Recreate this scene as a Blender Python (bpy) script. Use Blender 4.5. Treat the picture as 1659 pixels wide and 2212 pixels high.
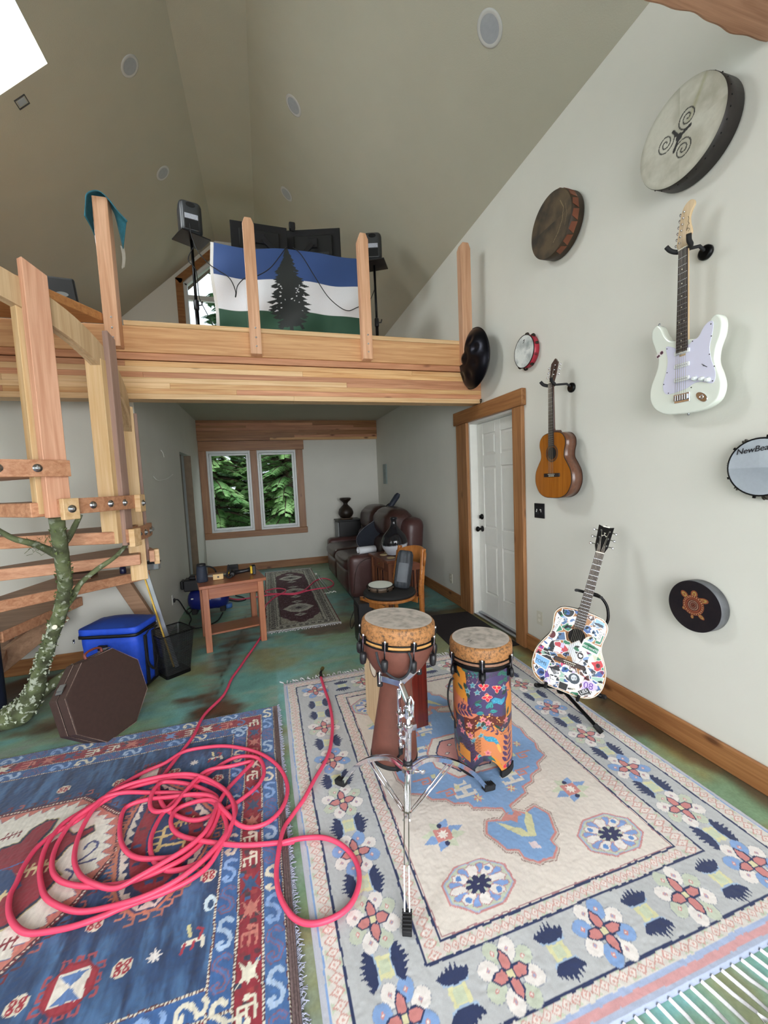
import bpy, bmesh, math, random
import numpy as np
from mathutils import Vector, Matrix, Euler

# ------------------------------------------------------------------ scene, camera, light
SC = bpy.context.scene
COL = SC.collection
for o in list(bpy.data.objects):
    bpy.data.objects.remove(o)

def lin(h):
    h = h.lstrip('#')
    r = [int(h[i:i+2], 16)/255 for i in (0, 2, 4)]
    return tuple((v/12.92 if v <= .04045 else ((v+.055)/1.055)**2.4) for v in r)

cam = bpy.data.cameras.new('camera')
cam_o = bpy.data.objects.new('camera', cam)
COL.objects.link(cam_o)
right = Vector((0.95754676, -0.2848978, -0.04401632))
up = Vector((0.06424827, 0.0620586, 0.99600245))
fwd = Vector((0.28102732, 0.9565469, -0.0777282))
mw = Matrix.Identity(4)
for i in range(3):
    mw[i][0] = right[i]; mw[i][1] = up[i]; mw[i][2] = -fwd[i]
mw.translation = (0, 0, 1.52)
cam_o.matrix_world = mw
cam.sensor_fit = 'VERTICAL'
cam.sensor_height = 36.0
cam.lens = 861.577/2212*36.0
cam.clip_start = 0.02
SC.camera = cam_o

world = bpy.data.worlds.new('world')
SC.world = world
world.use_nodes = True
wn = world.node_tree
wn.nodes.clear()
w_out = wn.nodes.new('ShaderNodeOutputWorld')
w_bg = wn.nodes.new('ShaderNodeBackground')
w_bg.inputs[0].default_value = (0.80, 0.92, 1.0, 1)
w_bg.inputs[1].default_value = 2.1
wn.links.new(w_bg.outputs[0], w_out.inputs[0])

def area(name, loc, direction, sx, sy, power, color):
    l = bpy.data.lights.new(name, 'AREA')
    l.shape = 'RECTANGLE'; l.size = sx; l.size_y = sy
    l.energy = power; l.color = color
    o = bpy.data.objects.new(name, l)
    COL.objects.link(o)
    o.location = loc
    o.visible_camera = True
    o.rotation_euler = Vector(direction).to_track_quat('-Z', 'Z').to_euler()
    return o

# daylight through the wide glazed doors behind the camera, and through the skylight
L1 = area('daylight_rear_doors', (0.2, -2.46, 1.6), (0, 1, -0.30), 3.5, 2.6, 155, (0.97, 0.98, 1.0))
L1.data.spread = math.radians(130)
area('daylight_skylight', (-1.98, 3.36, 4.80), (0.70, 0, -0.74), 1.1, 1.1, 58, (0.93, 0.98, 1.0))
area('daylight_left_window', (-3.0, 0.5, 1.65), (1, 0.15, -0.1), 1.8, 1.8, 26, (1.0, 0.98, 0.95))
area('daylight_back_window', (-0.2, 9.2, 3.6), (0, -1, -0.95), 2.6, 1.2, 60, (0.93, 1.0, 0.95))

vs = SC.view_settings
vs.view_transform = 'Standard'
vs.look = 'None'
vs.gamma = 1.0
vs.exposure = 0.0
vs.use_curve_mapping = False

# ------------------------------------------------------------------ materials
MATS = {}
def new_mat(name):
    m = bpy.data.materials.new(name)
    m.use_nodes = True
    nt = m.node_tree
    b = nt.nodes['Principled BSDF']
    return m, nt, b

def mat(name, color, rough=.5, metal=0.0, var=.12, scale=12.0, bump=0.0, bscale=60.0, spec=None, coat=0.0, trans=0.0, alpha=1.0):
    """plain procedural material: base colour broken up by noise, optional bump"""
    if name in MATS: return MATS[name]
    m, nt, b = new_mat(name)
    c = lin(color) if isinstance(color, str) else color
    N = nt.nodes; L = nt.links
    tc = N.new('ShaderNodeTexCoord')
    no = N.new('ShaderNodeTexNoise'); no.inputs['Scale'].default_value = scale; no.inputs['Detail'].default_value = 4
    L.new(tc.outputs['Object'], no.inputs['Vector'])
    cr = N.new('ShaderNodeValToRGB')
    cr.color_ramp.elements[0].position = .3; cr.color_ramp.elements[1].position = .7
    cr.color_ramp.elements[0].color = (*[v*(1-var) for v in c], 1)
    cr.color_ramp.elements[1].color = (*[min(1, v*(1+var)) for v in c], 1)
    L.new(no.outputs['Fac'], cr.inputs[0]); L.new(cr.outputs[0], b.inputs['Base Color'])
    b.inputs['Roughness'].default_value = rough
    b.inputs['Metallic'].default_value = metal
    if spec is not None: b.inputs['Specular IOR Level'].default_value = spec
    if coat: b.inputs['Coat Weight'].default_value = coat; b.inputs['Coat Roughness'].default_value = .08
    if trans: b.inputs['Transmission Weight'].default_value = trans
    if alpha < 1: b.inputs['Alpha'].default_value = alpha
    if bump:
        n2 = N.new('ShaderNodeTexNoise'); n2.inputs['Scale'].default_value = bscale; n2.inputs['Detail'].default_value = 5
        L.new(tc.outputs['Object'], n2.inputs['Vector'])
        bp = N.new('ShaderNodeBump'); bp.inputs['Strength'].default_value = bump; bp.inputs['Distance'].default_value = .01
        L.new(n2.outputs['Fac'], bp.inputs['Height']); L.new(bp.outputs[0], b.inputs['Normal'])
    MATS[name] = m
    return m

def wood(name, c1, c2, axis='x', rough=.5, scale=1.0, knots=True, coat=0.0):
    """wood: long grain along the given object axis, streaks, pores and knots"""
    if name in MATS: return MATS[name]
    m, nt, b = new_mat(name)
    a, d = lin(c1), lin(c2)
    N = nt.nodes; L = nt.links
    tc = N.new('ShaderNodeTexCoord')
    geo = N.new('ShaderNodeObjectInfo')
    addv = N.new('ShaderNodeVectorMath'); addv.operation = 'ADD'
    L.new(tc.outputs['Object'], addv.inputs[0])
    mulr = N.new('ShaderNodeVectorMath'); mulr.operation = 'SCALE'; mulr.inputs[0].default_value = (7.3, 3.1, 5.7)
    L.new(geo.outputs['Random'], mulr.inputs['Scale']); L.new(mulr.outputs[0], addv.inputs[1])
    mp = N.new('ShaderNodeMapping')
    s = [22*scale]*3; s['xyz'.index(axis)] = 1.1*scale
    mp.inputs['Scale'].default_value = s
    L.new(addv.outputs[0], mp.inputs['Vector'])
    n1 = N.new('ShaderNodeTexNoise'); n1.inputs['Scale'].default_value = 1.6; n1.inputs['Detail'].default_value = 6; n1.inputs['Distortion'].default_value = .7
    L.new(mp.outputs[0], n1.inputs['Vector'])
    mp2 = N.new('ShaderNodeMapping')
    s2 = [150*scale]*3; s2['xyz'.index(axis)] = 3*scale
    mp2.inputs['Scale'].default_value = s2
    L.new(addv.outputs[0], mp2.inputs['Vector'])
    n2 = N.new('ShaderNodeTexNoise'); n2.inputs['Scale'].default_value = 1.5; n2.inputs['Detail'].default_value = 3
    L.new(mp2.outputs[0], n2.inputs['Vector'])
    mixf = N.new('ShaderNodeMath'); mixf.operation = 'MULTIPLY_ADD'; mixf.inputs[1].default_value = .35
    L.new(n2.outputs['Fac'], mixf.inputs[0]); L.new(n1.outputs['Fac'], mixf.inputs[2])
    cr = N.new('ShaderNodeValToRGB')
    cr.color_ramp.elements[0].position = .48; cr.color_ramp.elements[1].position = .86
    cr.color_ramp.elements[0].color = (*a, 1); cr.color_ramp.elements[1].color = (*d, 1)
    L.new(mixf.outputs[0], cr.inputs[0])
    # board to board tone from the object's own random value
    hs = N.new('ShaderNodeHueSaturation')
    mr = N.new('ShaderNodeMapRange'); mr.inputs['To Min'].default_value = .88; mr.inputs['To Max'].default_value = 1.1
    L.new(geo.outputs['Random'], mr.inputs['Value']); L.new(mr.outputs[0], hs.inputs['Value'])
    L.new(cr.outputs[0], hs.inputs['Color'])
    out = hs.outputs[0]
    if knots:
        mp3 = N.new('ShaderNodeMapping')
        s3 = [5.5*scale]*3; s3['xyz'.index(axis)] = 2.2*scale
        mp3.inputs['Scale'].default_value = s3
        L.new(addv.outputs[0], mp3.inputs['Vector'])
        vo = N.new('ShaderNodeTexVoronoi'); vo.inputs['Scale'].default_value = 1.0
        L.new(mp3.outputs[0], vo.inputs['Vector'])
        kr = N.new('ShaderNodeValToRGB')
        kr.color_ramp.elements[0].position = .05; kr.color_ramp.elements[1].position = .13
        kr.color_ramp.elements[0].color = (.22, .13, .07, 1); kr.color_ramp.elements[1].color = (1, 1, 1, 1)
        L.new(vo.outputs['Distance'], kr.inputs[0])
        mx = N.new('ShaderNodeMix'); mx.data_type = 'RGBA'; mx.blend_type = 'MULTIPLY'; mx.inputs[0].default_value = .85
        L.new(out, mx.inputs['A']); L.new(kr.outputs[0], mx.inputs['B'])
        out = mx.outputs['Result']
    L.new(out, b.inputs['Base Color'])
    b.inputs['Roughness'].default_value = rough
    if coat: b.inputs['Coat Weight'].default_value = coat; b.inputs['Coat Roughness'].default_value = .1
    bp = N.new('ShaderNodeBump'); bp.inputs['Strength'].default_value = .12; bp.inputs['Distance'].default_value = .004
    L.new(mixf.outputs[0], bp.inputs['Height']); L.new(bp.outputs[0], b.inputs['Normal'])
    MATS[name] = m
    return m

def attr_mat(name, rough=.9, noise=.12, nscale=300.0, bump=.0, coat=0.0, sheen=0.0):
    """colour comes from the mesh's own 'Col' attribute (woven, dyed or printed pattern), with fine noise"""
    if name in MATS: return MATS[name]
    m, nt, b = new_mat(name)
    N = nt.nodes; L = nt.links
    at = N.new('ShaderNodeAttribute'); at.attribute_name = 'Col'
    tc = N.new('ShaderNodeTexCoord')
    no = N.new('ShaderNodeTexNoise'); no.inputs['Scale'].default_value = nscale; no.inputs['Detail'].default_value = 3
    L.new(tc.outputs['Object'], no.inputs['Vector'])
    mr = N.new('ShaderNodeMapRange'); mr.inputs['From Min'].default_value = .25; mr.inputs['From Max'].default_value = .75
    mr.inputs['To Min'].default_value = 1-noise; mr.inputs['To Max'].default_value = 1+noise
    L.new(no.outputs['Fac'], mr.inputs['Value'])
    vm = N.new('ShaderNodeVectorMath'); vm.operation = 'SCALE'
    L.new(at.outputs['Color'], vm.inputs[0]); L.new(mr.outputs[0], vm.inputs['Scale'])
    L.new(vm.outputs[0], b.inputs['Base Color'])
    b.inputs['Roughness'].default_value = rough
    if coat: b.inputs['Coat Weight'].default_value = coat; b.inputs['Coat Roughness'].default_value = .15
    if sheen: b.inputs['Sheen Weight'].default_value = sheen
    if bump:
        bp = N.new('ShaderNodeBump'); bp.inputs['Strength'].default_value = bump; bp.inputs['Distance'].default_value = .004
        L.new(no.outputs['Fac'], bp.inputs['Height']); L.new(bp.outputs[0], b.inputs['Normal'])
    MATS[name] = m
    return m

# ------------------------------------------------------------------ mesh builder
class MB:
    def __init__(s):
        s.v = []; s.f = []; s.sm = []; s.T = Matrix.Identity(4)
    def add(s, vs_, fs, smooth=False):
        n = len(s.v)
        T = s.T
        s.v += [tuple(T @ Vector(p)) for p in vs_]
        for f in fs:
            s.f.append([i+n for i in f]); s.sm.append(smooth)
        return s
    def box(s, x0, y0, z0, x1, y1, z1):
        if x0 > x1: x0, x1 = x1, x0
        if y0 > y1: y0, y1 = y1, y0
        if z0 > z1: z0, z1 = z1, z0
        return s.add([(x0, y0, z0), (x1, y0, z0), (x1, y1, z0), (x0, y1, z0), (x0, y0, z1), (x1, y0, z1), (x1, y1, z1), (x0, y1, z1)],
                     [(0, 3, 2, 1), (4, 5, 6, 7), (0, 1, 5, 4), (1, 2, 6, 5), (2, 3, 7, 6), (3, 0, 4, 7)])
    def beam(s, p, q, w, h, upv=(0, 0, 1)):
        """rectangular bar from p to q, w across, h along upv"""
        p, q = Vector(p), Vector(q)
        d = (q-p).normalized(); u = Vector(upv)
        sd = d.cross(u)
        if sd.length < 1e-5: sd = d.cross(Vector((1, 0, 0)))
        sd.normalize(); u = sd.cross(d).normalized()
        vs_ = []
        for c in (p, q):
            for a, b_ in ((-1, -1), (1, -1), (1, 1), (-1, 1)):
                vs_.append(c + sd*(a*w/2) + u*(b_*h/2))
        return s.add(vs_, [(0, 1, 2, 3), (7, 6, 5, 4), (0, 4, 5, 1), (1, 5, 6, 2), (2, 6, 7, 3), (3, 7, 4, 0)])
    def tube(s, pts, r, n=8, closed=False, cap=True, flat=1.0):
        pts = [Vector(p) for p in pts]; m = len(pts)
        R = r if isinstance(r, (list, tuple)) else [r]*m
        vs_ = []; u = None
        for i, p in enumerate(pts):
            a = pts[(i-1) % m] if (closed or i > 0) else p
            b_ = pts[(i+1) % m] if (closed or i < m-1) else p
            d = (b_-a)
            if d.length < 1e-9: d = Vector((0, 0, 1))
            d.normalize()
            if u is None:
                u = d.orthogonal().normalized()
                if abs(d.z) < .9: u = (Vector((0, 0, 1))-d*d.z).normalized()
            u = (u-d*u.dot(d))
            if u.length < 1e-6: u = d.orthogonal()
            u.normalize(); w = d.cross(u)
            for k in range(n):
                t = 2*math.pi*k/n
                vs_.append(p+u*(math.cos(t)*R[i]*flat)+w*(math.sin(t)*R[i]))
        fs = []
        for i in range(m if closed else m-1):
            j = (i+1) % m
            for k in range(n):
                l = (k+1) % n
                fs.append((i*n+k, j*n+k, j*n+l, i*n+l))
        s.add(vs_, [f[::-1] for f in fs], True)
        if cap and not closed:
            N0 = len(s.v)-len(vs_)
            s.f.append([N0+k for k in range(n)]); s.sm.append(False)
            s.f.append([N0+(m-1)*n+k for k in range(n)][::-1]); s.sm.append(False)
        return s
    def lathe(s, prof, n=32, c=(0, 0, 0), smooth=True, capb=True, capt=True):
        """prof: list of (r, z) from bottom to top"""
        vs_ = []
        for r, z in prof:
            for k in range(n):
                t = 2*math.pi*k/n
                vs_.append((c[0]+r*math.cos(t), c[1]+r*math.sin(t), c[2]+z))
        fs = []
        for i in range(len(prof)-1):
            for k in range(n):
                l = (k+1) % n
                fs.append((i*n+k, i*n+l, (i+1)*n+l, (i+1)*n+k))
        s.add(vs_, fs, smooth)
        N0 = len(s.v)-len(vs_)
        if capb and prof[0][0] > 1e-6: s.f.append([N0+k for k in range(n)][::-1]); s.sm.append(False)
        if capt and prof[-1][0] > 1e-6: s.f.append([N0+(len(prof)-1)*n+k for k in range(n)]); s.sm.append(False)
        return s
    def prism(s, poly, z0, z1, smooth=False):
        """polygon in local xy extruded from z0 to z1 (counter-clockwise seen from +z)"""
        A = sum(poly[i][0]*poly[(i+1) % len(poly)][1]-poly[(i+1) % len(poly)][0]*poly[i][1] for i in range(len(poly)))
        if A < 0: poly = poly[::-1]
        n = len(poly)
        vs_ = [(p[0], p[1], z0) for p in poly]+[(p[0], p[1], z1) for p in poly]
        N0 = len(s.v)
        s.add(vs_, [], False)
        s.f.append([N0+k for k in range(n)][::-1]); s.sm.append(False)
        s.f.append([N0+n+k for k in range(n)]); s.sm.append(False)
        for k in range(n):
            l = (k+1) % n
            s.f.append([N0+k, N0+l, N0+n+l, N0+n+k]); s.sm.append(smooth)
        return s
    def ball(s, c, rx, ry=None, rz=None, n=16, m=10):
        ry = ry or rx; rz = rz or rx
        prof = []
        vs_ = []; fs = []
        for i in range(m+1):
            ph = -math.pi/2+math.pi*i/m
            for k in range(n):
                t = 2*math.pi*k/n
                vs_.append((c[0]+rx*math.cos(ph)*math.cos(t), c[1]+ry*math.cos(ph)*math.sin(t), c[2]+rz*math.sin(ph)))
        for i in range(m):
            for k in range(n):
                l = (k+1) % n
                fs.append((i*n+k, i*n+l, (i+1)*n+l, (i+1)*n+k))
        return s.add(vs_, fs, True)
    def ring(s, c, R, r, axis='z', n=32, k=8, flat=1.0):
        pts = []
        for i in range(n):
            t = 2*math.pi*i/n
            a, b_ = R*math.cos(t), R*math.sin(t)
            pts.append({'z': (c[0]+a, c[1]+b_, c[2]), 'x': (c[0], c[1]+a, c[2]+b_), 'y': (c[0]+a, c[1], c[2]+b_)}[axis])
        return s.tube(pts, r, k, closed=True)
    def build(s, name, material, parent=None, bevel=0.0, seg=1, world=False, sub=0, solid=0):
        me = bpy.data.meshes.new(name)
        vs_ = s.v
        if world and parent is not None:
            inv = WM[parent.name].inverted()
            vs_ = [tuple(inv @ Vector(p)) for p in vs_]
        me.from_pydata(vs_, [], s.f)
        for ma in (material if isinstance(material, (list, tuple)) else [material]): me.materials.append(ma)
        me.polygons.foreach_set('use_smooth', s.sm)
        me.update()
        o = bpy.data.objects.new(name, me)
        COL.objects.link(o)
        if parent is not None:
            o.parent = parent; WM[o.name] = WM[parent.name]
        else: WM[o.name] = Matrix.Identity(4)
        if bevel:
            b = o.modifiers.new('bevel', 'BEVEL'); b.width = bevel; b.segments = seg; b.limit_method = 'ANGLE'; b.angle_limit = .6
        if sub:
            b = o.modifiers.new('sub', 'SUBSURF'); b.levels = sub; b.render_levels = sub
        return o
WM = {}

def tag(o, label=None, cat=None, group=None, kind=None):
    if label: o['label'] = label
    if cat: o['category'] = cat
    if group: o['group'] = group
    if kind: o['kind'] = kind
    return o
def thing(name, label, cat, loc=(0, 0, 0), rot=(0, 0, 0), group=None):
    o = bpy.data.objects.new(name, None); COL.objects.link(o)
    o.empty_display_size = .05
    o.location = loc; o.rotation_euler = rot
    WM[o.name] = Matrix.Translation(loc) @ Euler(rot).to_matrix().to_4x4()
    return tag(o, label, cat, group)
def thing_m(name, label, cat, M, group=None):
    o = bpy.data.objects.new(name, None); COL.objects.link(o)
    o.empty_display_size = .05
    o.matrix_world = M
    WM[o.name] = M.copy()
    return tag(o, label, cat, group)
def frame(o, x, y, z):
    """4x4 from an origin and three axes"""
    M = Matrix.Identity(4)
    for i in range(3):
        M[i][0] = x[i]; M[i][1] = y[i]; M[i][2] = z[i]; M[i][3] = o[i]
    return M
def struct(o, label=None):
    o['kind'] = 'structure'
    if label: o['label'] = label
    return o
def bx(name, m, parent, a, b, bevel=0.0, world=False):
    return MB().box(*a, *b).build(name, m, parent, bevel, world=world)
def catmull(P, k=6, closed=False):
    P = [Vector(p) for p in P]; n = len(P); out = []
    rng = range(n) if closed else range(n-1)
    for i in rng:
        if closed: a, b, c, d = P[(i-1) % n], P[i], P[(i+1) % n], P[(i+2) % n]
        else: a, b, c, d = P[max(i-1, 0)], P[i], P[i+1], P[min(i+2, n-1)]
        for j in range(k):
            t = j/k
            out.append(.5*((2*b)+(c-a)*t+(2*a-5*b+4*c-d)*t*t+(3*b-a-3*c+d)*t**3))
    if not closed: out.append(P[-1])
    return out
def lettering(name, text, size, M, material, parent, extrude=.0006, shear=0.0):
    cu = bpy.data.curves.new(name, 'FONT')
    cu.body = text; cu.size = size; cu.extrude = extrude; cu.align_x = 'CENTER'; cu.align_y = 'CENTER'; cu.shear = shear
    cu.materials.append(material)
    tmp = bpy.data.objects.new('tmp', cu); COL.objects.link(tmp)
    dg = bpy.context.evaluated_depsgraph_get(); me = bpy.data.meshes.new_from_object(tmp.evaluated_get(dg))
    bpy.data.objects.remove(tmp)
    me.materials.clear(); me.materials.append(material)
    o = bpy.data.objects.new(name, me); COL.objects.link(o)
    if parent is not None:
        o.parent = parent
        o.matrix_local = M
    else: o.matrix_world = M
    return o

# ------------------------------------------------------------------ pattern canvas (per-vertex colour)
rng = np.random.default_rng(7)
random.seed(11)
_T = [np.random.default_rng(100+i).random((257, 257)) for i in range(4)]
def vnoise(x, y, s, k=0):
    """smooth value noise in 0..1"""
    x = x*s; y = y*s
    xi = np.floor(x).astype(int); yi = np.floor(y).astype(int)
    fx = x-xi; fy = y-yi
    fx = fx*fx*(3-2*fx); fy = fy*fy*(3-2*fy)
    T = _T[k % 4]; a = xi % 256; b = yi % 256
    return (T[a, b]*(1-fx)+T[a+1, b]*fx)*(1-fy)+(T[a, b+1]*(1-fx)+T[a+1, b+1]*fx)*fy
def fbm(x, y, s, k=0, o=4):
    v = 0; amp = .5; tot = 0
    for i in range(o):
        v = v+amp*vnoise(x+i*3.7, y+i*1.9, s*2**i, k+i); tot += amp; amp *= .5
    return v/tot
class Canvas:
    def __init__(s, x0, y0, x1, y1, res, base, wob=0.0):
        s.nx = int(round((x1-x0)/res))+1; s.ny = int(round((y1-y0)/res))+1
        s.gx = np.linspace(x0, x1, s.nx); s.gy = np.linspace(y0, y1, s.ny)
        s.PX, s.PY = np.meshgrid(s.gx, s.gy)          # true positions
        s.X, s.Y = s.PX.copy(), s.PY.copy()           # pattern lookup (slightly wobbled like weaving)
        if wob:
            s.X += (vnoise(s.PX, s.PY, 60, 0)-.5)*wob+(vnoise(s.PX, s.PY, 11, 2)-.5)*wob*1.5
            s.Y += (vnoise(s.PX, s.PY, 60, 1)-.5)*wob+(vnoise(s.PX, s.PY, 11, 3)-.5)*wob*1.5
        s.C = np.empty((s.ny, s.nx, 3)); s.C[:] = lin(base) if isinstance(base, str) else base
        s.x0, s.y0, s.x1, s.y1 = x0, y0, x1, y1
    def sub(s, a, b, c, d, pad=.02):
        i0 = max(0, np.searchsorted(s.gx, a-pad)); i1 = min(s.nx, np.searchsorted(s.gx, c+pad)+1)
        j0 = max(0, np.searchsorted(s.gy, b-pad)); j1 = min(s.ny, np.searchsorted(s.gy, d+pad)+1)
        return slice(j0, j1), slice(i0, i1)
    def put(s, sl, mask, col):
        c = lin(col) if isinstance(col, str) else col
        s.C[sl][mask] = c
    def poly(s, pts, col):
        P = np.array(pts, float)
        sl = s.sub(P[:, 0].min(), P[:, 1].min(), P[:, 0].max(), P[:, 1].max())
        X, Y = s.X[sl], s.Y[sl]
        if X.size == 0: return s
        m = np.zeros(X.shape, bool)
        n = len(P)
        for i in range(n):
            x1, y1 = P[i]; x2, y2 = P[(i+1) % n]
            if y1 == y2: continue
            c = ((y1 > Y) != (y2 > Y)) & (X < (x2-x1)*(Y-y1)/(y2-y1)+x1)
            m ^= c
        s.put(sl, m, col); return s
    def rect(s, a, b, c, d, col):
        return s.poly([(a, b), (c, b), (c, d), (a, d)], col)
    def disc(s, cx, cy, rx, col, ry=None, ang=0.0):
        ry = ry or rx; R = max(rx, ry)
        sl = s.sub(cx-R, cy-R, cx+R, cy+R)
        X, Y = s.X[sl]-cx, s.Y[sl]-cy
        c_, s_ = math.cos(ang), math.sin(ang)
        m = ((X*c_+Y*s_)/rx)**2+((-X*s_+Y*c_)/ry)**2 < 1
        s.put(sl, m, col); return s
    def line(s, pts, w, col, closed=False):
        if closed: pts = list(pts)+[pts[0]]
        for (x1, y1), (x2, y2) in zip(pts[:-1], pts[1:]):
            sl = s.sub(min(x1, x2)-w, min(y1, y2)-w, max(x1, x2)+w, max(y1, y2)+w)
            X, Y = s.X[sl], s.Y[sl]
            dx, dy = x2-x1, y2-y1; L2 = dx*dx+dy*dy+1e-12
            t = np.clip(((X-x1)*dx+(Y-y1)*dy)/L2, 0, 1)
            m = (X-x1-t*dx)**2+(Y-y1-t*dy)**2 < (w/2)**2
            s.put(sl, m, col)
        return s
    def mesh(s, name, material, P3, parent=None, faces_mask=None):
        """P3: array (ny,nx,3) of positions"""
        me = bpy.data.meshes.new(name)
        nv = s.nx*s.ny
        idx = np.arange(nv).reshape(s.ny, s.nx)
        q = np.stack([idx[:-1, :-1], idx[:-1, 1:], idx[1:, 1:], idx[1:, :-1]], -1)
        if faces_mask is not None: q = q[faces_mask]
        q = q.reshape(-1, 4)
        nf = len(q)
        me.vertices.add(nv); me.vertices.foreach_set('co', P3.reshape(-1).astype(np.float32))
        me.loops.add(nf*4); me.loops.foreach_set('vertex_index', q.reshape(-1).astype(np.int32))
        me.polygons.add(nf); me.polygons.foreach_set('loop_start', np.arange(0, nf*4, 4, dtype=np.int32))
        me.polygons.foreach_set('loop_total', np.full(nf, 4, np.int32))
        me.polygons.foreach_set('use_smooth', np.ones(nf, bool))
        me.update(calc_edges=True)
        a = me.color_attributes.new('Col', 'FLOAT_COLOR', 'POINT')
        c4 = np.ones((nv, 4), np.float32); c4[:, :3] = np.clip(s.C.reshape(-1, 3), 0, 1)
        a.data.foreach_set('color', c4.reshape(-1))
        me.materials.append(material)
        o = bpy.data.objects.new(name, me); COL.objects.link(o)
        if parent is not None: o.parent = parent; WM[o.name] = WM[parent.name]
        else: WM[o.name] = Matrix.Identity(4)
        return o
PI = math.pi

# ------------------------------------------------------------------ shared materials
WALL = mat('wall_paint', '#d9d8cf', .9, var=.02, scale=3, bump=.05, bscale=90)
CEIL = mat('ceiling_paint_shaded', '#b3b09f', .92, var=.02, scale=3, bump=.12, bscale=120)  # wall paint made darker: the ceiling's shade is put into its colour
FIR = wood('fir', '#d6a877', '#b98455', 'x', .55, 1.0, knots=False)
FIRZ = wood('fir_upright', '#dcae8c', '#c08d68', 'z', .55, 1.0, knots=False)
FIRK = wood('fir_knotty', '#dcb37e', '#c08a54', 'x', .5, 1.0)
FIRL = wood('fir_pale', '#e3c194', '#cda371', 'x', .5, 1.0)
FIRP = wood('fir_pink', '#cf9770', '#a96f4b', 'x', .5, 1.0)
ALD = wood('alder_trim', '#a87648', '#875630', 'x', .45, 1.0)
ALDY = wood('alder_trim_deep', '#a87648', '#875630', 'y', .45, 1.0)
ALDZ = wood('alder_trim_tall', '#ad7c50', '#8d5e38', 'z', .45, 1.0)
BLACK = mat('black_plastic', '#15151a', .45, var=.1)
BLKM = mat('black_metal', '#101012', .35, .6, var=.1)
CHROME = mat('chrome', '#e4e4ea', .08, 1.0, var=.02)
STEEL = mat('steel', '#b6bac0', .28, 1.0, var=.05)
WHITE = mat('white_paint', '#e6e6e0', .45, var=.02)
VINYL = mat('white_vinyl', '#d8dcdc', .35, var=.02)
RUBBER = mat('black_rubber', '#17171a', .75, var=.1)

XR, YB, YM, XH = 2.13, 7.59, 4.07, -1.07
XL, YF = -3.1, -2.6
def roofl(x): return 5.71-.905*(-.552-x)
def roofr(x): return 4.0+.845*(2.13-x)

# ------------------------------------------------------------------ floor: acid-stained concrete
cv = Canvas(XL-.1, YF-.1, XR+.25, YB+.1, .02, '#6f9a8c')
X, Y = cv.PX, cv.PY
n1 = fbm(X, Y, 2.2, 0, 5); n2 = fbm(X+9, Y+4, .9, 1, 5); n3 = fbm(X*1.0, Y*2.2, 6, 2, 4); n4 = fbm(X, Y, 22, 3, 3)
def mixc(A, B, t):
    t = np.clip(t, 0, 1)[..., None]; return A*(1-t)+B*t
teal = np.array(lin('#699f98')); teal2 = np.array(lin('#7fb5b3')); grn = np.array(lin('#7d9c7c'))
brn = np.array(lin('#5d4230')); drk = np.array(lin('#33251b')); och = np.array(lin('#8d8350')); gry = np.array(lin('#8b9a92'))
c = mixc(teal, teal2, (n1-.4)*4)
c = mixc(c, grn, (n2-.42)*4+(n3-.5)*2)
c = mixc(c, och, np.clip((fbm(X+2, Y+7, 1.6, 3)-.53)*6, 0, .7))
c = mixc(c, gry, (n3-.55)*3)
def band(dist, w, soft, noise=.25):
    return np.clip((w-dist+(n1-.5)*noise*2+(n3-.5)*noise)/soft, 0, 1)
def seg(p, q):
    dx, dy = q[0]-p[0], q[1]-p[1]
    t = np.clip(((X-p[0])*dx+(Y-p[1])*dy)/(dx*dx+dy*dy), 0, 1)
    return np.hypot(X-p[0]-t*dx, Y-p[1]-t*dy)
# brown stains that follow the slab's crack and the cold joint below the loft edge
for p, q, w, sf in [((-.3, 4.7), (-.36, 3.95), .2, .25), ((-.38, 4.0), (-.50, 2.9), .17, .22), ((-.55, 3.1), (-.30, 2.85), .12, .15), ((-.75, 4.08), (1.3, 4.12), .10, .16), ((1.2, 4.15), (2.2, 3.8), .38, .3), ((.75, 4.5), (1.0, 5.2), .12, .3),
                    ((-.35, 4.6), (-.1, 5.3), .15, .3), ((-1.9, 3.15), (-1.15, 3.05), .10, .16), ((-2.6, 3.7), (-1.5, 3.85), .3, .2),
                    ((.9, 5.6), (1.0, 7.4), .05, .3), ((-.9, 4.6), (-.7, 5.6), .25, .4)]:
    k = band(seg(p, q), w, sf)
    c = mixc(c, mixc(brn, drk, (n4-.4)*2.5), k*.93)
for p, q, w in [((-2.6, 3.8), (-1.35, 3.95), .16), ((1.5, 4.1), (2.1, 4.1), .25)]:
    c = mixc(c, drk, band(seg(p, q), w, .2)*.8)
# strip between rug and right wall: ochre and green, brown at the wall
k = np.clip((X-1.78)/.12, 0, 1)*np.clip((4.2-Y)/.5, 0, 1)*np.clip((Y+.2)/.4+(n1-.5)*2, 0, 1)
c = mixc(c, mixc(och, grn, (fbm(X, Y, 3.2, 2)-.45)*5), k)
k = np.clip((X-1.99+(n1-.5)*.18)/.06, 0, 1)*np.clip((3.4-Y)/.3, 0, 1)
c = mixc(c, mixc(brn, drk, (n4-.35)*2), k*.85)
c = mixc(c, brn, band(seg((1.95, 2.35), (2.0, 1.75)), .1, .1)*.8)
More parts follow.
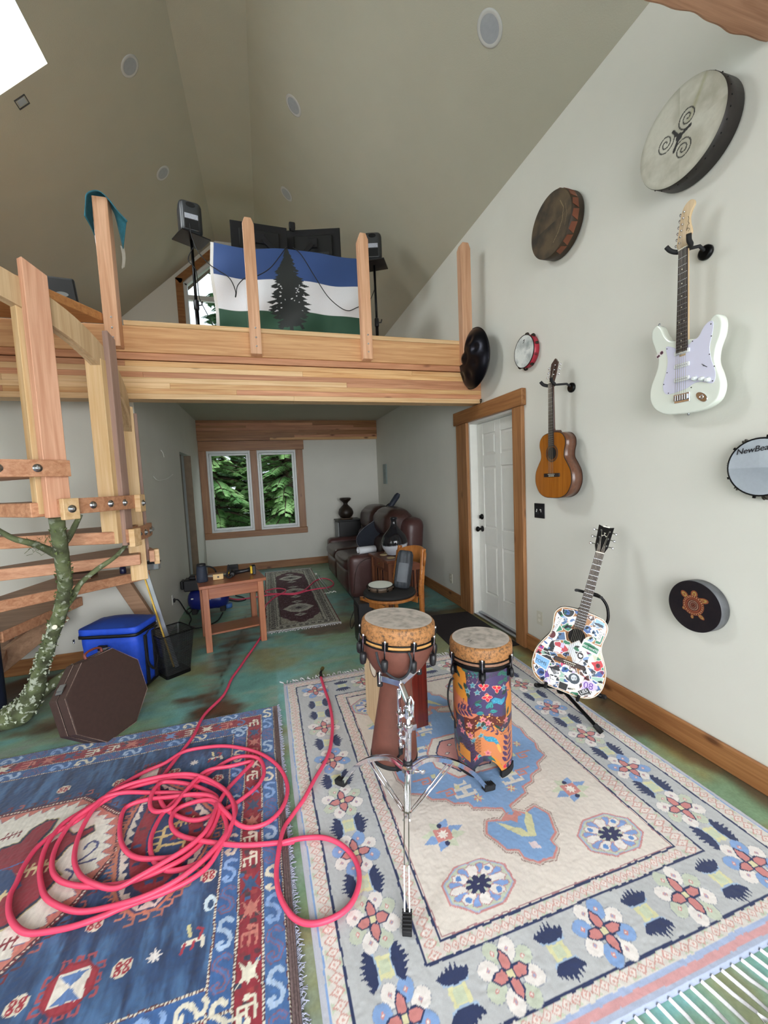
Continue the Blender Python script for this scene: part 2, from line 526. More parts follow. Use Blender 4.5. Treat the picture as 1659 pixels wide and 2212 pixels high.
# dark hairline cracks
def crack(pts, w):
    global c
    for p, q in zip(pts[:-1], pts[1:]):
        c = mixc(c, drk*.6, np.clip((w-seg(p, q)+(n4-.5)*.012)/.012, 0, 1)*.85)
crack([(-.33, 4.9), (-.28, 4.6), (-.34, 4.4), (-.36, 4.1), (-.42, 3.9), (-.40, 3.6), (-.44, 3.4), (-.42, 3.25), (-.45, 3.05)], .012)
crack([(1.35, 4.25), (1.6, 4.15), (1.8, 4.4), (2.1, 4.5)], .007)
c = c*(1+(n4-.5)*.4+(n3-.5)*.35)[..., None]
cv.C = c
Z = np.zeros_like(X)
FLOORM = attr_mat('stained_concrete', .38, .14, 80, bump=.05)
struct(cv.mesh('floor', FLOORM, np.stack([X, Y, Z], -1)))

# ------------------------------------------------------------------ walls
w = MB()
T = .16
w.box(XR, YF-T, 0, XR+T, 3.06, 4.0).box(XR, 3.89, 0, XR+T, YB+T, 4.0).box(XR, 3.06, 2.10, XR+T, 3.89, 4.0)
struct(w.build('wall_right', WALL))
w = MB()
w.box(XH-.12, YB, 0, -.95, YB+T, 2.69).box(.57, YB, 0, XR+T, YB+T, 2.69).box(-.95, YB, 0, .57, YB+T, .73).box(-.95, YB, 2.16, .57, YB+T, 2.69)
w.box(-.215, YB+.02, .73, -.115, YB+T, 2.16)
struct(w.build('wall_back', WALL))
w = MB(); w.T = frame((0, YB+T, 0), (1, 0, 0), (0, 0, 1), (0, -1, 0))
w.prism([(XL-T, 2.69), (-1.10, 2.69), (-1.10, roofl(-1.10)), (XL-T, roofl(XL-T))], 0, T)
w.prism([(.66, 2.69), (XR+T, 2.69), (XR+T, roofr(XR+T)), (.66, roofr(.66))], 0, T)
w.prism([(-1.10, 2.69), (.66, 2.69), (.66, 3.05), (-1.10, 3.05)], 0, T)
w.prism([(-1.10, 4.98), (-.56, 5.47), (.11, 5.47), (.66, 4.98), (.66, roofr(.66)), (.105, 5.71), (-.552, 5.71), (-1.10, roofl(-1.10))], 0, T)
struct(w.build('wall_gable', WALL))
struct(MB().box(XL, YM, 0, XH, YM+.12, 2.7).build('wall_middle', WALL))
w = MB(); w.box(XH-.12, YM+.12, 0, XH, 5.93, 2.7).box(XH-.12, 6.75, 0, XH, YB, 2.7).box(XH-.12, 5.93, 2.03, XH, 6.75, 2.7)
struct(w.build('wall_hall', WALL))
w = MB(); w.box(XL-T, YF-T, 0, XL, -.5, 3.45).box(XL-T, 1.5, 0, XL, YB+T, 3.45).box(XL-T, -.5, 0, XL, 1.5, .7).box(XL-T, -.5, 2.6, XL, 1.5, 3.45)
struct(w.build('wall_left', WALL))
w = MB(); w.T = frame((0, YF, 0), (1, 0, 0), (0, 0, 1), (0, -1, 0))
w.prism([(XL-T, 0), (-1.6, 0), (-1.6, roofl(-1.6)), (XL-T, roofl(XL-T))], 0, T)
w.prism([(1.98, 0), (XR+T, 0), (XR+T, roofr(XR+T)), (1.98, roofr(1.98))], 0, T)
w.prism([(-1.6, 3.1), (1.98, 3.1), (1.98, roofr(1.98)), (.105, 5.71), (-.552, 5.71), (-1.6, roofl(-1.6))], 0, T)
struct(w.build('wall_rear', WALL))
# ceilings: two slopes, a narrow flat at the ridge, and the flat ceiling under the loft
w = MB()
w.T = frame((0, 0, 0), (1, 0, 0), (0, 0, 1), (0, -1, 0))
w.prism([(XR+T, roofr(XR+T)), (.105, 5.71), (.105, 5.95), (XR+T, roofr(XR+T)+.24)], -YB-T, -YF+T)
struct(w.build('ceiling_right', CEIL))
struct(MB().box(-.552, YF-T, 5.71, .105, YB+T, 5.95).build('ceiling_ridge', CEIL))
w = MB(); w.T = frame((0, 0, 0), (1, 0, 0), (0, 0, 1), (0, -1, 0))
def lslab(xa, xb, ya, yb, th=.30):
    w.prism([(xa, roofl(xa)), (xb, roofl(xb)), (xb, roofl(xb)+th), (xa, roofl(xa)+th)], -yb, -ya)
SK = (-2.45, -1.43, 2.75, 3.985)     # skylight well
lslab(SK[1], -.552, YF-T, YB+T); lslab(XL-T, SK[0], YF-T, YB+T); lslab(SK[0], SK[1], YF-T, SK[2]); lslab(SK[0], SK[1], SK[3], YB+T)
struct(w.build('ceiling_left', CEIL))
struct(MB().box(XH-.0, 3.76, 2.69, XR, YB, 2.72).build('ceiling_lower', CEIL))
struct(MB().box(XL, 3.76, 2.72, XR, YB, 2.80).box(XL, 3.76, 2.69, XH, YM, 2.72).build('floor_loft', FIR))

# skylight: curb, glass
sk = bpy.data.objects.new('window_4', None); COL.objects.link(sk); WM[sk.name] = Matrix.Identity(4); sk['kind'] = 'structure'
def spt(x, y, h): return (x, y, roofl(x)+h)
f = MB()
for (x0, y0, x1, y1) in [(SK[0]-.04, SK[2]-.04, SK[1]+.04, SK[2]-.04), (SK[0]-.04, SK[3]+.04, SK[1]+.04, SK[3]+.04), (SK[0]-.04, SK[2]-.04, SK[0]-.04, SK[3]+.04), (SK[1]+.04, SK[2]-.04, SK[1]+.04, SK[3]+.04)]:
    f.beam(spt(x0, y0, .32), spt(x1, y1, .32), .06, .08)
f.build('window_frame', WHITE, sk)
GLASS = mat('window_glass', (1, 1, 1), .02, var=0, trans=1.0)
GLASS.node_tree.nodes['Principled BSDF'].inputs['IOR'].default_value = 1.02
g = MB(); g.add([spt(SK[0], SK[2], .35), spt(SK[1], SK[2], .35), spt(SK[1], SK[3], .35), spt(SK[0], SK[3], .35)], [(0, 1, 2, 3)])
g.build('pane', GLASS, sk)

# ------------------------------------------------------------------ downstairs window (two casements in one alder surround)
win = thing('window_1', None, None, (0, 0, 0)); win['kind'] = 'structure'
y = YB
bx('trim_board', ALDZ, win, (-1.07, y-.03, .73), (-.95, y, 2.17), .004)
bx('trim_board', ALDZ, win, (-.225, y-.03, .73), (-.112, y, 2.17), .004)
bx('trim_board', ALDZ, win, (.575, y-.03, .73), (.70, y, 2.17), .004)
bx('trim_board', ALD, win, (-1.08, y-.036, 2.17), (.725, y, 2.335), .004)
bx('window_sill', ALD, win, (-1.065, y-.045, .62), (.715, y, .73), .006)
def casement(x0, x1, z0, z1, yy, parent):
    f = MB(); t = .035
    f.box(x0, yy, z0, x0+t, yy+.09, z1).box(x1-t, yy, z0, x1, yy+.09, z1).box(x0+t, yy, z0, x1-t, yy+.09, z0+t).box(x0+t, yy, z1-t, x1-t, yy+.09, z1)
    fr = f.build('window_frame', VINYL, parent, .003)
    f = MB(); a, b_, c_, d = x0+t+.004, x1-t-.004, z0+t+.004, z1-t-.004; s_ = .035
    f.box(a, yy+.02, c_, a+s_, yy+.06, d).box(b_-s_, yy+.02, c_, b_, yy+.06, d).box(a+s_, yy+.02, c_, b_-s_, yy+.06, c_+s_).box(a+s_, yy+.02, d-s_, b_-s_, yy+.06, d)
    f.build('sash', VINYL, fr, .004)
    MB().box(a+s_-.005, yy+.038, c_+s_-.005, b_-s_+.005, yy+.042, d-s_+.005).build('pane', GLASS, fr)
    m = MB().box((x0+x1)/2-.16, yy-.02, z0+.01, (x0+x1)/2-.06, yy+.01, z0+.035)
    m.tube([((x0+x1)/2-.11, yy-.025, z0+.03), ((x0+x1)/2-.02, yy-.035, z0+.035)], .006)
    m.build('crank_handle', VINYL, fr)
casement(-.95, -.225, .73, 2.16, y+.01, win)
casement(-.112, .575, .73, 2.16, y+.01, win)

# upstairs gable window
win = thing('window_2', None, None, (0, 0, 0)); win['kind'] = 'structure'
P = [(-1.10, 3.05), (-1.10, 4.98), (-.56, 5.47), (.11, 5.47), (.66, 4.98), (.66, 3.05)]
def ringpoly(P, w_, y0, y1, name, m, parent, out=False):
    """bars along a closed outline in the xz plane"""
    n = len(P); cx = sum(p[0] for p in P)/n; cz = sum(p[1] for p in P)/n
    for i in range(n):
        p, q = Vector((P[i][0], P[i][1])), Vector((P[(i+1) % n][0], P[(i+1) % n][1]))
        d = (q-p).normalized(); nn = Vector((-d.y, d.x))
        if nn.dot(Vector((cx, cz))-p) > 0: nn = -nn
        if not out: nn = -nn
        e = d*(w_*.5 if out else 0)
        mb = MB(); mb.T = frame((0, y1, 0), (1, 0, 0), (0, 0, 1), (0, -1, 0))
        mb.prism([tuple(p-e), tuple(q+e), tuple(q+e+nn*w_), tuple(p-e+nn*w_)], 0, y1-y0)
        mb.build(name, m, parent, .003)
ringpoly(P, .11, YB-.035, YB-.002, 'trim_board', ALD, win, out=True)
ringpoly(P, .055, YB+.02, YB+.10, 'window_frame', VINYL, win)
bx('window_frame', VINYL, win, (-1.05, YB+.03, 4.72), (.61, YB+.10, 4.80), .004)
bx('window_frame', VINYL, win, (-.235, YB+.03, 3.1), (-.175, YB+.10, 4.72), .004)
bx('pane', GLASS, win, (-1.05, YB+.058, 3.1), (.61, YB+.062, 4.75))
g = MB(); g.T = frame((0, YB+.062, 0), (1, 0, 0), (0, 0, 1), (0, -1, 0)); g.prism([(-1.05, 4.78), (-1.05, 4.96), (-.54, 5.42), (.09, 5.42), (.61, 4.96), (.61, 4.78)], 0, .004)
g.build('pane', GLASS, win)
# rear glazed doors and left window (behind and beside the camera)
win = thing('window_3', None, None, (0, 0, 0)); win['kind'] = 'structure'
for i in range(4):
    x0 = -1.6+i*.895
    f = MB().box(x0, YF-.1, 0, x0+.09, YF-.02, 3.1).box(x0+.805, YF-.1, 0, x0+.895, YF-.02, 3.1).box(x0, YF-.1, 0, x0+.895, YF-.02, .15).box(x0, YF-.1, 2.95, x0+.895, YF-.02, 3.1)
    f.build('window_frame', ALDZ, win, .004)
    bx('pane', GLASS, win, (x0+.09, YF-.062, .15), (x0+.805, YF-.058, 2.95))
f = MB().box(XL-.1, -.5, .7, XL-.02, -.4, 2.6).box(XL-.1, 1.4, .7, XL-.02, 1.5, 2.6).box(XL-.1, -.4, .7, XL-.02, 1.4, .8).box(XL-.1, -.4, 2.5, XL-.02, 1.4, 2.6)
struct(f.build('window_5', WHITE, None, .004))

# ------------------------------------------------------------------ baseboards
def bboard(name, a, b, m): struct(bx(name, m, None, a, b, .006))
bboard('baseboard_right', (XR-.02, YF, 0), (XR, 2.925, .135), ALDY)
bboard('baseboard_right', (XR-.02, 4.15, 0), (XR, YB, .135), ALDY)
bboard('baseboard_back', (XH, YB-.02, 0), (XR-.02, YB, .135), ALD)
bboard('baseboard_middle', (XL, YM-.02, 0), (-1.5, YM, .135), ALD)

# ------------------------------------------------------------------ door in the right wall
dr = thing('door_1', None, None, (0, 0, 0)); dr['kind'] = 'structure'
bx('trim_board', ALDZ, dr, (XR-.035, 2.925, 0), (XR, 3.06, 2.10), .005)
bx('trim_board', ALDZ, dr, (XR-.035, 3.89, 0), (XR, 4.015, 2.10), .005)
bx('trim_board', ALDZ, dr, (XR-.022, 4.03, 0), (XR, 4.15, 2.10), .005)
bx('trim_board', ALDY, dr, (XR-.045, 2.90, 2.10), (XR, 4.165, 2.24), .005)
f = MB().box(XR, 3.06, 0, XR+.15, 3.08, 2.10).box(XR, 3.87, 0, XR+.15, 3.89, 2.10).box(XR, 3.08, 2.08, XR+.15, 3.87, 2.10)
f.build('door_jamb', WHITE, dr)
f = MB().box(XR+.0, 3.06, 0, XR+.15, 3.89, .02).box(XR+.05, 3.06, .02, XR+.10, 3.89, .035)
f.build('threshold', STEEL, dr, .003)
# six-panel leaf: rails and stiles with recessed fields and raised panels
y0, y1, z0, z1, xd = 3.085, 3.865, .03, 2.075, XR+.085
rows = [(.27, .80), (.98, 1.62), (1.74, 1.96)]
cols = [(3.085+.11, 3.085+.345), (3.085+.435, 3.085+.67)]
f = MB()
f.box(xd+.012, y0, z0, xd+.045, y1, z1)
ys = [y0, cols[0][0], cols[0][1], cols[1][0], cols[1][1], y1]
zs_ = [z0, rows[0][0], rows[0][1], rows[1][0], rows[1][1], rows[2][0], rows[2][1], z1]
for i in (0, 2, 4): f.box(xd, ys[i], z0, xd+.014, ys[i+1], z1)
for i in (0, 2, 4, 6):
    f.box(xd, ys[1], zs_[i], xd+.014, ys[2], zs_[i+1]).box(xd, ys[3], zs_[i], xd+.014, ys[4], zs_[i+1])
leaf = f.build('door_leaf', WHITE, dr, .003)
for (a, b_) in cols:
    for (c_, d) in rows:
        m = .03
        p = MB(); p.add([(xd+.012, a+.008, c_+.008), (xd+.012, b_-.008, c_+.008), (xd+.012, b_-.008, d-.008), (xd+.012, a+.008, d-.008),
                         (xd+.001, a+m, c_+m), (xd+.001, b_-m, c_+m), (xd+.001, b_-m, d-m), (xd+.001, a+m, d-m)],
                        [(7, 6, 5, 4), (4, 5, 1, 0), (5, 6, 2, 1), (6, 7, 3, 2), (7, 4, 0, 3)])
        p.build('door_panel', WHITE, leaf)
p = MB(); p.T = frame((xd, 3.80, .96), (0, 1, 0), (0, 0, 1), (-1, 0, 0))
p.T = frame((xd, 3.80, .96), (0, 0, 1), (0, 1, 0), (-1, 0, 0))
p.lathe([(.032, 0), (.032, .008), (.012, .012), (.011, .035), (.022, .042), (.03, .055), (.026, .068), (.012, .075)], 20)
p.build('door_knob', BLKM, leaf)
p = MB(); p.T = frame((xd, 3.80, 1.09), (0, 0, 1), (0, 1, 0), (-1, 0, 0))
p.lathe([(.03, 0), (.03, .01), (.02, .02), (.0, .022)], 20); p.box(-.018, -.005, .02, .018, .005, .035)
p.build('deadbolt', BLKM, leaf)

# doorway in the hall wall: dark opening with loose studs and plasterboard standing in it
dr = thing('door_2', None, None, (0, 0, 0)); dr['kind'] = 'structure'
bx('door_jamb', mat('raw_wood', '#7c6a55', .7), dr, (XH-.12, 6.735, 0), (XH+.002, 6.75, 2.03))
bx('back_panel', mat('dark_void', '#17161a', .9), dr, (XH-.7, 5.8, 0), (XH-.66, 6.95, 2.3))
bx('pocket_board', mat('raw_wood2', '#6d6459', .7), dr, (XH-.09, 6.16, 0), (XH-.06, 6.36, 2.02))
bx('pocket_board', mat('plasterboard', '#a9adb0', .8), dr, (XH-.10, 6.40, 0), (XH-.07, 6.60, 2.02))

# ------------------------------------------------------------------ loft edge: glulam, fascia, cap, guard posts
gl = thing('laminated_beam', 'long glued laminated fir beam spanning the room below the loft edge', 'beam', (0, 3.69, 2.25))
lam = [FIRL, FIRP, FIRL, FIRK, FIRP, FIRL, FIRK]
hh = (2.545-2.25)/7
rs = random.Random(3)
for i in range(7):
    xx = XL; 
    while xx < XR:
        L_ = rs.uniform(1.3, 2.6); xe = min(XR, xx+L_)
        if XR-xe < .5: xe = XR
        m = rs.choice([FIRL, FIRP, FIRK]) if i not in (0,) else FIRL
        MB().box(xx, -.075+rs.uniform(0, .0015), i*hh, xe-.0008, .07, (i+1)*hh-.0006).build('lamination', m, gl, .0012)
        xx = xe
fa = thing('loft_fascia', 'smooth fir fascia board with pale cap along the loft edge', 'fascia', (0, 3.60, 2.55))
MB().box(XL, -.025, .05, XR, .02, .245).build('fascia_board', FIR, fa, .003)
MB().box(XL, .0, .0, XR, .12, .05).build('fascia_backer', FIRP, fa)
MB().box(-.96, -.025, .247, XR, .16, .285).build('cap_board', FIRL, fa, .004)
# landing slab that runs out towards the stair
ld = MB(); ld.prism([(-1.07, 3.555), (-1.075, 3.50), (-1.29, 3.10), (-1.42, 2.90), (-1.65, 2.74), (-2.0, 2.62), (-3.1, 2.5), (-3.1, 3.555)], 2.79, 2.85)
tag(ld.build('stair_landing', wood('fir_landing', '#c98f58', '#a66d3c', 'x', .5, 1.0, knots=False), None, .004), 'angled fir landing slab projecting from the loft edge above the stair', 'landing')
def post(x, y, z0, z1, w_, d, label, deep=False, chamfer=True):
    t = thing('guard_post', label, 'post', (x, y, z0))
    h = z1-z0; m = MB(); m.T = frame((0, 0, 0), (1, 0, 0), (0, 0, 1), (0, -1, 0))
    ww = w_/2
    if chamfer: m.prism([(-ww, 0), (ww, 0), (ww, h-.05), (ww-.02, h), (-ww+.02, h), (-ww, h-.05)], -d/2, d/2)
    else: m.prism([(-ww, 0), (ww, 0), (ww, h), (-ww, h)], -d/2, d/2)
    m.build('post', FIRZ, t, .003)
    for zz in (.06, .13, .205):
        s_ = MB(); s_.T = frame((.005, -d/2, zz), (1, 0, 0), (0, 0, 1), (0, -1, 0)); s_.lathe([(.007, -.001), (.007, .003), (.003, .005)], 10)
        s_.build('screw', STEEL, t)
    return t
post(-1.015, 3.529, 2.61, 3.66, .098, .09, 'fir guard post at the loft corner with a teal cloth on top', chamfer=False)
post(.002, 3.5335, 2.60, 3.66, .09, .085, 'fir guard post standing in front of the flag, left of its tree')
post(.945, 3.5335, 2.60, 3.66, .09, .085, 'fir guard post at the right edge of the flag')
post(1.93, 3.5335, 2.60, 3.70, .10, .085, 'fir guard post standing against the right wall beside the handpan')

# back beam over the downstairs window
gb = thing('laminated_beam', 'shorter glued laminated beam across the back wall above the window', 'beam', (0, YB-.05, 2.34))
hb = (2.69-2.34)/8
for i in range(8):
    xx = XH
    while xx < XR:
        xe = min(XR, xx+rs.uniform(.8, 2.0))
        if XR-xe < .4: xe = XR
        MB().box(xx, -.03+rs.uniform(0, .002), i*hb, xe-.001, .05, (i+1)*hb-.0008).build('lamination', rs.choice([ALD, FIRK, FIRP, ALD]), gb, .0012)
        xx = xe

# live-edge slab shelf high on the near right
sl = MB(); e = [(1.0+.02*i, 1.262+.006*math.sin(i*.31)+.003*math.sin(i*.83+1)) for i in range(0, 57)]
sl.prism(e+[(2.12, .75), (1.0, .75)], 3.262, 3.31)
tag(sl.build('live_edge_shelf', wood('slab', '#b78a6d', '#96694e', 'x', .55, 1.0, knots=False), None, .01, 2), 'live-edge wooden slab high up beside the right wall near the camera', 'shelf')

# ------------------------------------------------------------------ spiral stair
CX, CY = -1.8, 3.2
OAK = wood('tread_fir', '#cf9a76', '#ab7250', 'x', .5, 1.0, knots=False)
OAKD = wood('tread_top', '#a88468', '#8c6b52', 'x', .55, 1.0, knots=False)
FZ2 = wood('stair_post_pink', '#dba98b', '#c58e70', 'z', .55, 1.0, knots=False)
FZ3 = wood('stair_post_pale', '#e2c295', '#cfa873', 'z', .55, 1.0, knots=False)
FZ4 = wood('stair_post_grey', '#a88a7c', '#8d7064', 'z', .6, 1.0, knots=False)
st = thing('spiral_staircase', 'fir spiral staircase with wedge treads and bent handrail on the left', 'staircase', (CX, CY, 0))
m = MB(); m.lathe([(.045, 0), (.045, 2.79)], 20); m.lathe([(.07, 0), (.07, .02)], 20)
m.build('centre_pole', mat('navy_sleeve', '#1c2236', .5), st)
RO = .885
def pol(a, r, z=0): return (r*math.cos(math.radians(a)), r*math.sin(math.radians(a)), z)
levels = [(195, 143, 182), (410, 110, 148), (625, 77, 114), (840, 42, 82), (1055, 9, 47), (1270, -17, 21), (1485, -47, -9), (1700, -76, -38), (1915, -104, -66), (2130, -132, -94), (2345, -160, -122), (2560, -188, -150)]
for zi, a0, a1 in levels:
    z = zi/1000
    n = 9
    arc = [pol(a0+(a1-a0)*k/n, RO) for k in range(n+1)]
    if zi == 840: arc = [pol(40, .93), pol(41, 1.02), pol(48, 1.06), (.76, .80, 0), (.55, .84, 0), pol(74, .87), pol(82, .86)]
    P = [pol(a0-35, .062)]+arc+[pol(a1+35, .062)]
    m = MB(); m.prism([(p[0], p[1]) for p in P], z-.078, z)
    t = m.build('tread', OAK, st, .004)
    m = MB(); m.prism([((p[0])*.985, (p[1])*.985) for p in P], z-.001, z+.0015)
    m.build('tread_surface', OAKD, t)
def stpost(a, z0, z1, w_, d, ma, slant=0, off=0, name='stair_post'):
    """upright board at the rim; w_ along the rim, d radial"""
    c = Vector(pol(a, RO+off)); n = Vector(pol(a, 1)); t = Vector((-n.y, n.x, 0))
    m = MB(); m.T = frame(c, t, (0, 0, 1), n)
    if m.T.determinant() < 0: m.T = frame(c, -t, (0, 0, 1), n); slant = -slant
    m.prism([(-w_/2, z0), (w_/2, z0), (w_/2, z1+slant/2), (-w_/2, z1-slant/2)], -d/2, d/2)
    return m.build(name, ma, st, .003)
stpost(-40, 1.40, 2.72, .112, .045, FZ2, -.05, .03)
stpost(-43, 1.42, 2.60, .06, .06, FZ3, 0, -.03)
stpost(-11, 1.17, 2.53, .085, .035, FZ4, -.03, .03)
stpost(-15, 1.19, 2.36, .05, .10, FZ3, 0, -.03)
stpost(19, .84, 2.16, .075, .11, FZ3, 0, -.02)
stpost(22, .98, 2.12, .07, .025, FZ4, 0, .05)
stpost(-70, 1.64, 2.9, .12, .045, FZ2, 0, .03)
# bent laminated handrail: four plies
ang = [-110, -95, -80, -66, -50, -40, -30, -20, -12, -5, 2, 9, 16, 23]
top = [3.05, 2.96, 2.86, 2.76, 2.665, 2.61, 2.55, 2.475, 2.41, 2.345, 2.27, 2.195, 2.11, 2.03]
aa = catmull([(a, z, 0) for a, z in zip(ang, top)], 3)
rail = None
for ply in range(4):
    m = MB(); r0 = RO-.045+ply*.0155; vs_ = []; fs = []
    for k, p in enumerate(aa):
        for rr, dz in ((r0, -.13), (r0+.015, -.13), (r0+.015, .02), (r0, .02)):
            q = pol(p[0], rr, p[1]+dz); vs_.append(q)
    for k in range(len(aa)-1):
        a, b_ = k*4, k*4+4
        for i in range(4): j = (i+1) % 4; fs.append((a+i, a+j, b_+j, b_+i))
    fs.append((3, 2, 1, 0)); L4 = (len(aa)-1)*4; fs.append((L4, L4+1, L4+2, L4+3))
    m.add(vs_, fs); 
    if rail is None: rail = m.build('handrail', wood('rail_fir', '#d8bd97', '#bb9c74', 'z', .5, .6, knots=False), st)
    else: m.build('rail_ply', wood('rail_fir2', '#cdb08a', '#b0906a', 'z', .5, .6, knots=False), rail)
# rim ledgers with washers and bolts
def ledger(a0, a1, z, h=.088, blocks=(), bolts=(), ma=OAK):
    n = 8; m = MB(); vs_ = []; fs = []
    for k in range(n+1):
        a = a0+(a1-a0)*k/n
        for rr, zz in ((RO+.055, z-h/2), (RO+.09, z-h/2), (RO+.09, z+h/2), (RO+.055, z+h/2)): vs_.append(pol(a, rr, zz))
    for k in range(n):
        a, b_ = k*4, k*4+4
        for i in range(4): j = (i+1) % 4; fs.append((a+i, a+j, b_+j, b_+i))
    fs.append((3, 2, 1, 0)); fs.append((n*4, n*4+1, n*4+2, n*4+3))
    m.add(vs_, fs); l = m.build('rim_ledger', ma, st, .002)
    for a in blocks:
        c = Vector(pol(a, RO+.105, z-.012)); nn = Vector(pol(a, 1)); t = Vector((-nn.y, nn.x, 0))
        m = MB(); m.T = frame(c, t, nn, (0, 0, -1)); m.box(-.04, -.018, -.058, .04, .018, .058); m.build('end_block', FIRL, l, .003)
    for a, out in bolts:
        c = Vector(pol(a, RO+.091+out, z-(.012 if out else 0))); nn = Vector(pol(a, 1)); t = Vector((-nn.y, nn.x, 0))
        m = MB(); m.T = frame(c, t, (0, 0, 1), nn)
        m.lathe([(.021, 0), (.021, .003), (.011, .004), (.011, .012), (.006, .016)], 16)
        m.build('bolt', STEEL, l)
ledger(-78, -37, 1.665, bolts=[(-46, 0), (-55, 0), (-64, 0)])
ledger(-41, -3, 1.455, blocks=(-39, -8), bolts=[(-39, .032), (-31, 0), (-24, 0), (-17, 0), (-8, .032)])
ledger(-15, 15, 1.235, blocks=(-14,), bolts=[(-9, 0), (-3, 0), (4, 0), (10, 0)])
ledger(14, 40, 1.02, blocks=(18,))
# braces under the lowest treads
m = MB(); m.beam((.56, .70, .77), (.72, .73, .40), .06, .11, (1, 0, 0)); m.build('brace', OAKD, st, .004)
m = MB(); m.beam((.15, .62, .56), (-.16, .30, .30), .05, .14, (0, 0, 1)); m.build('brace', OAKD, st, .004)

# things standing on the wide tread by the wall corner
bxx = thing('tool_box', 'small grey metal box with black lid on the wide stair tread', 'box', (-.985, 3.86, .843))
MB().box(-.055, -.03, 0, .06, .03, .055).build('box_body', STEEL, bxx, .004)
MB().box(-.06, -.034, .055, .065, .034, .072).build('box_lid', BLACK, bxx, .004)
j = MB(); j.lathe([(.022, 0), (.024, .004), (.024, .05), (.015, .058), (.015, .07)], 16, (-1.19, 3.80, .843))
tag(j.build('jar', mat('dark_blue_jar', '#22264a', .25), None), 'small dark blue jar on the wide stair tread', 'jar')
tr = thing('wooden_tray', 'shallow brown wooden tray on the wide stair tread behind the trunk', 'tray', (-1.50, 3.75, .843))
MB().box(-.12, -.07, 0, .12, .07, .008).build('tray_base', OAKD, tr)
MB().box(-.12, -.07, .008, .12, -.058, .05).box(-.12, .058, .008, .12, .07, .05).box(-.12, -.058, .008, -.108, .058, .05).box(.108, -.058, .008, .12, .058, .05).build('tray_side', wood('dark_tray', '#6b4a35', '#4e3424', 'x', .5, 1), tr)

# ------------------------------------------------------------------ living-edge tree trunk that carries the stair
def bark_mat():
    m, nt, b = new_mat('bark')
    N = nt.nodes; L = nt.links
    tc = N.new('ShaderNodeTexCoord')
    n1 = N.new('ShaderNodeTexNoise'); n1.inputs['Scale'].default_value = 9; n1.inputs['Detail'].default_value = 6
    n2 = N.new('ShaderNodeTexNoise'); n2.inputs['Scale'].default_value = 26; n2.inputs['Detail'].default_value = 5
    L.new(tc.outputs['Object'], n1.inputs[0]); L.new(tc.outputs['Object'], n2.inputs[0])
    r1 = N.new('ShaderNodeValToRGB'); e = r1.color_ramp.elements
    e[0].position = .3; e[0].color = (*lin('#3a3a28'), 1); e[1].position = .7; e[1].color = (*lin('#79825a'), 1)
    x = e.new(.5); x.color = (*lin('#5b6444'), 1)
    L.new(n1.outputs['Fac'], r1.inputs[0])
    r2 = N.new('ShaderNodeValToRGB'); e = r2.color_ramp.elements
    e[0].position = .56; e[0].color = (0, 0, 0, 1); e[1].position = .62; e[1].color = (1, 1, 1, 1)
    L.new(n2.outputs['Fac'], r2.inputs[0])
    sp = N.new('ShaderNodeSeparateXYZ'); L.new(tc.outputs['Object'], sp.inputs[0])
    mr = N.new('ShaderNodeMapRange'); mr.inputs['From Min'].default_value = .1; mr.inputs['From Max'].default_value = 1.2; mr.inputs['To Min'].default_value = .95; mr.inputs['To Max'].default_value = .35
    L.new(sp.outputs[2], mr.inputs['Value'])
    mu = N.new('ShaderNodeMath'); mu.operation = 'MULTIPLY'; L.new(r2.outputs[0], mu.inputs[0]); L.new(mr.outputs[0], mu.inputs[1])
    mx = N.new('ShaderNodeMix'); mx.data_type = 'RGBA'; L.new(mu.outputs[0], mx.inputs[0]); L.new(r1.outputs[0], mx.inputs['A'])
    mx.inputs['B'].default_value = (*lin('#b9bfae'), 1)
    L.new(mx.outputs['Result'], b.inputs['Base Color']); b.inputs['Roughness'].default_value = .85
    bp = N.new('ShaderNodeBump'); bp.inputs['Strength'].default_value = .6; bp.inputs['Distance'].default_value = .01
    L.new(n2.outputs['Fac'], bp.inputs['Height']); L.new(bp.outputs[0], b.inputs['Normal'])
    return m
BARK = bark_mat()
def rough_tube(pts, rad, n=12, k=5, seed=1, amp=.07):
    C_ = catmull(pts, k); Rr = [v[0] for v in catmull([(r, 0, 0) for r in rad], k)]
    rr = random.Random(seed)
    Rr = [r*(1+rr.uniform(-amp, amp)) for r in Rr]
    return C_, Rr
tk = thing('tree_trunk', 'mossy lichen-covered tree trunk rising from the floor to the stair rim', 'trunk', (-1.64, 3.2, 0))
C_, Rr = rough_tube([(-1.86, 3.14, .03), (-1.75, 3.16, .05), (-1.66, 3.17, .09), (-1.575, 3.16, .21), (-1.515, 3.13, .36), (-1.445, 3.08, .50), (-1.385, 3.03, .61), (-1.305, 2.98, .77), (-1.255, 2.94, .89), (-1.215, 2.88, 1.0), (-1.185, 2.80, 1.09), (-1.145, 2.70, 1.25), (-1.115, 2.62, 1.40)],
                   [.03, .07, .078, .056, .045, .042, .040, .039, .038, .037, .036, .036, .035], seed=2)
C_ = [Vector((p.x, p.y, max(p.z, r*.8))) if i < 14 else p for i, (p, r) in enumerate(zip(C_, Rr))]
MB().tube(C_, Rr, 14).build('trunk', BARK, tk, world=True)
def branch(pts, rad, seed):
    C_, Rr = rough_tube(pts, rad, seed=seed)
    return MB().tube(C_, Rr, 9).build('branch', BARK, tk, world=True)
branch([(-1.31, 2.96, .76), (-1.24, 2.98, .85), (-1.18, 3.0, .95), (-1.10, 3.04, 1.02), (-1.0, 3.08, 1.09), (-.94, 3.14, 1.17), (-.905, 3.22, 1.26)], [.026, .021, .017, .016, .014, .012, .010], 4)
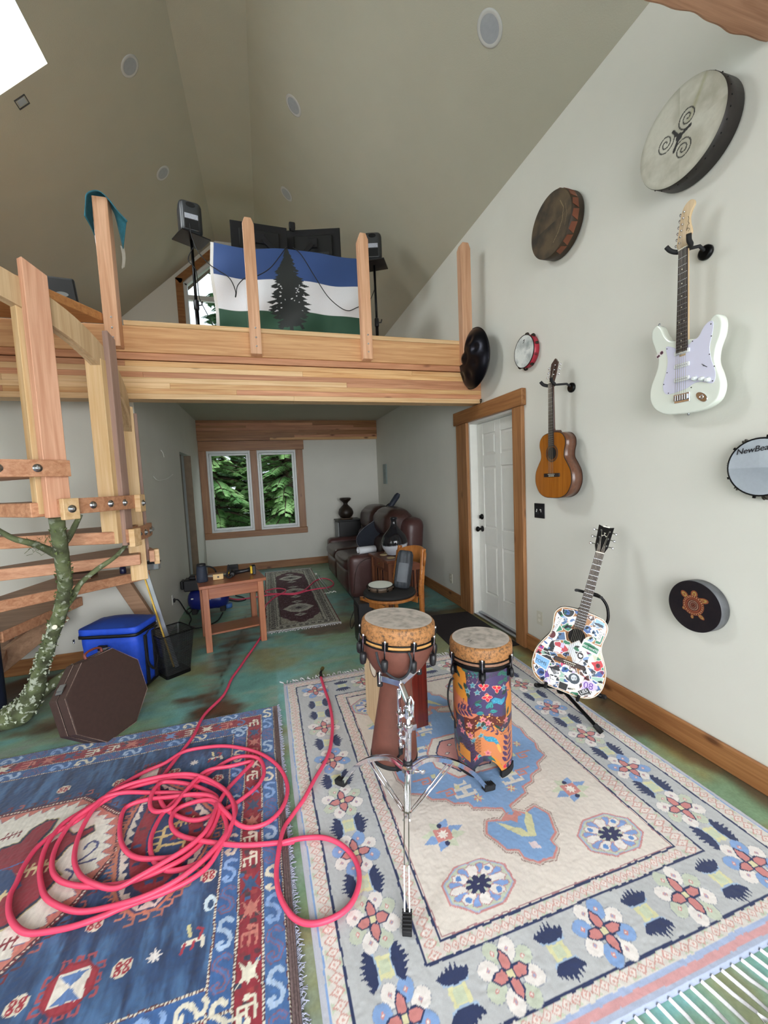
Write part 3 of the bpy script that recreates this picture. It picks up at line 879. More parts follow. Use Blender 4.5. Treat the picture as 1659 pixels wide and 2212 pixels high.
branch([(-1.60, 3.17, .17), (-1.53, 3.2, .20), (-1.46, 3.24, .24), (-1.38, 3.28, .30)], [.045, .04, .035, .03], 5)
branch([(-1.19, 2.75, 1.18), (-1.25, 2.68, 1.25), (-1.31, 2.60, 1.30), (-1.36, 2.55, 1.37)], [.024, .019, .015, .011], 6)
branch([(-1.17, 2.72, 1.2), (-1.12, 2.76, 1.28), (-1.07, 2.80, 1.40)], [.022, .018, .014], 7)
LICH = mat('lichen', '#bcc4ae', .95, var=.2, scale=60)
MOSS = mat('moss', '#59643a', .98, var=.35, scale=60)
rr = random.Random(9)
for nm, ma, cnt, lo, hi in [('lichen', LICH, 170, 0, 34), ('moss', MOSS, 110, 4, 58)]:
    m = MB()
    for _ in range(cnt):
        i = rr.randrange(lo, min(hi, len(C_)-1)); p = C_[i].lerp(C_[i+1], rr.random()); d = (C_[i+1]-C_[i]).normalized()
        nn = Vector((rr.uniform(-1, 1), rr.uniform(-1, .3), rr.uniform(-.3, 1))); nn = (nn-d*nn.dot(d)).normalized()
        c = p+nn*Rr[i]*1.0; s_ = rr.uniform(.004, .013)
        t = nn.orthogonal().normalized(); b_ = nn.cross(t)
        a = rr.uniform(0, 6)
        q = [c+(t*math.cos(a+k*2.1)+b_*math.sin(a+k*2.1))*s_+nn*rr.uniform(.002, .014) for k in range(3)]
        m.add([c-nn*.004]+q, [(0, 1, 2), (0, 2, 3), (0, 3, 1), (1, 3, 2)])
    o = m.build(nm, ma, tk, world=True); o['kind'] = 'stuff'
m = MB(); m.T = frame((-1.315, 2.925, .70), (1, 0, 0), (0, .3, .95), (0, -.95, .3)); m.lathe([(.014, 0), (.014, .004)], 14)
m.build('cut_twig_end', mat('cut_wood', '#e8e0cc', .8), tk, world=True)
# a lighter knot of moss threads at the fork
m = MB()
for _ in range(60):
    p = Vector((-1.23+rr.uniform(-.05, .05), 2.69+rr.uniform(-.04, .04), 1.24+rr.uniform(-.04, .05)))
    m.tube([p, p+Vector((rr.uniform(-.03, .03), rr.uniform(-.03, .01), rr.uniform(-.03, .03)))], .0012, 3)
m.build('moss_threads', MOSS, tk, world=True)['kind'] = 'stuff'

# ------------------------------------------------------------------ octagonal drum case leaning on the cooler
CASEM = mat('case_brown', '#43302b', .55, var=.10, scale=40, bump=.15, bscale=300)
cs = thing('drum_case', 'dark brown octagonal hard case leaning back on its edge', 'case', (-1.027, 2.848, .252), (-.3762, .7536, .8024))
R8 = .507*1.011/2/math.cos(PI/8)
oc = [(R8*math.cos(PI/8+PI/4*k), R8*math.sin(PI/8+PI/4*k)) for k in range(8)]
def octo(y0, y1, name, s_=1.0, ma=CASEM, bev=.006):
    m = MB(); m.T = frame((0, y1, 0), (1, 0, 0), (0, 0, 1), (0, -1, 0)); m.prism([(p[0]*s_, p[1]*s_) for p in oc], 0, y1-y0)
    return m.build(name, ma, cs, bev, 2)
octo(0, .065, 'case_lid'); octo(.069, .13, 'case_body'); octo(.06, .075, 'case_seam', .985, mat('case_lining', '#14110f', .6), 0)
EDG = mat('worn_edge', '#8a7468', .6, var=.5, scale=90)
m = MB()
for yy in (.001, .067):
    for k in range(8):
        p, q = oc[k], oc[(k+1) % 8]
        m.tube([(p[0]*1.001, yy, p[1]*1.001), (q[0]*1.001, yy, q[1]*1.001)], .0016, 4)
m.build('edge_piping', EDG, cs)
# handle on the top-left edge, two latches
def on_edge(k, t, y, out):
    p, q = Vector((oc[k][0], 0, oc[k][1])), Vector((oc[(k+1) % 8][0], 0, oc[(k+1) % 8][1]))
    c = p.lerp(q, t); n = Vector((c.x, 0, c.z)).normalized()
    return c+n*out+Vector((0, y, 0)), n, (q-p).normalized()
m = MB(); pts = []
for t, o_ in ((.25, .005), (.27, .03), (.4, .042), (.6, .042), (.73, .03), (.75, .005)):
    pts.append(on_edge(2, t, .03, o_)[0])
m.tube(catmull(pts, 4), .010, 8, flat=.7); m.build('handle', mat('handle_oxblood', '#7a3a33', .5), cs)
for k, t in ((3, .7), (2, .02)):
    c, n, d = on_edge(k, t, .067, .003)
    m = MB(); m.T = frame(c, d, (0, 1, 0), n); m.box(-.03, -.025, 0, .03, .025, .006).box(-.012, -.03, .006, .012, .02, .012)
    m.build('latch', STEEL, cs, .002)

# ------------------------------------------------------------------ blue soft cooler behind the case
BLU = mat('blue_nylon', '#1f4fd0', .6, var=.08, scale=25, bump=.2, bscale=40)
BLU2 = mat('blue_nylon_dark', '#1d3f8f', .6, var=.08, scale=25, bump=.15, bscale=40)
cl = thing('cooler_bag', 'bright blue soft cooler bag with black straps below the stair', 'cooler', (-1.165, 3.52, .008), (0, 0, -.26))
W2, D2, H2 = .205, .14, .47
def puffy(x0, x1, y0, y1, z0, z1, nx, nz, amp, seed):
    r_ = random.Random(seed); m = MB(); vs_ = []; fs = []
    per = []
    k = 8
    cs_ = [(x0, y0), (x1, y0), (x1, y1), (x0, y1)]
    for i in range(4):
        for j in range(k):
            a, b_ = cs_[i], cs_[(i+1) % 4]; t = j/k
            px, py = a[0]+(b_[0]-a[0])*t, a[1]+(b_[1]-a[1])*t
            rnd = .06
            per.append((px, py, math.sin(PI*t)))
    for zi in range(nz+1):
        z = z0+(z1-z0)*zi/nz; bul = math.sin(PI*zi/nz)
        for (px, py, w_) in per:
            f_ = 1+amp*bul*w_+r_.uniform(-amp, amp)*.25
            cn = 1-.05*(1-w_)**6
            vs_.append((((x0+x1)/2+(px-(x0+x1)/2)*f_*cn), ((y0+y1)/2+(py-(y0+y1)/2)*f_*cn), z))
    n = len(per)
    for zi in range(nz):
        for i in range(n):
            j = (i+1) % n; fs.append((zi*n+i, zi*n+j, (zi+1)*n+j, (zi+1)*n+i))
    fs.append(tuple(range(n))[::-1]); fs.append(tuple(nz*n+i for i in range(n)))
    m.add(vs_, fs, True); m.sm[-1] = m.sm[-2] = False
    return m
puffy(-W2, W2, -D2, D2, .02, H2-.03, 6, 8, .07, 1).build('bag_body', BLU, cl)
m = puffy(-W2-.012, W2+.012, -D2-.012, D2+.012, H2-.012, H2+.035, 6, 3, .04, 2); m.build('bag_lid', BLU, cl)
m = MB(); n = 10; vs_ = []
for i in range(n+1):
    for j in range(n+1):
        u, v = i/n, j/n
        vs_.append((-W2-.005+(2*W2+.01)*u, -D2-.005+(2*D2+.01)*v, H2+.034+.045*math.sin(PI*u)**.6*math.sin(PI*v)**.6))
m.add(vs_, [(i*(n+1)+j, (i+1)*(n+1)+j, (i+1)*(n+1)+j+1, i*(n+1)+j+1) for i in range(n) for j in range(n)], True)
m.build('lid_top', BLU2, cl)
m = puffy(-W2-.016, W2+.016, -D2-.016, D2+.016, H2-.036, H2-.014, 6, 1, 0, 3); m.build('zip', BLACK, cl)
m = MB().box(-W2-.008, -D2-.008, 0, W2+.008, D2+.008, .022); m.build('base_panel', BLACK, cl, .005)
STR = mat('black_webbing', '#131318', .8, var=.15, scale=80)
MB().box(-.05, -D2-.032, .12, -.005, -D2-.014, H2-.09).box(-.06, -D2-.036, H2-.12, .005, -D2-.014, H2-.085).build('buckle_strap', STR, cl, .003)
m = MB(); m.tube([(-W2-.03, -D2-.02, H2-.03), (-W2-.032, -D2-.02, H2-.06)], .006, 6); m.build('zip_pull', STEEL, cl)
m = MB()
for s_ in (-.05, .06):
    m.box(W2+.012, s_-.016, .03, W2+.022, s_+.016, H2-.06)
m.tube(catmull([(W2+.02, -.05, H2-.07), (W2+.05, -.04, H2-.02), (W2+.055, .05, H2-.03), (W2+.02, .07, H2-.08), (W2+.03, .08, .2), (W2+.045, .0, .12), (W2+.03, -.06, .2), (W2+.02, -.05, H2-.07)], 5), .012, 6, flat=.3)
m.build('side_strap', STR, cl)

# ------------------------------------------------------------------ wire mesh bin with a straightedge in it
MESH = None
def mesh_mat():
    m, nt, b = new_mat('wire_mesh')
    N = nt.nodes; L = nt.links
    b.inputs['Base Color'].default_value = (.01, .01, .012, 1); b.inputs['Roughness'].default_value = .4
    tr = N.new('ShaderNodeBsdfTransparent'); mx = N.new('ShaderNodeMixShader'); tc = N.new('ShaderNodeTexCoord')
    ck = N.new('ShaderNodeTexVoronoi'); ck.inputs['Scale'].default_value = 620; ck.inputs['Randomness'].default_value = 0
    L.new(tc.outputs['Object'], ck.inputs['Vector'])
    gt = N.new('ShaderNodeMath'); gt.operation = 'GREATER_THAN'; gt.inputs[1].default_value = .43
    L.new(ck.outputs['Distance'], gt.inputs[0]); L.new(gt.outputs[0], mx.inputs[0])
    L.new(tr.outputs[0], mx.inputs[1]); L.new(b.outputs[0], mx.inputs[2]); L.new(mx.outputs[0], N['Material Output'].inputs[0])
    return m
MESH = mesh_mat()
bn = thing('wastebasket', 'black wire mesh wastebasket between the blue cooler and the side table', 'bin', (-.83, 3.61, 0), (0, 0, .62))
def rrect(hx, hy, r, k=4):
    out = []
    for cx_, cy_, a in ((hx-r, hy-r, 0), (-hx+r, hy-r, 90), (-hx+r, -hy+r, 180), (hx-r, -hy+r, 270)):
        for i in range(k+1):
            t = math.radians(a+90*i/k); out.append((cx_+r*math.cos(t), cy_+r*math.sin(t)))
    return out
b0, b1 = rrect(.10, .10, .02), rrect(.138, .138, .025)
n = len(b0); m = MB(); m.add([(p[0], p[1], .03) for p in b0]+[(p[0], p[1], .365) for p in b1], [(i, (i+1) % n, n+(i+1) % n, n+i) for i in range(n)], True)
m.build('mesh_wall', MESH, bn)
m = MB(); m.prism(b0, .0, .03); m.build('bin_base', BLKM, bn, .003)
MB().tube([(p[0], p[1], .365) for p in b1], .006, 8, closed=True).build('rim', BLKM, bn)
lv = thing('straightedge', 'long aluminium straightedge with yellow edge leaning from stair to bin', 'straightedge', (-.81, 3.64, .035))
m = MB(); m.beam((0, 0, 0), (-.225, .10, .965), .03, .012, (0, 1, 0)); m.build('aluminium_bar', STEEL, lv, .001)
m = MB(); m.beam((-.024, .0, 0), (-.249, .10, .965), .012, .014, (0, 1, 0)); m.build('yellow_edge', mat('yellow_edge', '#c9a33c', .5), lv, .001)
tg = MB(); tg.T = Matrix.Translation((-.965, 3.78, .18)) @ Euler((-.2, .3, .2)).to_matrix().to_4x4(); tg.box(-.05, -.002, -.09, .05, .002, .09)
tag(tg.build('paper_sheet', mat('printed_paper', '#dcd8dc', .8, var=.2, scale=40), None), 'white printed sheet propped against the wall corner behind the bin', 'paper')

# ------------------------------------------------------------------ large pale floral rug
CREAM, NAVY, PINK, LBLUE, GREYB = '#d8cfc6', '#1e2c56', '#c77f7c', '#7f9fcf', '#b9b9b9'
SAGE, YEL, OFFW, ROSE, PALE = '#bcc4b0', '#d3d0a2', '#e2dcd8', '#c99a92', '#cfc9c2'
rx0, ry0, rx1, ry1 = .035, .775, 1.912, 3.05
cv = Canvas(rx0, ry0, rx1, ry1, .0036, PALE, wob=.0035)
def rectring(a, b, c, d, w_, col):
    cv.line([(a, b), (c, b), (c, d), (a, d)], w_, col, closed=True)
cv.rect(rx0-.1, ry0-.1, rx1+.1, ry1+.1, '#b7b9c4')
cv.rect(rx0+.022, ry0-.1, rx1-.022, ry1+.1, LBLUE)
cv.rect(rx0+.028, ry0-.1, rx1-.028, ry1+.1, '#d5cfc9')
# woven end stripes
cv.rect(rx0-.1, ry0-.1, rx1+.1, ry0+.022, '#aab4cc'); cv.rect(rx0-.1, ry0+.022, rx1+.1, ry0+.042, '#cf9a9c'); cv.rect(rx0-.1, ry0+.042, rx1+.1, ry0+.056, '#a3b2d3')
cv.rect(rx0-.1, ry1-.03, rx1+.1, ry1+.1, '#b5a9b4')
ox0, oy0, ox1, oy1 = .125, .872, 1.812, 2.957      # outer navy line
ix0, iy0, ix1, iy1 = .385, 1.063, 1.565, 2.742     # inner navy line
jx0, jy0, jx1, jy1 = .452, 1.112, 1.477, 2.686     # field line
def zig(x, y, dx, dy, n_, w_, c1):
    """guard stripe of linked pink diamonds and sage triangles"""
    for i in range(n_):
        cx_, cy_ = x+dx*(i+.5), y+dy*(i+.5)
        if abs(dx) > abs(dy): hx, hy = abs(dx)*.5, w_*.42
        else: hx, hy = w_*.42, abs(dy)*.5
        sx, sy = (0, w_*.46) if abs(dx) > abs(dy) else (w_*.46, 0)
        s_ = 1 if i % 2 else -1
        cv.poly([(cx_+sx*s_-hx*.9*(abs(dy) < abs(dx)), cy_+sy*s_-hy*.9*(abs(dy) > abs(dx))), (cx_+sx*s_+hx*.9*(abs(dy) < abs(dx)), cy_+sy*s_+hy*.9*(abs(dy) > abs(dx))), (cx_, cy_)], SAGE)
        cv.poly([(cx_-hx, cy_), (cx_, cy_-hy), (cx_+hx, cy_), (cx_, cy_+hy)], ROSE)
        cv.poly([(cx_-hx*.72, cy_), (cx_, cy_-hy*.72), (cx_+hx*.72, cy_), (cx_, cy_+hy*.72)], '#e0d6d0')
        cv.disc(cx_, cy_, min(hx, hy)*.25, '#cfa39a')
step = .034
for (a, b, c, d, w_) in [(rx0+.03, ry0+.058, ox0, ry1-.03, .055)]:
    ny_ = int((d-b)/step)
    zig((a+c)/2, b, 0, (d-b)/ny_, ny_, c-a, 1); zig(rx1-.03-(c-a)/2, b, 0, (d-b)/ny_, ny_, c-a, 1)
nx_ = int((ox1-ox0)/step)
zig(ox0, (ry0+.056+oy0)/2, (ox1-ox0)/nx_, 0, nx_, oy0-ry0-.06, 1); zig(ox0, (oy1+ry1-.03)/2, (ox1-ox0)/nx_, 0, nx_, ry1-.03-oy1, 1)
# main border ground
cv.rect(ox0, oy0, ox1, oy1, '#b6b8ba')
rectring(ox0, oy0, ox1, oy1, .009, NAVY)
cv.rect(ix0, iy0, ix1, iy1, '#d3cac4')
nx_ = int((ix1-ix0)/step); ny_ = int((iy1-iy0)/step)
zig((ix0+jx0)/2, iy0, 0, (iy1-iy0)/ny_, ny_, jx0-ix0-.008, 1); zig((ix1+jx1)/2, iy0, 0, (iy1-iy0)/ny_, ny_, ix1-jx1-.008, 1)
zig(jx0, (iy0+jy0)/2, (jx1-jx0)/nx_, 0, nx_, jy0-iy0-.008, 1); zig(jx0, (iy1+jy1)/2, (jx1-jx0)/nx_, 0, nx_, iy1-jy1-.008, 1)
rectring(ix0, iy0, ix1, iy1, .009, NAVY)
cv.rect(jx0, jy0, jx1, jy1, CREAM)
rectring(jx0, jy0, jx1, jy1, .008, NAVY); rectring(jx0+.008, jy0+.008, jx1-.008, jy1-.008, .004, '#a5767a')
def flower(cx_, cy_, blue, s_=1.0, sx=1.0):
    other = LBLUE if blue else '#bfc6b4'
    for k in range(8):
        a = math.radians(22.5+45*k); col = OFFW if k % 2 == (0 if blue else 1) else other
        px, py = cx_+.068*s_*sx*math.cos(a), cy_+.068*s_*math.sin(a)
        cv.disc(px, py, .0345*s_, '#8f93a0', ry=.029*s_, ang=a)
        cv.disc(px, py, .033*s_, col, ry=.0275*s_, ang=a)
        cv.poly([(px-.009, py), (px, py-.009), (px+.009, py), (px, py+.009)], '#cc8c88' if col != OFFW else '#c79b9b')
        cv.disc(px, py, .0035, OFFW if col != OFFW else '#9aa0c0')
    for k in range(4):
        a = math.radians(90*k); c_, s2 = math.cos(a), math.sin(a)
        L_ = (.064 if k % 2 else .060)*s_
        def R(u, v): return (cx_+(u*c_-v*s2)*sx, cy_+u*s2+v*c_)
        cv.poly([R(.004, 0), R(.018, .019), R(.045, .019), R(L_+.008, 0), R(.045, -.019), R(.018, -.019)], NAVY)
        cv.poly([R(.010, 0), R(.02, .0145), R(.043, .0145), R(L_, 0), R(.043, -.0145), R(.02, -.0145)], PINK)
    cv.rect(cx_-.0135, cy_-.0135, cx_+.0135, cy_+.0135, NAVY); cv.rect(cx_-.010, cy_-.010, cx_+.010, cy_+.010, '#d9d2a8')
def pair(cx_, cy_, horiz, s_=1.0, seed=0):
    r_ = random.Random(seed)
    def R(u, v): return (cx_+u*s_, cy_+v*s_) if horiz else (cx_+v*s_, cy_+u*s_)
    cv.poly([R(-.034, -.034), R(-.01, -.028), R(.01, -.034), R(.034, -.03), R(.028, 0), R(.036, .032), R(.01, .028), R(-.012, .034), R(-.034, .03), R(-.028, 0)], YEL)
    cv.poly([R(-.018, -.018), R(.018, -.018), R(.018, .018), R(-.018, .018)], '#c2cbb0')
    for sg in (-1, 1):
        cv.poly([R(sg*u, v) for u, v in [(.028, -.042), (.05, -.05), (.05, .05), (.028, .042), (.022, 0)]], '#9fb5cf')
        pts = [(.032, -.036), (.045, -.05)]
        nsp = 7
        for i in range(nsp):
            v0 = -.056+.112*i/nsp; v1 = -.056+.112*(i+.5)/nsp
            hgt = .092-.5*abs(v1)+r_.uniform(-.004, .004)
            pts += [(.066-.2*abs(v0), v0), (hgt, v1+.004)]
        pts += [(.055, .056), (.045, .05), (.032, .036), (.027, 0)]
        cv.poly([R(sg*u, v) for u, v in pts], NAVY)
XL_, XR_ = .256, 1.682
ysL = [.968, 1.243, 1.507, 1.79, 2.085, 2.40]
# left and right borders
for X_ in (XL_, XR_):
    for k, yy in enumerate(ysL):
        flower(X_+(.02 if X_ == XL_ and k == 0 else 0), yy, k % 2 == 0)
    flower(X_, 2.862, True)
    for yy in (1.105, 1.377, 1.645, 1.937, 2.243): pair(X_, yy, True, seed=int(yy*100))
    pair(X_, 2.545, True, .92, 5); pair(X_, 2.68, True, .92, 6)
for X_, b_ in ((.621, False), (.976, True), (1.336, False)):
    flower(X_, .966, b_); flower(X_, 2.86, b_)
for X_ in (.452, .80, 1.155, 1.512):
    pair(X_, .966, False, .95, int(X_*100)); pair(X_, 2.86, False, .95, int(X_*77))
# field: octagons, small crosses
def octagon(cx_, cy_, sx, sy):
    def ng(n_, r, a0=0): return [(cx_+r*sx*math.cos(a0+2*PI*k/n_), cy_+r*sy*math.sin(a0+2*PI*k/n_)) for k in range(n_)]
    cv.poly(ng(8, .148, PI/8), '#c48787'); cv.poly(ng(8, .139, PI/8), '#9fb0cc'); cv.poly(ng(8, .133, PI/8), SAGE)
    for k in range(16):
        a = 2*PI*k/16; big = k % 2 == 0
        r0, r1 = (.035, .115) if big else (.06, .118)
        w_ = .024 if big else .014
        d, t = (math.cos(a), math.sin(a)), (-math.sin(a), math.cos(a))
        def Q(r, v): return (cx_+(d[0]*r+t[0]*v)*sx, cy_+(d[1]*r+t[1]*v)*sy)
        rm = (r0+r1)/2+.01
        cv.poly([Q(r0-.01, 0), Q(rm-.012, w_+.004), Q(rm+.014, w_+.004), Q(r1+.006, 0), Q(rm+.014, -w_-.004), Q(rm-.012, -w_-.004)], '#b98a8c')
        cv.poly([Q(r0-.004, 0), Q(rm-.012, w_), Q(rm+.014, w_), Q(r1, 0), Q(rm+.014, -w_), Q(rm-.012, -w_)], OFFW if big else '#7d9bd0')
        if big and k % 4 == 2: cv.disc(*Q(rm+.004, 0), .011, '#5f8ac6')
    for k in range(8):
        a = 2*PI*k/8; d, t = (math.cos(a), math.sin(a)), (-math.sin(a), math.cos(a))
        def Q(r, v): return (cx_+(d[0]*r+t[0]*v)*sx, cy_+(d[1]*r+t[1]*v)*sy)
        cv.poly([Q(.004, 0), Q(.022, .012), Q(.05, .010), Q(.055, 0), Q(.05, -.010), Q(.022, -.012)], '#1c2350')
for cx_, cy_ in ((.665, 1.235), (1.288, 1.243), (.60, 2.53), (1.30, 2.53)): octagon(cx_, cy_, 1.0, .66 if cy_ < 2 else .8)
def smallx(cx_, cy_):
    for a, col in ((40, '#7f9fcf'), (140, '#c7cdb5'), (220, '#7f9fcf'), (320, '#c7cdb5')):
        a = math.radians(a)
        for o_ in (-.45, .45):
            dx, dy = math.cos(a+o_), math.sin(a+o_)
            cv.poly([(cx_+dx*.02, cy_+dy*.02), (cx_+dx*.05-dy*.022, cy_+dy*.05+dx*.022), (cx_+dx*.1, cy_+dy*.075), (cx_+dx*.05+dy*.022, cy_+dy*.05-dx*.022)], col)
    cv.rect(cx_-.036, cy_-.030, cx_+.036, cy_+.030, '#cc8580')
    for k in range(8):
        a = 2*PI*k/8; cv.poly([(cx_, cy_), (cx_+.014*math.cos(a+.4), cy_+.014*math.sin(a+.4)), (cx_+.027*math.cos(a), cy_+.024*math.sin(a)), (cx_+.014*math.cos(a-.4), cy_+.014*math.sin(a-.4))], '#efe6de')
    cv.disc(cx_, cy_+.042, .011, '#1c2350'); cv.disc(cx_, cy_-.042, .011, '#1c2350')
for c_ in ((.63, 1.468), (1.31, 1.492), (.60, 2.30), (1.33, 2.30)): smallx(*c_)
# central blue medallion with pendants (symmetric about its centre)
mcx, mcy = .958, 1.90
RT = [(.973, 1.478), (.972, 1.508), (1.035, 1.532), (1.09, 1.55), (1.10, 1.585), (1.166, 1.606), (1.19, 1.64), (1.253, 1.662), (1.27, 1.70), (1.345, 1.735), (1.34, 1.79), (1.36, 1.83), (1.352, 1.90)]
half = [(x-mcx, y-mcy) for x, y in RT]
full = half+[(x, -y) for x, y in half[::-1]]+[(-x, -y) for x, y in half]+[(-x, y) for x, y in half[::-1]]
PD = [(.0, 0), (.06, -.037), (.078, -.028), (.118, -.018), (.148, -.066), (.128, -.11), (.115, -.151), (.068, -.172), (.07, -.207), (.03, -.238), (0, -.232)]
PDF = PD+[(-x, y) for x, y in PD[::-1]]
def grow(P, d):
    cx_ = sum(p[0] for p in P)/len(P); cy_ = sum(p[1] for p in P)/len(P); out = []
    n_ = len(P)
    for i in range(n_):
        a, b_, c_ = P[i-1], P[i], P[(i+1) % n_]
        t = (c_[0]-a[0], c_[1]-a[1]); L_ = math.hypot(*t)+1e-9; nn = (t[1]/L_, -t[0]/L_)
        if nn[0]*(b_[0]-cx_)+nn[1]*(b_[1]-cy_) < 0: nn = (-nn[0], -nn[1])
        out.append((b_[0]+nn[0]*d, b_[1]+nn[1]*d))
    return out
M_ = [(mcx+x, mcy+y) for x, y in full]
D1 = [(mcx+.004+x, mcy-.424+y) for x, y in PDF]; D2_ = [(mcx-.004-x, mcy+.424-y) for x, y in PDF]
for d, col in ((.022, '#8b6b66'), (.019, '#c4b9b0'), (.012, '#c98580'), (.003, '#87a3c6')):
    for P in (M_, D1, D2_): cv.poly(grow(P, d), col)
for P in (M_, D1, D2_): cv.poly(P, '#7b9fcc')
for sy in (1, -1):
    b_ = (mcx, mcy-sy*.424)
    def Q(x, y): return (b_[0]+sy*x, b_[1]+sy*y)
    cv.poly([Q(-.085, -.028), Q(-.055, -.05), Q(-.03, -.075), Q(.0, -.09), Q(.01, -.12), Q(.035, -.06), Q(.07, -.02), Q(.082, -.045), Q(.055, -.10), Q(.035, -.14), Q(-.02, -.128), Q(-.06, -.075)], '#cfcda0')
    cv.poly([Q(-.05, -.015), Q(-.02, -.005), Q(.0, -.02), Q(.03, -.0), Q(.045, -.03), Q(.02, -.035), Q(.0, -.06), Q(-.02, -.04), Q(-.055, -.035)], '#c98880')
    cv.poly([Q(-.015, -.185), Q(.02, -.195), Q(.015, -.16), Q(-.015, -.155)], '#d8c8cc')
def hook(x, y, sx, sy, s_=1.0):
    """angular cream hook figure"""
    pts = [(-.05, -.01), (.05, -.01), (.05, .012), (.012, .012), (.012, .04), (.045, .04), (.05, .026), (.062, .03), (.058, .058), (-.058, .058), (-.062, .03), (-.05, .026), (-.045, .04), (-.012, .04), (-.012, .012), (-.05, .012)]
    cv.poly([(x+a*sx*s_, y+b*sy*s_) for a, b in pts], '#dcd8d0')
    cv.poly([(x+a*sx*s_, y+b*sy*s_) for a, b in [(-.03, -.05), (-.012, -.03), (.012, -.03), (.03, -.05), (.035, -.02), (-.035, -.02)]], '#dcd8d0')
for sx in (-1, 1):
    hook(mcx+sx*.25, mcy+.06, sx, 1, 1.05); hook(mcx+sx*.13, mcy-.23, sx, -1, .95); hook(mcx+sx*.13, mcy+.25, sx, 1, .95)
    for sy in (-1, 1):
        # square meanders at the medallion edge
        for (mx, my) in ((.29, .11), (.21, .215)):
            cx_, cy_ = mcx+sx*mx, mcy+sy*my
            cv.line([(cx_+sx*a, cy_+sy*b) for a, b in [(.05, .0), (-.03, .0), (-.03, .035), (.01, .035), (.01, .018), (-.008, .018)]], .010, '#c98880')
            cv.rect(cx_-sx*.055-.012, cy_-.012, cx_-sx*.055+.012, cy_+.012, '#cfcda0')
        for (mx, my) in ((.17, .10), (.09, .31), (.31, .04)):
            cx_, cy_ = mcx+sx*mx, mcy+sy*my
            for k in range(8):
                a = 2*PI*k/8+.2; cv.poly([(cx_, cy_), (cx_+.012*math.cos(a+.5), cy_+.012*math.sin(a+.5)), (cx_+.028*math.cos(a), cy_+.028*math.sin(a)), (cx_+.012*math.cos(a-.5), cy_+.012*math.sin(a-.5))], '#d6cfa6' if k % 2 else '#c98880')
# inner pink octagon
def ell8(rx, ry, col): cv.poly([(mcx+rx*x, mcy+.0+ry*y) for x, y in [(-1, -.35), (-.6, -1), (.6, -1), (1, -.35), (1, .35), (.6, 1), (-.6, 1), (-1, .35)]], col)
ell8(.20, .165, '#c98880'); ell8(.19, .155, '#dcd6cc'); ell8(.15, .128, NAVY); ell8(.142, .12, '#cb8c86')
for (a, b) in [(-.08, -.06), (0, -.08), (.08, -.06), (-.09, .02), (0, 0), (.09, .02), (-.05, .08), (.05, .08)]:
    cx_, cy_ = mcx+a, mcy+b
    cv.poly([(cx_-.016, cy_), (cx_, cy_-.012), (cx_+.016, cy_), (cx_, cy_+.012)], NAVY); cv.poly([(cx_-.011, cy_), (cx_, cy_-.008), (cx_+.011, cy_), (cx_, cy_+.008)], '#ddd8d0')
cv.disc(.52, 2.53, .001, NAVY)
tone = 1+(fbm(cv.PX, cv.PY, 5, 1)-.5)*.14+(fbm(cv.PX, cv.PY*.35, 60, 2, 2)-.5)*.10+(rng.random(cv.PX.shape)-.5)*.05
cv.C = cv.C*tone[..., None]
RUGM = attr_mat('wool_pile', .95, .06, 500, sheen=.25)
rug = thing('floral_rug', 'large pale floral rug with cream field, blue medallion and navy-edged flower border', 'rug', ((rx0+rx1)/2, (ry0+ry1)/2, 0))
hgt = .009+(fbm(cv.PX, cv.PY, 90, 3, 2)-.5)*.0022+(fbm(cv.PX, cv.PY, 3, 0, 2)-.5)*.002
edge = np.minimum(np.minimum(cv.PX-rx0, rx1-cv.PX), np.minimum(cv.PY-ry0, ry1-cv.PY))
hgt = np.where(edge < .004, .001, hgt)
bow = .03*np.clip(1-(cv.PX-rx0)/.3, 0, 1)*np.clip(1-(cv.PY-ry0)/1.2, 0, 1)
cv.mesh('rug_pile', RUGM, np.stack([cv.PX+bow-(rx0+rx1)/2, cv.PY-(ry0+ry1)/2, hgt], -1), rug)
YARN = mat('white_yarn', '#d9d8dc', .95, var=.1, scale=200)
def tassels(parent, pts_dirs, lo, hi, seed, r=.0022, strands=4, droop=.5, name='fringe', ma=YARN):
    r_ = random.Random(seed); m = MB()
    for (p, d) in pts_dirs:
        p = Vector(p); d = Vector(d); sd = Vector((-d.y, d.x, 0)); L_ = r_.uniform(lo, hi); bend = r_.uniform(-.6, .6)*droop
        tip = p+d*L_+sd*bend*L_*.5
        mid = p+d*L_*.5+sd*bend*L_*.05
        m.tube([p+Vector((0, 0, .003)), mid+Vector((0, 0, .004)), tip+Vector((0, 0, .003))], [r*1.2, r*1.3, r*1.0], 5)
        for k in range(strands):
            q = tip+(d*r_.uniform(.2, .5)+sd*r_.uniform(-.25, .25))*L_*.5
            m.tube([tip+Vector((0, 0, .003)), q+Vector((0, 0, .002))], [r*.6, r*.3], 3)
    o = m.build(name, ma, parent, world=True); o['kind'] = 'stuff'; return o
tassels(rug, [((rx0+.015+i*.042, ry0, 0), (.22, -1, 0)) for i in range(45)], .08, .12, 1, .0050, 9, .6)
tassels(rug, [((rx0+.01+i*.022, ry1, 0), (-.2, 1, 0)) for i in range(85)], .03, .06, 2, .004, 4, 1.3)

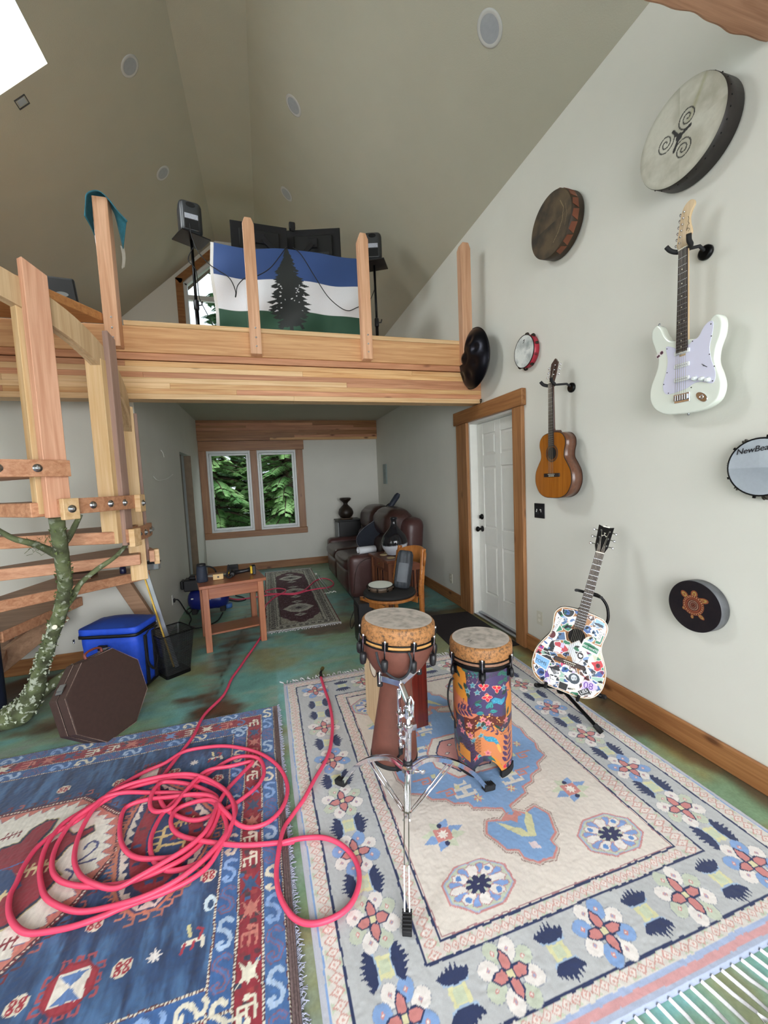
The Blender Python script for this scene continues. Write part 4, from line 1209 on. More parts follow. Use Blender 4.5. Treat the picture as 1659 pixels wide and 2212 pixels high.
# ------------------------------------------------------------------ blue and red tribal rug on the left
kx0, ky0, kx1, ky1 = -2.35, .70, -.045, 2.765
cv = Canvas(kx0, ky0, kx1, ky1, .0040, '#2b4a72', wob=.004)
K_IND, K_NAV, K_RED, K_IVO, K_SAL, K_SKY, K_MAR = '#31527c', '#25335a', '#8e2433', '#ded8c6', '#c5786c', '#7ea0cf', '#6e2632'
cv.C = mixc(np.array(lin('#27446e')), np.array(lin('#456b98')), (fbm(cv.PX, cv.PY*.3, 30, 1)-.38)*3.2)
cv.C = mixc(cv.C, np.array(lin('#1b3054')), (fbm(cv.PX*3, cv.PY*.5, 14, 2)-.5)*4)
bands = [0, .073, .155, .245]
def kring(i0, i1, col, far_pad=0):
    a0, a1 = i0, i1
    cv.rect(kx1-a1, ky0+a0, kx1-a0, ky1-a0, col); cv.rect(kx0+a0, ky0+a0, kx0+a1, ky1-a0, col)
    cv.rect(kx0+a0, ky1-a1, kx1-a0, ky1-a0, col); cv.rect(kx0+a0, ky0+a0, kx1-a0, ky0+a1, col)
FX1 = kx1; NEAR = 1.222
def kborder(off0, off1, col):
    """right strip, far strip and near strip between two offsets from the field edge (field edge = .24 in)"""
    cv.rect(FX1-off1, ky0, FX1-off0, ky1-off0, col)
    cv.rect(kx0, ky1-off1, FX1-off0, ky1-off0, col)
    cv.rect(kx0, NEAR-(.24-off0), FX1-off0, NEAR-(.24-off1), col)
cv.rect(kx0, ky0, kx1, NEAR-.24, '#7c5a52')
kborder(0, .08, '#41689e'); kborder(.08, .165, K_RED); kborder(.165, .24, '#365f98')
far_s = 1.35
# candy-striped cords
def cord(p, q, w_=.009, s_=.011):
    L_ = math.hypot(q[0]-p[0], q[1]-p[1]); n_ = int(L_/s_)
    cv.line([p, q], w_, '#5d2a2c')
    for i in range(n_):
        t = (i+.5)/n_; cv.disc(p[0]+(q[0]-p[0])*t, p[1]+(q[1]-p[1])*t, w_*.40, K_IVO)
for o_ in (.004, .080, .165, .240):
    cord((FX1-o_, NEAR-.24), (FX1-o_, ky1-o_)); cord((kx0, ky1-o_), (FX1-o_, ky1-o_))
    cord((kx0, NEAR-.24+o_), (FX1-o_, NEAR-.24+o_))
def Sfig(x, y, horiz, col, s_=1.0, line=False, flip=1):
    P = [(.022, .040), (.006, .052), (-.018, .044), (-.024, .020), (-.006, .012), (.014, -.004), (.022, -.026), (.010, -.048), (-.014, -.050), (-.024, -.034), (-.010, -.030)]
    P = [(a*s_*flip, b*s_) for a, b in P]
    pts = [(x+b, y+a) for a, b in P] if horiz else [(x+a, y+b) for a, b in P]
    if line:
        cv.line(pts, .017*s_, '#8a5a6c'); cv.line(pts, .010*s_, col)
    else: cv.line(pts, .0155*s_, col)
def redfig(x, y, horiz, col, kind):
    def T_(P): return [(x+b, y+a) for a, b in P] if horiz else [(x+a, y+b) for a, b in P]
    if kind == 0:     # star beast
        cv.poly(T_([(-.030, -.028), (-.008, -.018), (0, -.036), (.008, -.018), (.030, -.026), (.018, -.004), (.032, .024), (.010, .014), (.0, .034), (-.010, .014), (-.030, .026), (-.016, 0)]), col)
        for a, b in ((.034, .034), (-.034, .034), (.034, -.034), (-.034, -.034)): cv.line(T_([(a*.5, b*.5), (a, b)]), .003, col)
    else:             # comb figure
        cv.line(T_([(-.028, -.020), (-.028, .014), (.02, .014)]), .009, col); cv.line(T_([(-.004, -.022), (-.004, .014)]), .008, col)
        cv.line(T_([(.02, -.022), (.02, .03), (.0, .038)]), .009, col); cv.disc(*T_([(-.002, .034)])[0], .010, col)
r_ = random.Random(4)
seq = [(K_IVO, 1), ('#31527c', 0), (K_SAL, 0), (K_SAL, 1), (K_IVO, 0), (K_IVO, 1), ('#6f94c8', 0), ('#3a4a66', 0), (K_SAL, 0), (K_IVO, 1)]
def sblotch(x, y, horiz):
    """dark stepped ground blocks between the figures"""
    for _ in range(5):
        a, b = r_.uniform(-.035, .035), r_.uniform(-.03, .03)
        cv.rect(x+a-.010, y+b-.007, x+a+.010, y+b+.007, r_.choice(['#323c52', '#5b2b3a', '#a03a3c', '#3d5f8f', '#7c2b34', '#47363f']))
yy = 2.60; i = 0
while yy > NEAR-.1:
    sblotch(FX1-.122, yy-.05, False); redfig(FX1-.122, yy, False, seq[i % 10][0], seq[i % 10][1]); yy -= .098; i += 1
xx = FX1-.30; i = 3
while xx > kx0:
    sblotch(xx-.05, ky1-.122, True); redfig(xx, ky1-.122, True, seq[i % 10][0], seq[i % 10][1]); xx -= .105; i += 1
xx = FX1-.16; i = 0
while xx > kx0:
    redfig(xx, NEAR-.118, True, seq[i % 10][0], seq[i % 10][1]); xx -= .105; i += 1
cols = [K_IVO, '#88a8d8', None, '#a9bfdc', None]
yy = 2.69; i = 0
while yy > NEAR-.22:
    c_ = cols[i % 5]
    Sfig(FX1-.042, yy, False, c_ or '#4c6fa8', .92, c_ is None); Sfig(FX1-.203, yy-.03, False, cols[(i+2) % 5] or '#4c6fa8', .90, cols[(i+2) % 5] is None); yy -= .1175; i += 1
xx = FX1-.16; i = 2
while xx > kx0:
    Sfig(xx, ky1-.042, True, cols[i % 5] or '#35578c', .85, cols[i % 5] is None); Sfig(xx-.05, ky1-.203, True, cols[(i+1) % 5] or '#35578c', .85, cols[(i+1) % 5] is None)
    Sfig(xx-.12, NEAR-.040, True, cols[(i+3) % 5] or '#35578c', .85, cols[(i+3) % 5] is None); xx -= .118; i += 1
# white hexagonal medallion with toothed edge, partly under the hose
hx_ = [(-2.1, 1.84), (-1.62, 2.23), (-1.30, 2.235), (-.975, 2.235), (-.77, 2.06), (-.725, 1.84), (-.80, 1.66), (-.93, 1.49), (-1.30, 1.45), (-1.62, 1.45)]
def edge_pts(P, n_, closed=True):
    out = []
    for i in range(len(P)):
        a, b_ = P[i], P[(i+1) % len(P)]; L_ = math.hypot(b_[0]-a[0], b_[1]-a[1]); k = max(1, int(L_/n_))
        out += [(a[0]+(b_[0]-a[0])*j/k, a[1]+(b_[1]-a[1])*j/k) for j in range(k)]
    return out
def scaleP(P, c_, s_): return [(c_[0]+(x-c_[0])*s_, c_[1]+(y-c_[1])*s_) for x, y in P]
HC = (-1.35, 1.84)
for j, (x, y) in enumerate(edge_pts(grow(hx_, .042), .045)):      # latch hooks round the outside
    cv.line([(x-.014, y-.012), (x+.012, y-.010), (x+.012, y+.012), (x-.006, y+.012)], .007, [K_MAR, '#a55a56', '#5b3440'][j % 3])
cv.poly(grow(hx_, .030), '#24304c'); cv.poly(grow(hx_, .020), K_MAR)
for x, y in edge_pts(grow(hx_, .011), .014): cv.disc(x, y, .0042, K_IVO)
cv.poly(grow(hx_, .004), '#3c3038'); cv.poly(hx_, K_SAL)
def toothed(P, c_, col, depth, st):
    E = edge_pts(P, st/2); out = []
    for j, (x, y) in enumerate(E):
        d = math.hypot(x-c_[0], y-c_[1]); f_ = 1-depth/d if j % 2 else 1-.004/d
        out.append((c_[0]+(x-c_[0])*f_, c_[1]+(y-c_[1])*f_))
    cv.poly(out, col)
toothed(grow(hx_, -.004), HC, '#5c6a92', .038, .05); toothed(grow(hx_, -.006), HC, '#ded9cf', .040, .05)
# dark figure inside it with yellow outline
dk = [(-1.041, 2.133), (-1.087, 2.138), (-1.124, 2.105), (-1.138, 2.041), (-1.20, 2.03), (-1.22, 1.95), (-1.40, 2.0), (-1.5, 1.86), (-1.42, 1.70), (-1.25, 1.72), (-1.2, 1.65), (-1.0, 1.64), (-.93, 1.72), (-.90, 1.80), (-.955, 1.86), (-.93, 1.95), (-.85, 2.0), (-.86, 2.03), (-.93, 2.01), (-.96, 2.04), (-.99, 2.0), (-1.03, 1.98), (-1.06, 2.02), (-1.04, 2.08)]
cv.poly(grow(dk, .012), '#b9ae7e'); cv.poly(grow(dk, .007), '#2d3448'); cv.poly(grow(dk, -.006), '#8b2b38')
cv.poly([(-1.30, 1.95), (-1.10, 1.90), (-1.02, 1.80), (-1.15, 1.72), (-1.33, 1.78)], '#324a72')
for x0, y0 in ((-1.0, 1.87), (-1.11, 1.77)):
    cv.line([(x0-.06, y0), (x0+.05, y0+.01)], .014, '#cfc094')
    for k in range(5): cv.line([(x0-.05+k*.022, y0-.026), (x0-.05+k*.022, y0+.028)], .009, '#cfc094')
cv.line([(-1.28, 1.80), (-1.20, 1.90), (-1.05, 1.93)], .006, '#4a6ea6')
cv.poly([(-1.25, 1.72), (-1.18, 1.76), (-1.16, 1.70), (-1.22, 1.67)], '#ded9cf')
# drawn figure "2" and mark below it
cv.line([(-.850, 1.905), (-.846, 1.930), (-.828, 1.940), (-.808, 1.928), (-.803, 1.900), (-.822, 1.872), (-.868, 1.835)], .010, '#4a4f7c')
cv.line([(-.868, 1.835), (-.785, 1.838)], .009, '#4a4f7c'); cv.line([(-.885, 1.825), (-.850, 1.80), (-.855, 1.77)], .010, '#4a4f7c')
for x0, y0 in ((-1.20, 2.10), (-1.30, 2.02), (-1.02, 1.56), (-.97, 1.575)):
    cv.line([(x0-.03, y0-.01), (x0+.035, y0+.008)], .008, '#7c2b34')
    for k in range(4): cv.line([(x0-.02+k*.017, y0-.02), (x0-.02+k*.017, y0+.018)], .006, '#7c2b34')
# diamond medallion to its right
dm = [(-.70, 2.38), (-.40, 2.02), (-.30, 1.86), (-.36, 1.70), (-.50, 1.52), (-.56, 1.44), (-.66, 1.57), (-.72, 1.78), (-.74, 1.95), (-.80, 2.10)]
dm = [(-.62, 2.22), (-.53, 2.14), (-.42, 2.02), (-.36, 1.93), (-.335, 1.84), (-.375, 1.72), (-.43, 1.62), (-.50, 1.545), (-.56, 1.545), (-.62, 1.60), (-.665, 1.70), (-.695, 1.84), (-.70, 1.98), (-.68, 2.12)]
DC = (-.52, 1.86)
for j, (x, y) in enumerate(edge_pts(grow(dm, .034), .036)):
    cv.line([(x-.012, y-.012), (x+.012, y-.012), (x+.012, y+.010), (x-.004, y+.010)], .008, ['#c07e6a', '#a86a5c'][j % 2])
cv.poly(grow(dm, .020), '#c0785f'); cv.poly(grow(dm, .008), '#3c4068'); cv.poly(grow(dm, 0), '#d9cfc4')
toothed(grow(dm, -.006), DC, '#2c3a60', .03, .045)
cv.poly(scaleP(dm, DC, .80), '#8b2733')
for j, (x, y) in enumerate(edge_pts(scaleP(dm, DC, .66), .05)):
    cv.rect(x-.014, y-.008, x+.014, y+.008, ['#33507e', '#5b3040', '#24345c'][j % 3])
cv.poly(scaleP(dm, DC, .48), '#2d4670')
ex, ey = -.497, 1.85
cv.line([(ex-.05, ey-.06), (ex-.045, ey+.06), (ex+.03, ey+.07)], .014, '#d6bf86'); cv.line([(ex-.045, ey-.04), (ex+.05, ey-.045)], .013, '#d6bf86'); cv.line([(ex-.045, ey+.01), (ex+.01, ey+.012)], .012, '#d6bf86')
for k in range(4):
    cv.line([(ex-.085, ey-.05+k*.032), (ex-.045, ey-.05+k*.032)], .010, '#d6bf86'); cv.line([(ex+.0+k*.02, ey+.05), (ex+.01+k*.02, ey+.085)], .009, '#d6bf86')
cv.line([(ex+.05, ey-.07), (ex+.055, ey-.02), (ex+.03, ey-.02)], .010, '#d6bf86')
cv.poly([(ex-.01, ey-.02), (ex+.025, ey-.02), (ex+.005, ey+.01)], '#9b2a36'); cv.poly([(ex-.01, ey+.045), (ex+.02, ey+.04), (ex+.008, ey+.015)], '#9b2a36')
# small far medallion, red and white
def hooky(cx_, cy_, s_, cols_):
    for a in (0, 90, 180, 270):
        c2, s2 = math.cos(math.radians(a)), math.sin(math.radians(a))
        for o_ in (-.045, .0, .045):
            P = [(o_-.012, .075), (o_-.012, .10), (o_+.012, .10), (o_+.012, .085)]
            cv.line([(cx_+(p[0]*c2-p[1]*s2)*s_, cy_+(p[0]*s2+p[1]*c2)*s_) for p in P], .009*s_, cols_[0])
    R = lambda r: [(cx_+r*s_*math.cos(PI/8+k*PI/4), cy_+r*s_*math.sin(PI/8+k*PI/4)) for k in range(8)]
    cv.poly(R(.092), cols_[1]); cv.poly(R(.082), cols_[2]); 
    cv.poly([(cx_-.055*s_, cy_-.055*s_), (cx_+.055*s_, cy_-.055*s_), (cx_+.055*s_, cy_+.055*s_), (cx_-.055*s_, cy_+.055*s_)], cols_[3])
hooky(-.70, 2.33, .75, ['#8b2a34', '#3c3048', '#7c2b3c', '#d8d0c8'])
hooky(-.695, 1.362, .82, ['#a04850', '#8b2231', '#9b2a38', '#ddd6cc'])
cv.poly([(-.695, 1.362), (-.735, 1.40), (-.655, 1.40)], '#5a7ab0'); cv.poly([(-.695, 1.362), (-.735, 1.32), (-.655, 1.32)], '#5a7ab0')
def sflower(x, y, kind):
    if kind == 0:
        cv.poly([(x-.028, y-.012), (x-.012, y-.026), (x+.012, y-.026), (x+.028, y-.012), (x+.028, y+.012), (x+.012, y+.026), (x-.012, y+.026), (x-.028, y+.012)], '#d8d0be')
        for a, b in ((-.012, -.010), (.012, -.010), (-.012, .010), (.012, .010)):
            cv.disc(x+a, y+b, .0105, '#9b2a38'); cv.disc(x+a, y+b, .004, '#e0c8b8')
    else:
        for k in range(8):
            a = 2*PI*k/8; cv.poly([(x, y), (x+.011*math.cos(a+.5), y+.011*math.sin(a+.5)), (x+.027*math.cos(a), y+.027*math.sin(a)), (x+.011*math.cos(a-.5), y+.011*math.sin(a-.5))], '#e2dcda')
for x, y, k in ((-.466, 1.367, 1), (-.554, 1.366, 0), (-.481, 2.331, 1), (-.838, 2.302, 0), (-1.101, 2.35, 0), (-.574, 2.291, 0), (-.327, 1.605, 0), (-.691, 1.547, 0), (-.83, 1.362, 0), (-.345, 2.16, 0), (-1.45, 2.33, 1), (-.95, 1.34, 1)): sflower(x, y, k)
# tiny animals
for x, y in ((-.352, 1.385), (-.372, 2.345)):
    cv.line([(x-.03, y-.012), (x+.03, y-.005), (x+.035, y-.03)], .013, '#d8d0c0'); cv.line([(x-.025, y-.012), (x-.032, y-.035)], .010, '#a03040'); cv.line([(x+.02, y-.005), (x+.03, y+.02), (x+.01, y+.03)], .008, '#a03040')
    cv.line([(x-.01, y+.01), (x-.02, y+.045)], .012, '#d6cf9c'); cv.line([(x+.005, y-.01), (x, y-.03)], .009, '#a03040')
cv.disc(-.308, 1.49, .022, '#cfe0ea', ry=.03); cv.disc(-.305, 1.485, .011, '#2b4a72', ry=.018)
tone = 1+(fbm(cv.PX, cv.PY, 7, 1)-.5)*.25+(fbm(cv.PX*2.5, cv.PY*.4, 60, 2, 2)-.5)*.35+(rng.random(cv.PX.shape)-.5)*.08
cv.C = cv.C*tone[..., None]
kr = thing('tribal_rug', 'blue and red tribal rug with white medallion under the red hose', 'rug', (-.9, 1.8, 0))
hgt = .008+(fbm(cv.PX, cv.PY, 90, 3, 2)-.5)*.003+(fbm(cv.PX, cv.PY, 3, 0, 2)-.5)*.003
edge = np.minimum(np.minimum(cv.PX-kx0, kx1-cv.PX), np.minimum(cv.PY-ky0, ky1-cv.PY))
hgt = np.where(edge < .004, .001, hgt)
skew = .022*np.clip((2.765-cv.PY)/1.7, 0, 1)
cv.mesh('rug_pile', RUGM, np.stack([cv.PX+skew+.9, cv.PY-1.8, hgt], -1), kr)
m = MB()
for o_, r_0 in ((.005, .006), (.014, .005), (.022, .004)):
    m.tube([(kx1+o_+.022*(2.765-y_)/1.7, y_, .005) for y_ in [2.76-.06*i for i in range(35)]], r_0, 6)
m.build('selvedge', mat('selvedge_brown', '#6e5c5c', .95, var=.3, scale=120), kr, world=True)
LIL = mat('lilac_yarn', '#aeb0c4', .95, var=.2, scale=150)
rr = random.Random(21)
m = MB()
for i in range(620):
    y_ = 2.77-i*.0033; x_ = kx1+.026+.022*(2.765-y_)/1.7
    a = rr.uniform(-.9, .9); L_ = rr.uniform(.008, .028)
    p = Vector((x_, y_, .004)); q = p+Vector((math.cos(a)*L_, math.sin(a)*L_, rr.uniform(-.001, .006)))
    m.tube([p, (p+q)/2+Vector((0, 0, .004)), q], .0016, 3)
o = m.build('fringe', LIL, kr, world=True); o['kind'] = 'stuff'

HOSE = [[-0.638,5.917],[-0.575,5.77],[-0.459,5.645],[-0.351,5.637],[-0.229,5.651],[-0.126,5.661],[-0.075,5.677],[0.098,5.659],[0.291,5.558],[0.46,5.655],[0.632,5.707],[0.805,5.729],[0.895,5.906],[0.874,6.173],[0.782,6.303],[0.647,6.185],[0.551,5.962],[0.432,5.702],[0.294,5.604],[0.136,5.631],[-0.02,5.72],[-0.09,5.834],[-0.074,5.944],[0.067,5.997],[0.18,5.891],[0.174,5.758],[0.113,5.642],[0.032,5.541],[-0.054,5.322],[-0.098,5.156],[-0.113,4.942],[-0.101,4.755],[-0.117,4.613],[-0.122,4.418],[-0.132,4.156],[-0.197,3.875],[-0.261,3.635],[-0.299,3.48],[-0.353,3.281],[-0.389,3.038],[-0.487,2.805],[-0.517,2.571],[-0.573,2.385],[-0.606,2.277],[-0.62,2.187],[-0.572,2.047],[-0.498,1.954],[-0.402,1.889],[-0.317,1.896],[-0.224,1.935],[-0.132,2.013],[-0.102,2.11],[-0.136,2.226],[-0.245,2.274],[-0.345,2.226],[-0.454,2.115],[-0.521,2.029],[-0.559,1.954],[-0.571,1.849],[-0.538,1.74],[-0.475,1.669],[-0.399,1.651],[-0.321,1.673],[-0.256,1.739],[-0.237,1.831],[-0.23,1.903],[-0.28,2.015],[-0.358,2.106],[-0.504,2.206],[-0.636,2.219],[-0.759,2.211],[-0.855,2.159],[-0.929,2.073],[-0.994,2.025],[-1.034,1.964],[-1.039,1.879],[-1.027,1.805],[-1.021,1.752],[-0.988,1.679],[-0.937,1.615],[-0.883,1.574],[-0.822,1.557],[-0.737,1.546],[-0.65,1.551],[-0.607,1.559],[-0.538,1.567],[-0.454,1.573],[-0.37,1.595],[-0.315,1.63],[-0.28,1.685],[-0.25,1.756],[-0.229,1.828],[-0.253,1.946],[-0.327,2.063],[-0.445,2.171],[-0.566,2.214],[-0.712,2.22],[-0.805,2.202],[-0.868,2.152],[-0.931,2.117],[-0.981,2.061],[-0.996,1.96],[-0.973,1.857],[-0.934,1.773],[-0.884,1.698],[-0.813,1.639],[-0.74,1.597],[-0.658,1.574],[-0.561,1.561],[-0.484,1.569],[-0.408,1.593],[-0.336,1.638],[-0.275,1.709],[-0.256,1.777],[-0.294,1.904],[-0.361,1.996],[-0.481,2.077],[-0.615,2.128],[-0.749,2.176],[-0.841,2.166],[-0.884,2.112],[-0.938,2.061],[-0.956,1.983],[-0.947,1.898],[-0.917,1.821],[-0.872,1.765],[-0.82,1.728],[-0.747,1.694],[-0.639,1.665],[-0.551,1.662],[-0.475,1.669],[-0.414,1.697],[-0.353,1.754],[-0.314,1.827],[-0.3,1.917],[-0.344,1.99],[-0.425,2.036],[-0.528,2.064],[-0.648,2.097],[-0.731,2.086],[-0.733,2.005],[-0.7,1.894],[-0.652,1.813],[-0.589,1.757],[-0.521,1.727],[-0.445,1.721],[-0.369,1.769],[-0.328,1.852],[-0.313,1.933],[-0.338,2.012],[-0.456,2.128],[-0.587,2.188],[-0.625,2.138],[-0.625,2.054],[-0.584,1.995],[-0.519,1.983],[-0.478,2.061],[-0.395,2.187],[-0.278,2.202],[-0.165,2.206],[-0.2,2.145],[-0.272,2.025],[-0.311,1.91],[-0.336,1.796],[-0.392,1.732],[-0.479,1.687],[-0.561,1.653],[-0.632,1.64],[-0.702,1.67],[-0.781,1.735],[-0.844,1.829],[-0.876,1.927],[-0.886,2.017],[-0.871,2.119],[-0.814,2.231],[-0.721,2.319],[-0.623,2.357],[-0.542,2.422],[-0.426,2.427],[-0.292,2.386],[-0.137,2.274],[-0.03,2.127],[0.01,1.975],[-0.013,1.849],[-0.073,1.773],[-0.151,1.76],[-0.215,1.79],[-0.276,1.876],[-0.333,1.963],[-0.419,1.999],[-0.488,1.983],[-0.508,1.926],[-0.484,1.862],[-0.424,1.798],[-0.329,1.737],[-0.208,1.686],[-0.089,1.658],[0.023,1.638],[-0.035,1.639],[0.061,1.63],[0.148,1.602],[0.213,1.54],[0.248,1.459],[0.244,1.378],[0.202,1.311],[0.139,1.283],[0.06,1.289],[-0.003,1.334],[-0.043,1.414],[-0.055,1.502],[-0.043,1.599],[-0.017,1.715],[0.026,1.78],[0.081,1.847],[0.145,1.957],[0.215,2.069],[0.264,2.19],[0.306,2.389],[0.324,2.615],[0.32,2.841],[0.319,3.027]]

# ------------------------------------------------------------------ red air hose: from the compressor over the runner into a coil and out onto the pale rug
def dists(P):
    out = [0]
    for a, b_ in zip(P[:-1], P[1:]): out.append(out[-1]+(b_-a).length)
    return out
HR = .0098
hp = catmull([(x, y, 0) for x, y in HOSE], 5)
# where the hose crosses itself the later run lies on top
G = {}; hz = []
for i, p in enumerate(hp):
    base = .0135 if (p.x < .02 and p.y < 2.77) or p.x > .045 and p.y < 3.05 else (.0105 if .0 <= 1 else 0)
    if not ((p.x < -.02 and .7 < p.y < 2.77) or (p.x > .035 and p.y < 3.05)): base = .002
    lvl = 0
    cx_, cy_ = int(p.x/.02), int(p.y/.02)
    for a in (-1, 0, 1):
        for b_ in (-1, 0, 1):
            for (j, q, zz) in G.get((cx_+a, cy_+b_), ()):
                if i-j > 8 and (q-p).length < .021: lvl = max(lvl, zz+.0165)
    z = max(base+HR, min(lvl, .046))
    hz.append(z); G.setdefault((cx_, cy_), []).append((i, p.copy(), z))
for _ in range(3): hz = [max(hz[max(i-2, 0):i+3]) if hz[i] > .03 else hz[i] for i in range(len(hz))]
for _ in range(14): hz = [(hz[max(i-1, 0)]+hz[i]+hz[min(i+1, len(hz)-1)])/3 for i in range(len(hz))]
hp = [Vector((p.x, p.y, z)) for p, z in zip(hp, hz)]
HOSEM = mat('hose_red', '#dd4668', .45, var=.10, scale=3, spec=.5)
hs_ = thing('air_hose', 'long red rubber air hose coiled on the tribal rug and looping onto the floral rug', 'hose', (-.5, 1.9, 0))
MB().tube(hp, HR, 10).build('hose', HOSEM, hs_, world=True)
e0 = hp[-1]; d = (hp[-1]-hp[-3]).normalized()
m = MB(); m.tube([e0-d*.01, e0+d*.05+Vector((0.004, 0, .004)), e0+d*.075+Vector((.012, 0, .006))], [.0115, .011, .009], 10)
fit_ = m.build('hose_guard', BLACK, hs_, world=True)
m = MB(); m.tube([e0+d*.07+Vector((.01, 0, .006)), e0+d*.095+Vector((.02, 0, .008)), e0+d*.10+Vector((.022, 0, .008)), e0+d*.125+Vector((.033, 0, .01))], [.008, .008, .0135, .0135], 12)
m.build('brass_coupler', mat('old_brass', '#6b5f3c', .35, .9, var=.2), hs_, world=True)

# ------------------------------------------------------------------ instruments on the right wall
def FW(y, z, x): return frame((x, y, z), (0, -1, 0), (0, 0, 1), (-1, 0, 0))
def head_canvas(R, res, base): return Canvas(-R, -R, R, R, res, base)
def head_mesh(cv, R, z, material, parent, name='drumhead', dome=0.0):
    r = np.hypot(cv.PX, cv.PY); k = np.minimum(1, R/np.maximum(r, 1e-9))
    x, y = cv.PX*k, cv.PY*k
    zz = np.full_like(x, z)+dome*(1-(np.hypot(x, y)/R)**2)
    c_ = (r[:-1, :-1]+r[1:, 1:])/2 < R*1.02
    return cv.mesh(name, material, np.stack([x, y, zz], -1), parent, c_)
SKIN = attr_mat('drum_skin', .6, .04, 60)
def frame_drum(label, y, z, x, R, d, shell, rim=None, cat='drum', name='frame_drum'):
    t = thing_m(name, label, cat, FW(y, z, x))
    m = MB(); m.lathe([(R-.008, -d+.001), (R, -d), (R, -.003), (R-.003, 0), (R-.012, -.002), (R-.014, -d)], 64, capb=False, capt=False)
    m.build('shell', shell, t)
    return t
# large drum with triple spiral
R = .212
t = frame_drum('largest pale hide frame drum with black triple spiral high on the right wall', 1.545, 3.12, 2.02, R, .10, mat('dark_shell', '#221d1a', .5, var=.2))
cv = head_canvas(R, .003, '#b5b2a2')
cv.C = mixc(np.array(lin('#c2c0b2')), np.array(lin('#a39f8e')), (fbm(cv.PX, cv.PY, 14, 0)-.35)*2.0)
k = np.clip(1-np.abs((cv.PX-.075)-(cv.PY-.085)*.55)/.018, 0, 1)*(cv.PY > .02)*(cv.PY < .19)
cv.C = mixc(cv.C, np.array(lin('#8f8a5c')), k*.55)
rr_ = np.hypot(cv.PX, cv.PY); cv.C = mixc(cv.C, np.array(lin('#8e897a')), np.clip((rr_-.19)/.02, 0, 1)*.5)
ox, oy = -.002, -.01
for a0 in (55, 165, 285):
    a = math.radians(a0); c_ = (ox+.070*math.cos(a), oy+.070*math.sin(a))
    pts = []
    for i in range(60):
        th = i/59*2*PI*2.1; rr2 = .047*(1-i/59*.88)
        pts.append((c_[0]+rr2*math.cos(a+PI+.9-th), c_[1]+rr2*math.sin(a+PI+.9-th)))
    cv.line([(ox, oy), ((ox+pts[0][0])/2, (oy+pts[0][1])/2), pts[0]], .014, '#1b1917')
    cv.line(pts, .0055, '#1b1917')
cv.disc(ox, oy, .016, '#1b1917')
head_mesh(cv, R-.002, .0005, SKIN, t)
for i in range(30):
    a = 2*PI*i/30; m = MB(); m.ball((R*math.cos(a), R*math.sin(a), -.022), .004, n=6, m=4); m.build('tack', BLKM, t)
# brown hide drum
R = .205
t = frame_drum('dark brown hide frame drum with red laced edge on the right wall', 2.455, 3.245, 2.02, R, .10, mat('hide_shell', '#3a2c1d', .6, var=.3))
cv = head_canvas(R, .003, '#4a3a28')
cv.C = mixc(np.array(lin('#5a4a32')), np.array(lin('#2c231a')), (fbm(cv.PX+3, cv.PY, 9, 1)-.38)*2.8)
cv.line([(.10, .10), (.13, .04), (.12, -.03), (.08, -.09), (.03, -.13)], .0035, '#93805c'); cv.line([(.15, .05), (.16, -.02), (.14, -.08)], .0025, '#7c6a4c')
head_mesh(cv, R-.002, .0005, SKIN, t)
for i in range(8):
    a = math.radians(-70+i*20); m = MB(); c2, s2 = math.cos(a), math.sin(a)
    P = [(R+.001, -.04, -.055), (R+.001, .025, -.058), (R+.0015, .02, -.012), (R+.0015, -.02, -.006)]
    m.add([(r*math.cos(a+v/R), r*math.sin(a+v/R), z) for r, v, z in P]+[((r+.0025)*math.cos(a+v/R), (r+.0025)*math.sin(a+v/R), z) for r, v, z in P], [(0, 1, 2, 3), (7, 6, 5, 4), (0, 4, 5, 1), (1, 5, 6, 2), (2, 6, 7, 3), (3, 7, 4, 0)])
    m.build('lacing_patch', mat('red_hide', '#6e3c24', .6, var=.2), t)
# handpan
t = thing_m('handpan', 'black steel handpan hung beside the door header on the right wall', 'handpan', FW(3.50, 2.645, 1.985))
R = .275
HP = mat('handpan_steel', '#14141c', .28, .75, var=.15, scale=6)
def hp_dome(sgn):
    n, mrow = 72, 22; vs_ = []; fs = []
    D = [(.165*math.cos(a), .165*math.sin(a)) for a in [2*PI*i/8+.3 for i in range(8)]]
    for i in range(mrow+1):
        r = R*(1-(1-i/mrow)**1.0)
        for k_ in range(n):
            a = 2*PI*k_/n; x, y = r*math.cos(a), r*math.sin(a)
            z = .105*(1-(r/R)**2.2)**.75
            if sgn > 0:
                z += .018*math.exp(-((r/.032)**2))
                for (dx, dy) in D:
                    q = math.hypot(x-dx, y-dy); z -= .010*math.exp(-(q/.040)**4)
                    z += .006*math.exp(-(q/.014)**2)*-1
                ring_ = abs(r-.062); z -= .004*math.exp(-(ring_/.012)**2)
            vs_.append((x, y, sgn*z))
    for i in range(mrow):
        for k_ in range(n):
            l = (k_+1) % n; f = (i*n+k_, (i+1)*n+k_, (i+1)*n+l, i*n+l); fs.append(f if sgn > 0 else f[::-1])
    return vs_, fs
m = MB(); v_, f_ = hp_dome(1); m.add(v_, f_, True); m.build('upper_shell', HP, t)
m = MB(); v_, f_ = hp_dome(-1); m.add(v_, f_, True); m.build('lower_shell', HP, t)
MB().ring((0, 0, 0), R, .005, n=72).build('rim', HP, t)
m = MB(); m.tube([(0, .10, -.14), (0, .10, -.09)], .02, 10); m.build('wall_peg', BLKM, t)
# small hook above the door header
t = thing_m('wall_hook', 'small black hook standing on the door header under the handpan', 'hook', FW(3.60, 2.24, 2.115))
m = MB(); m.ring((0, .035, .0), .014, .004, n=20); m.tube([(0, .02, 0), (-.012, .0, .01), (-.03, 0, .012)], .004, 6); m.build('hook', BLKM, t)
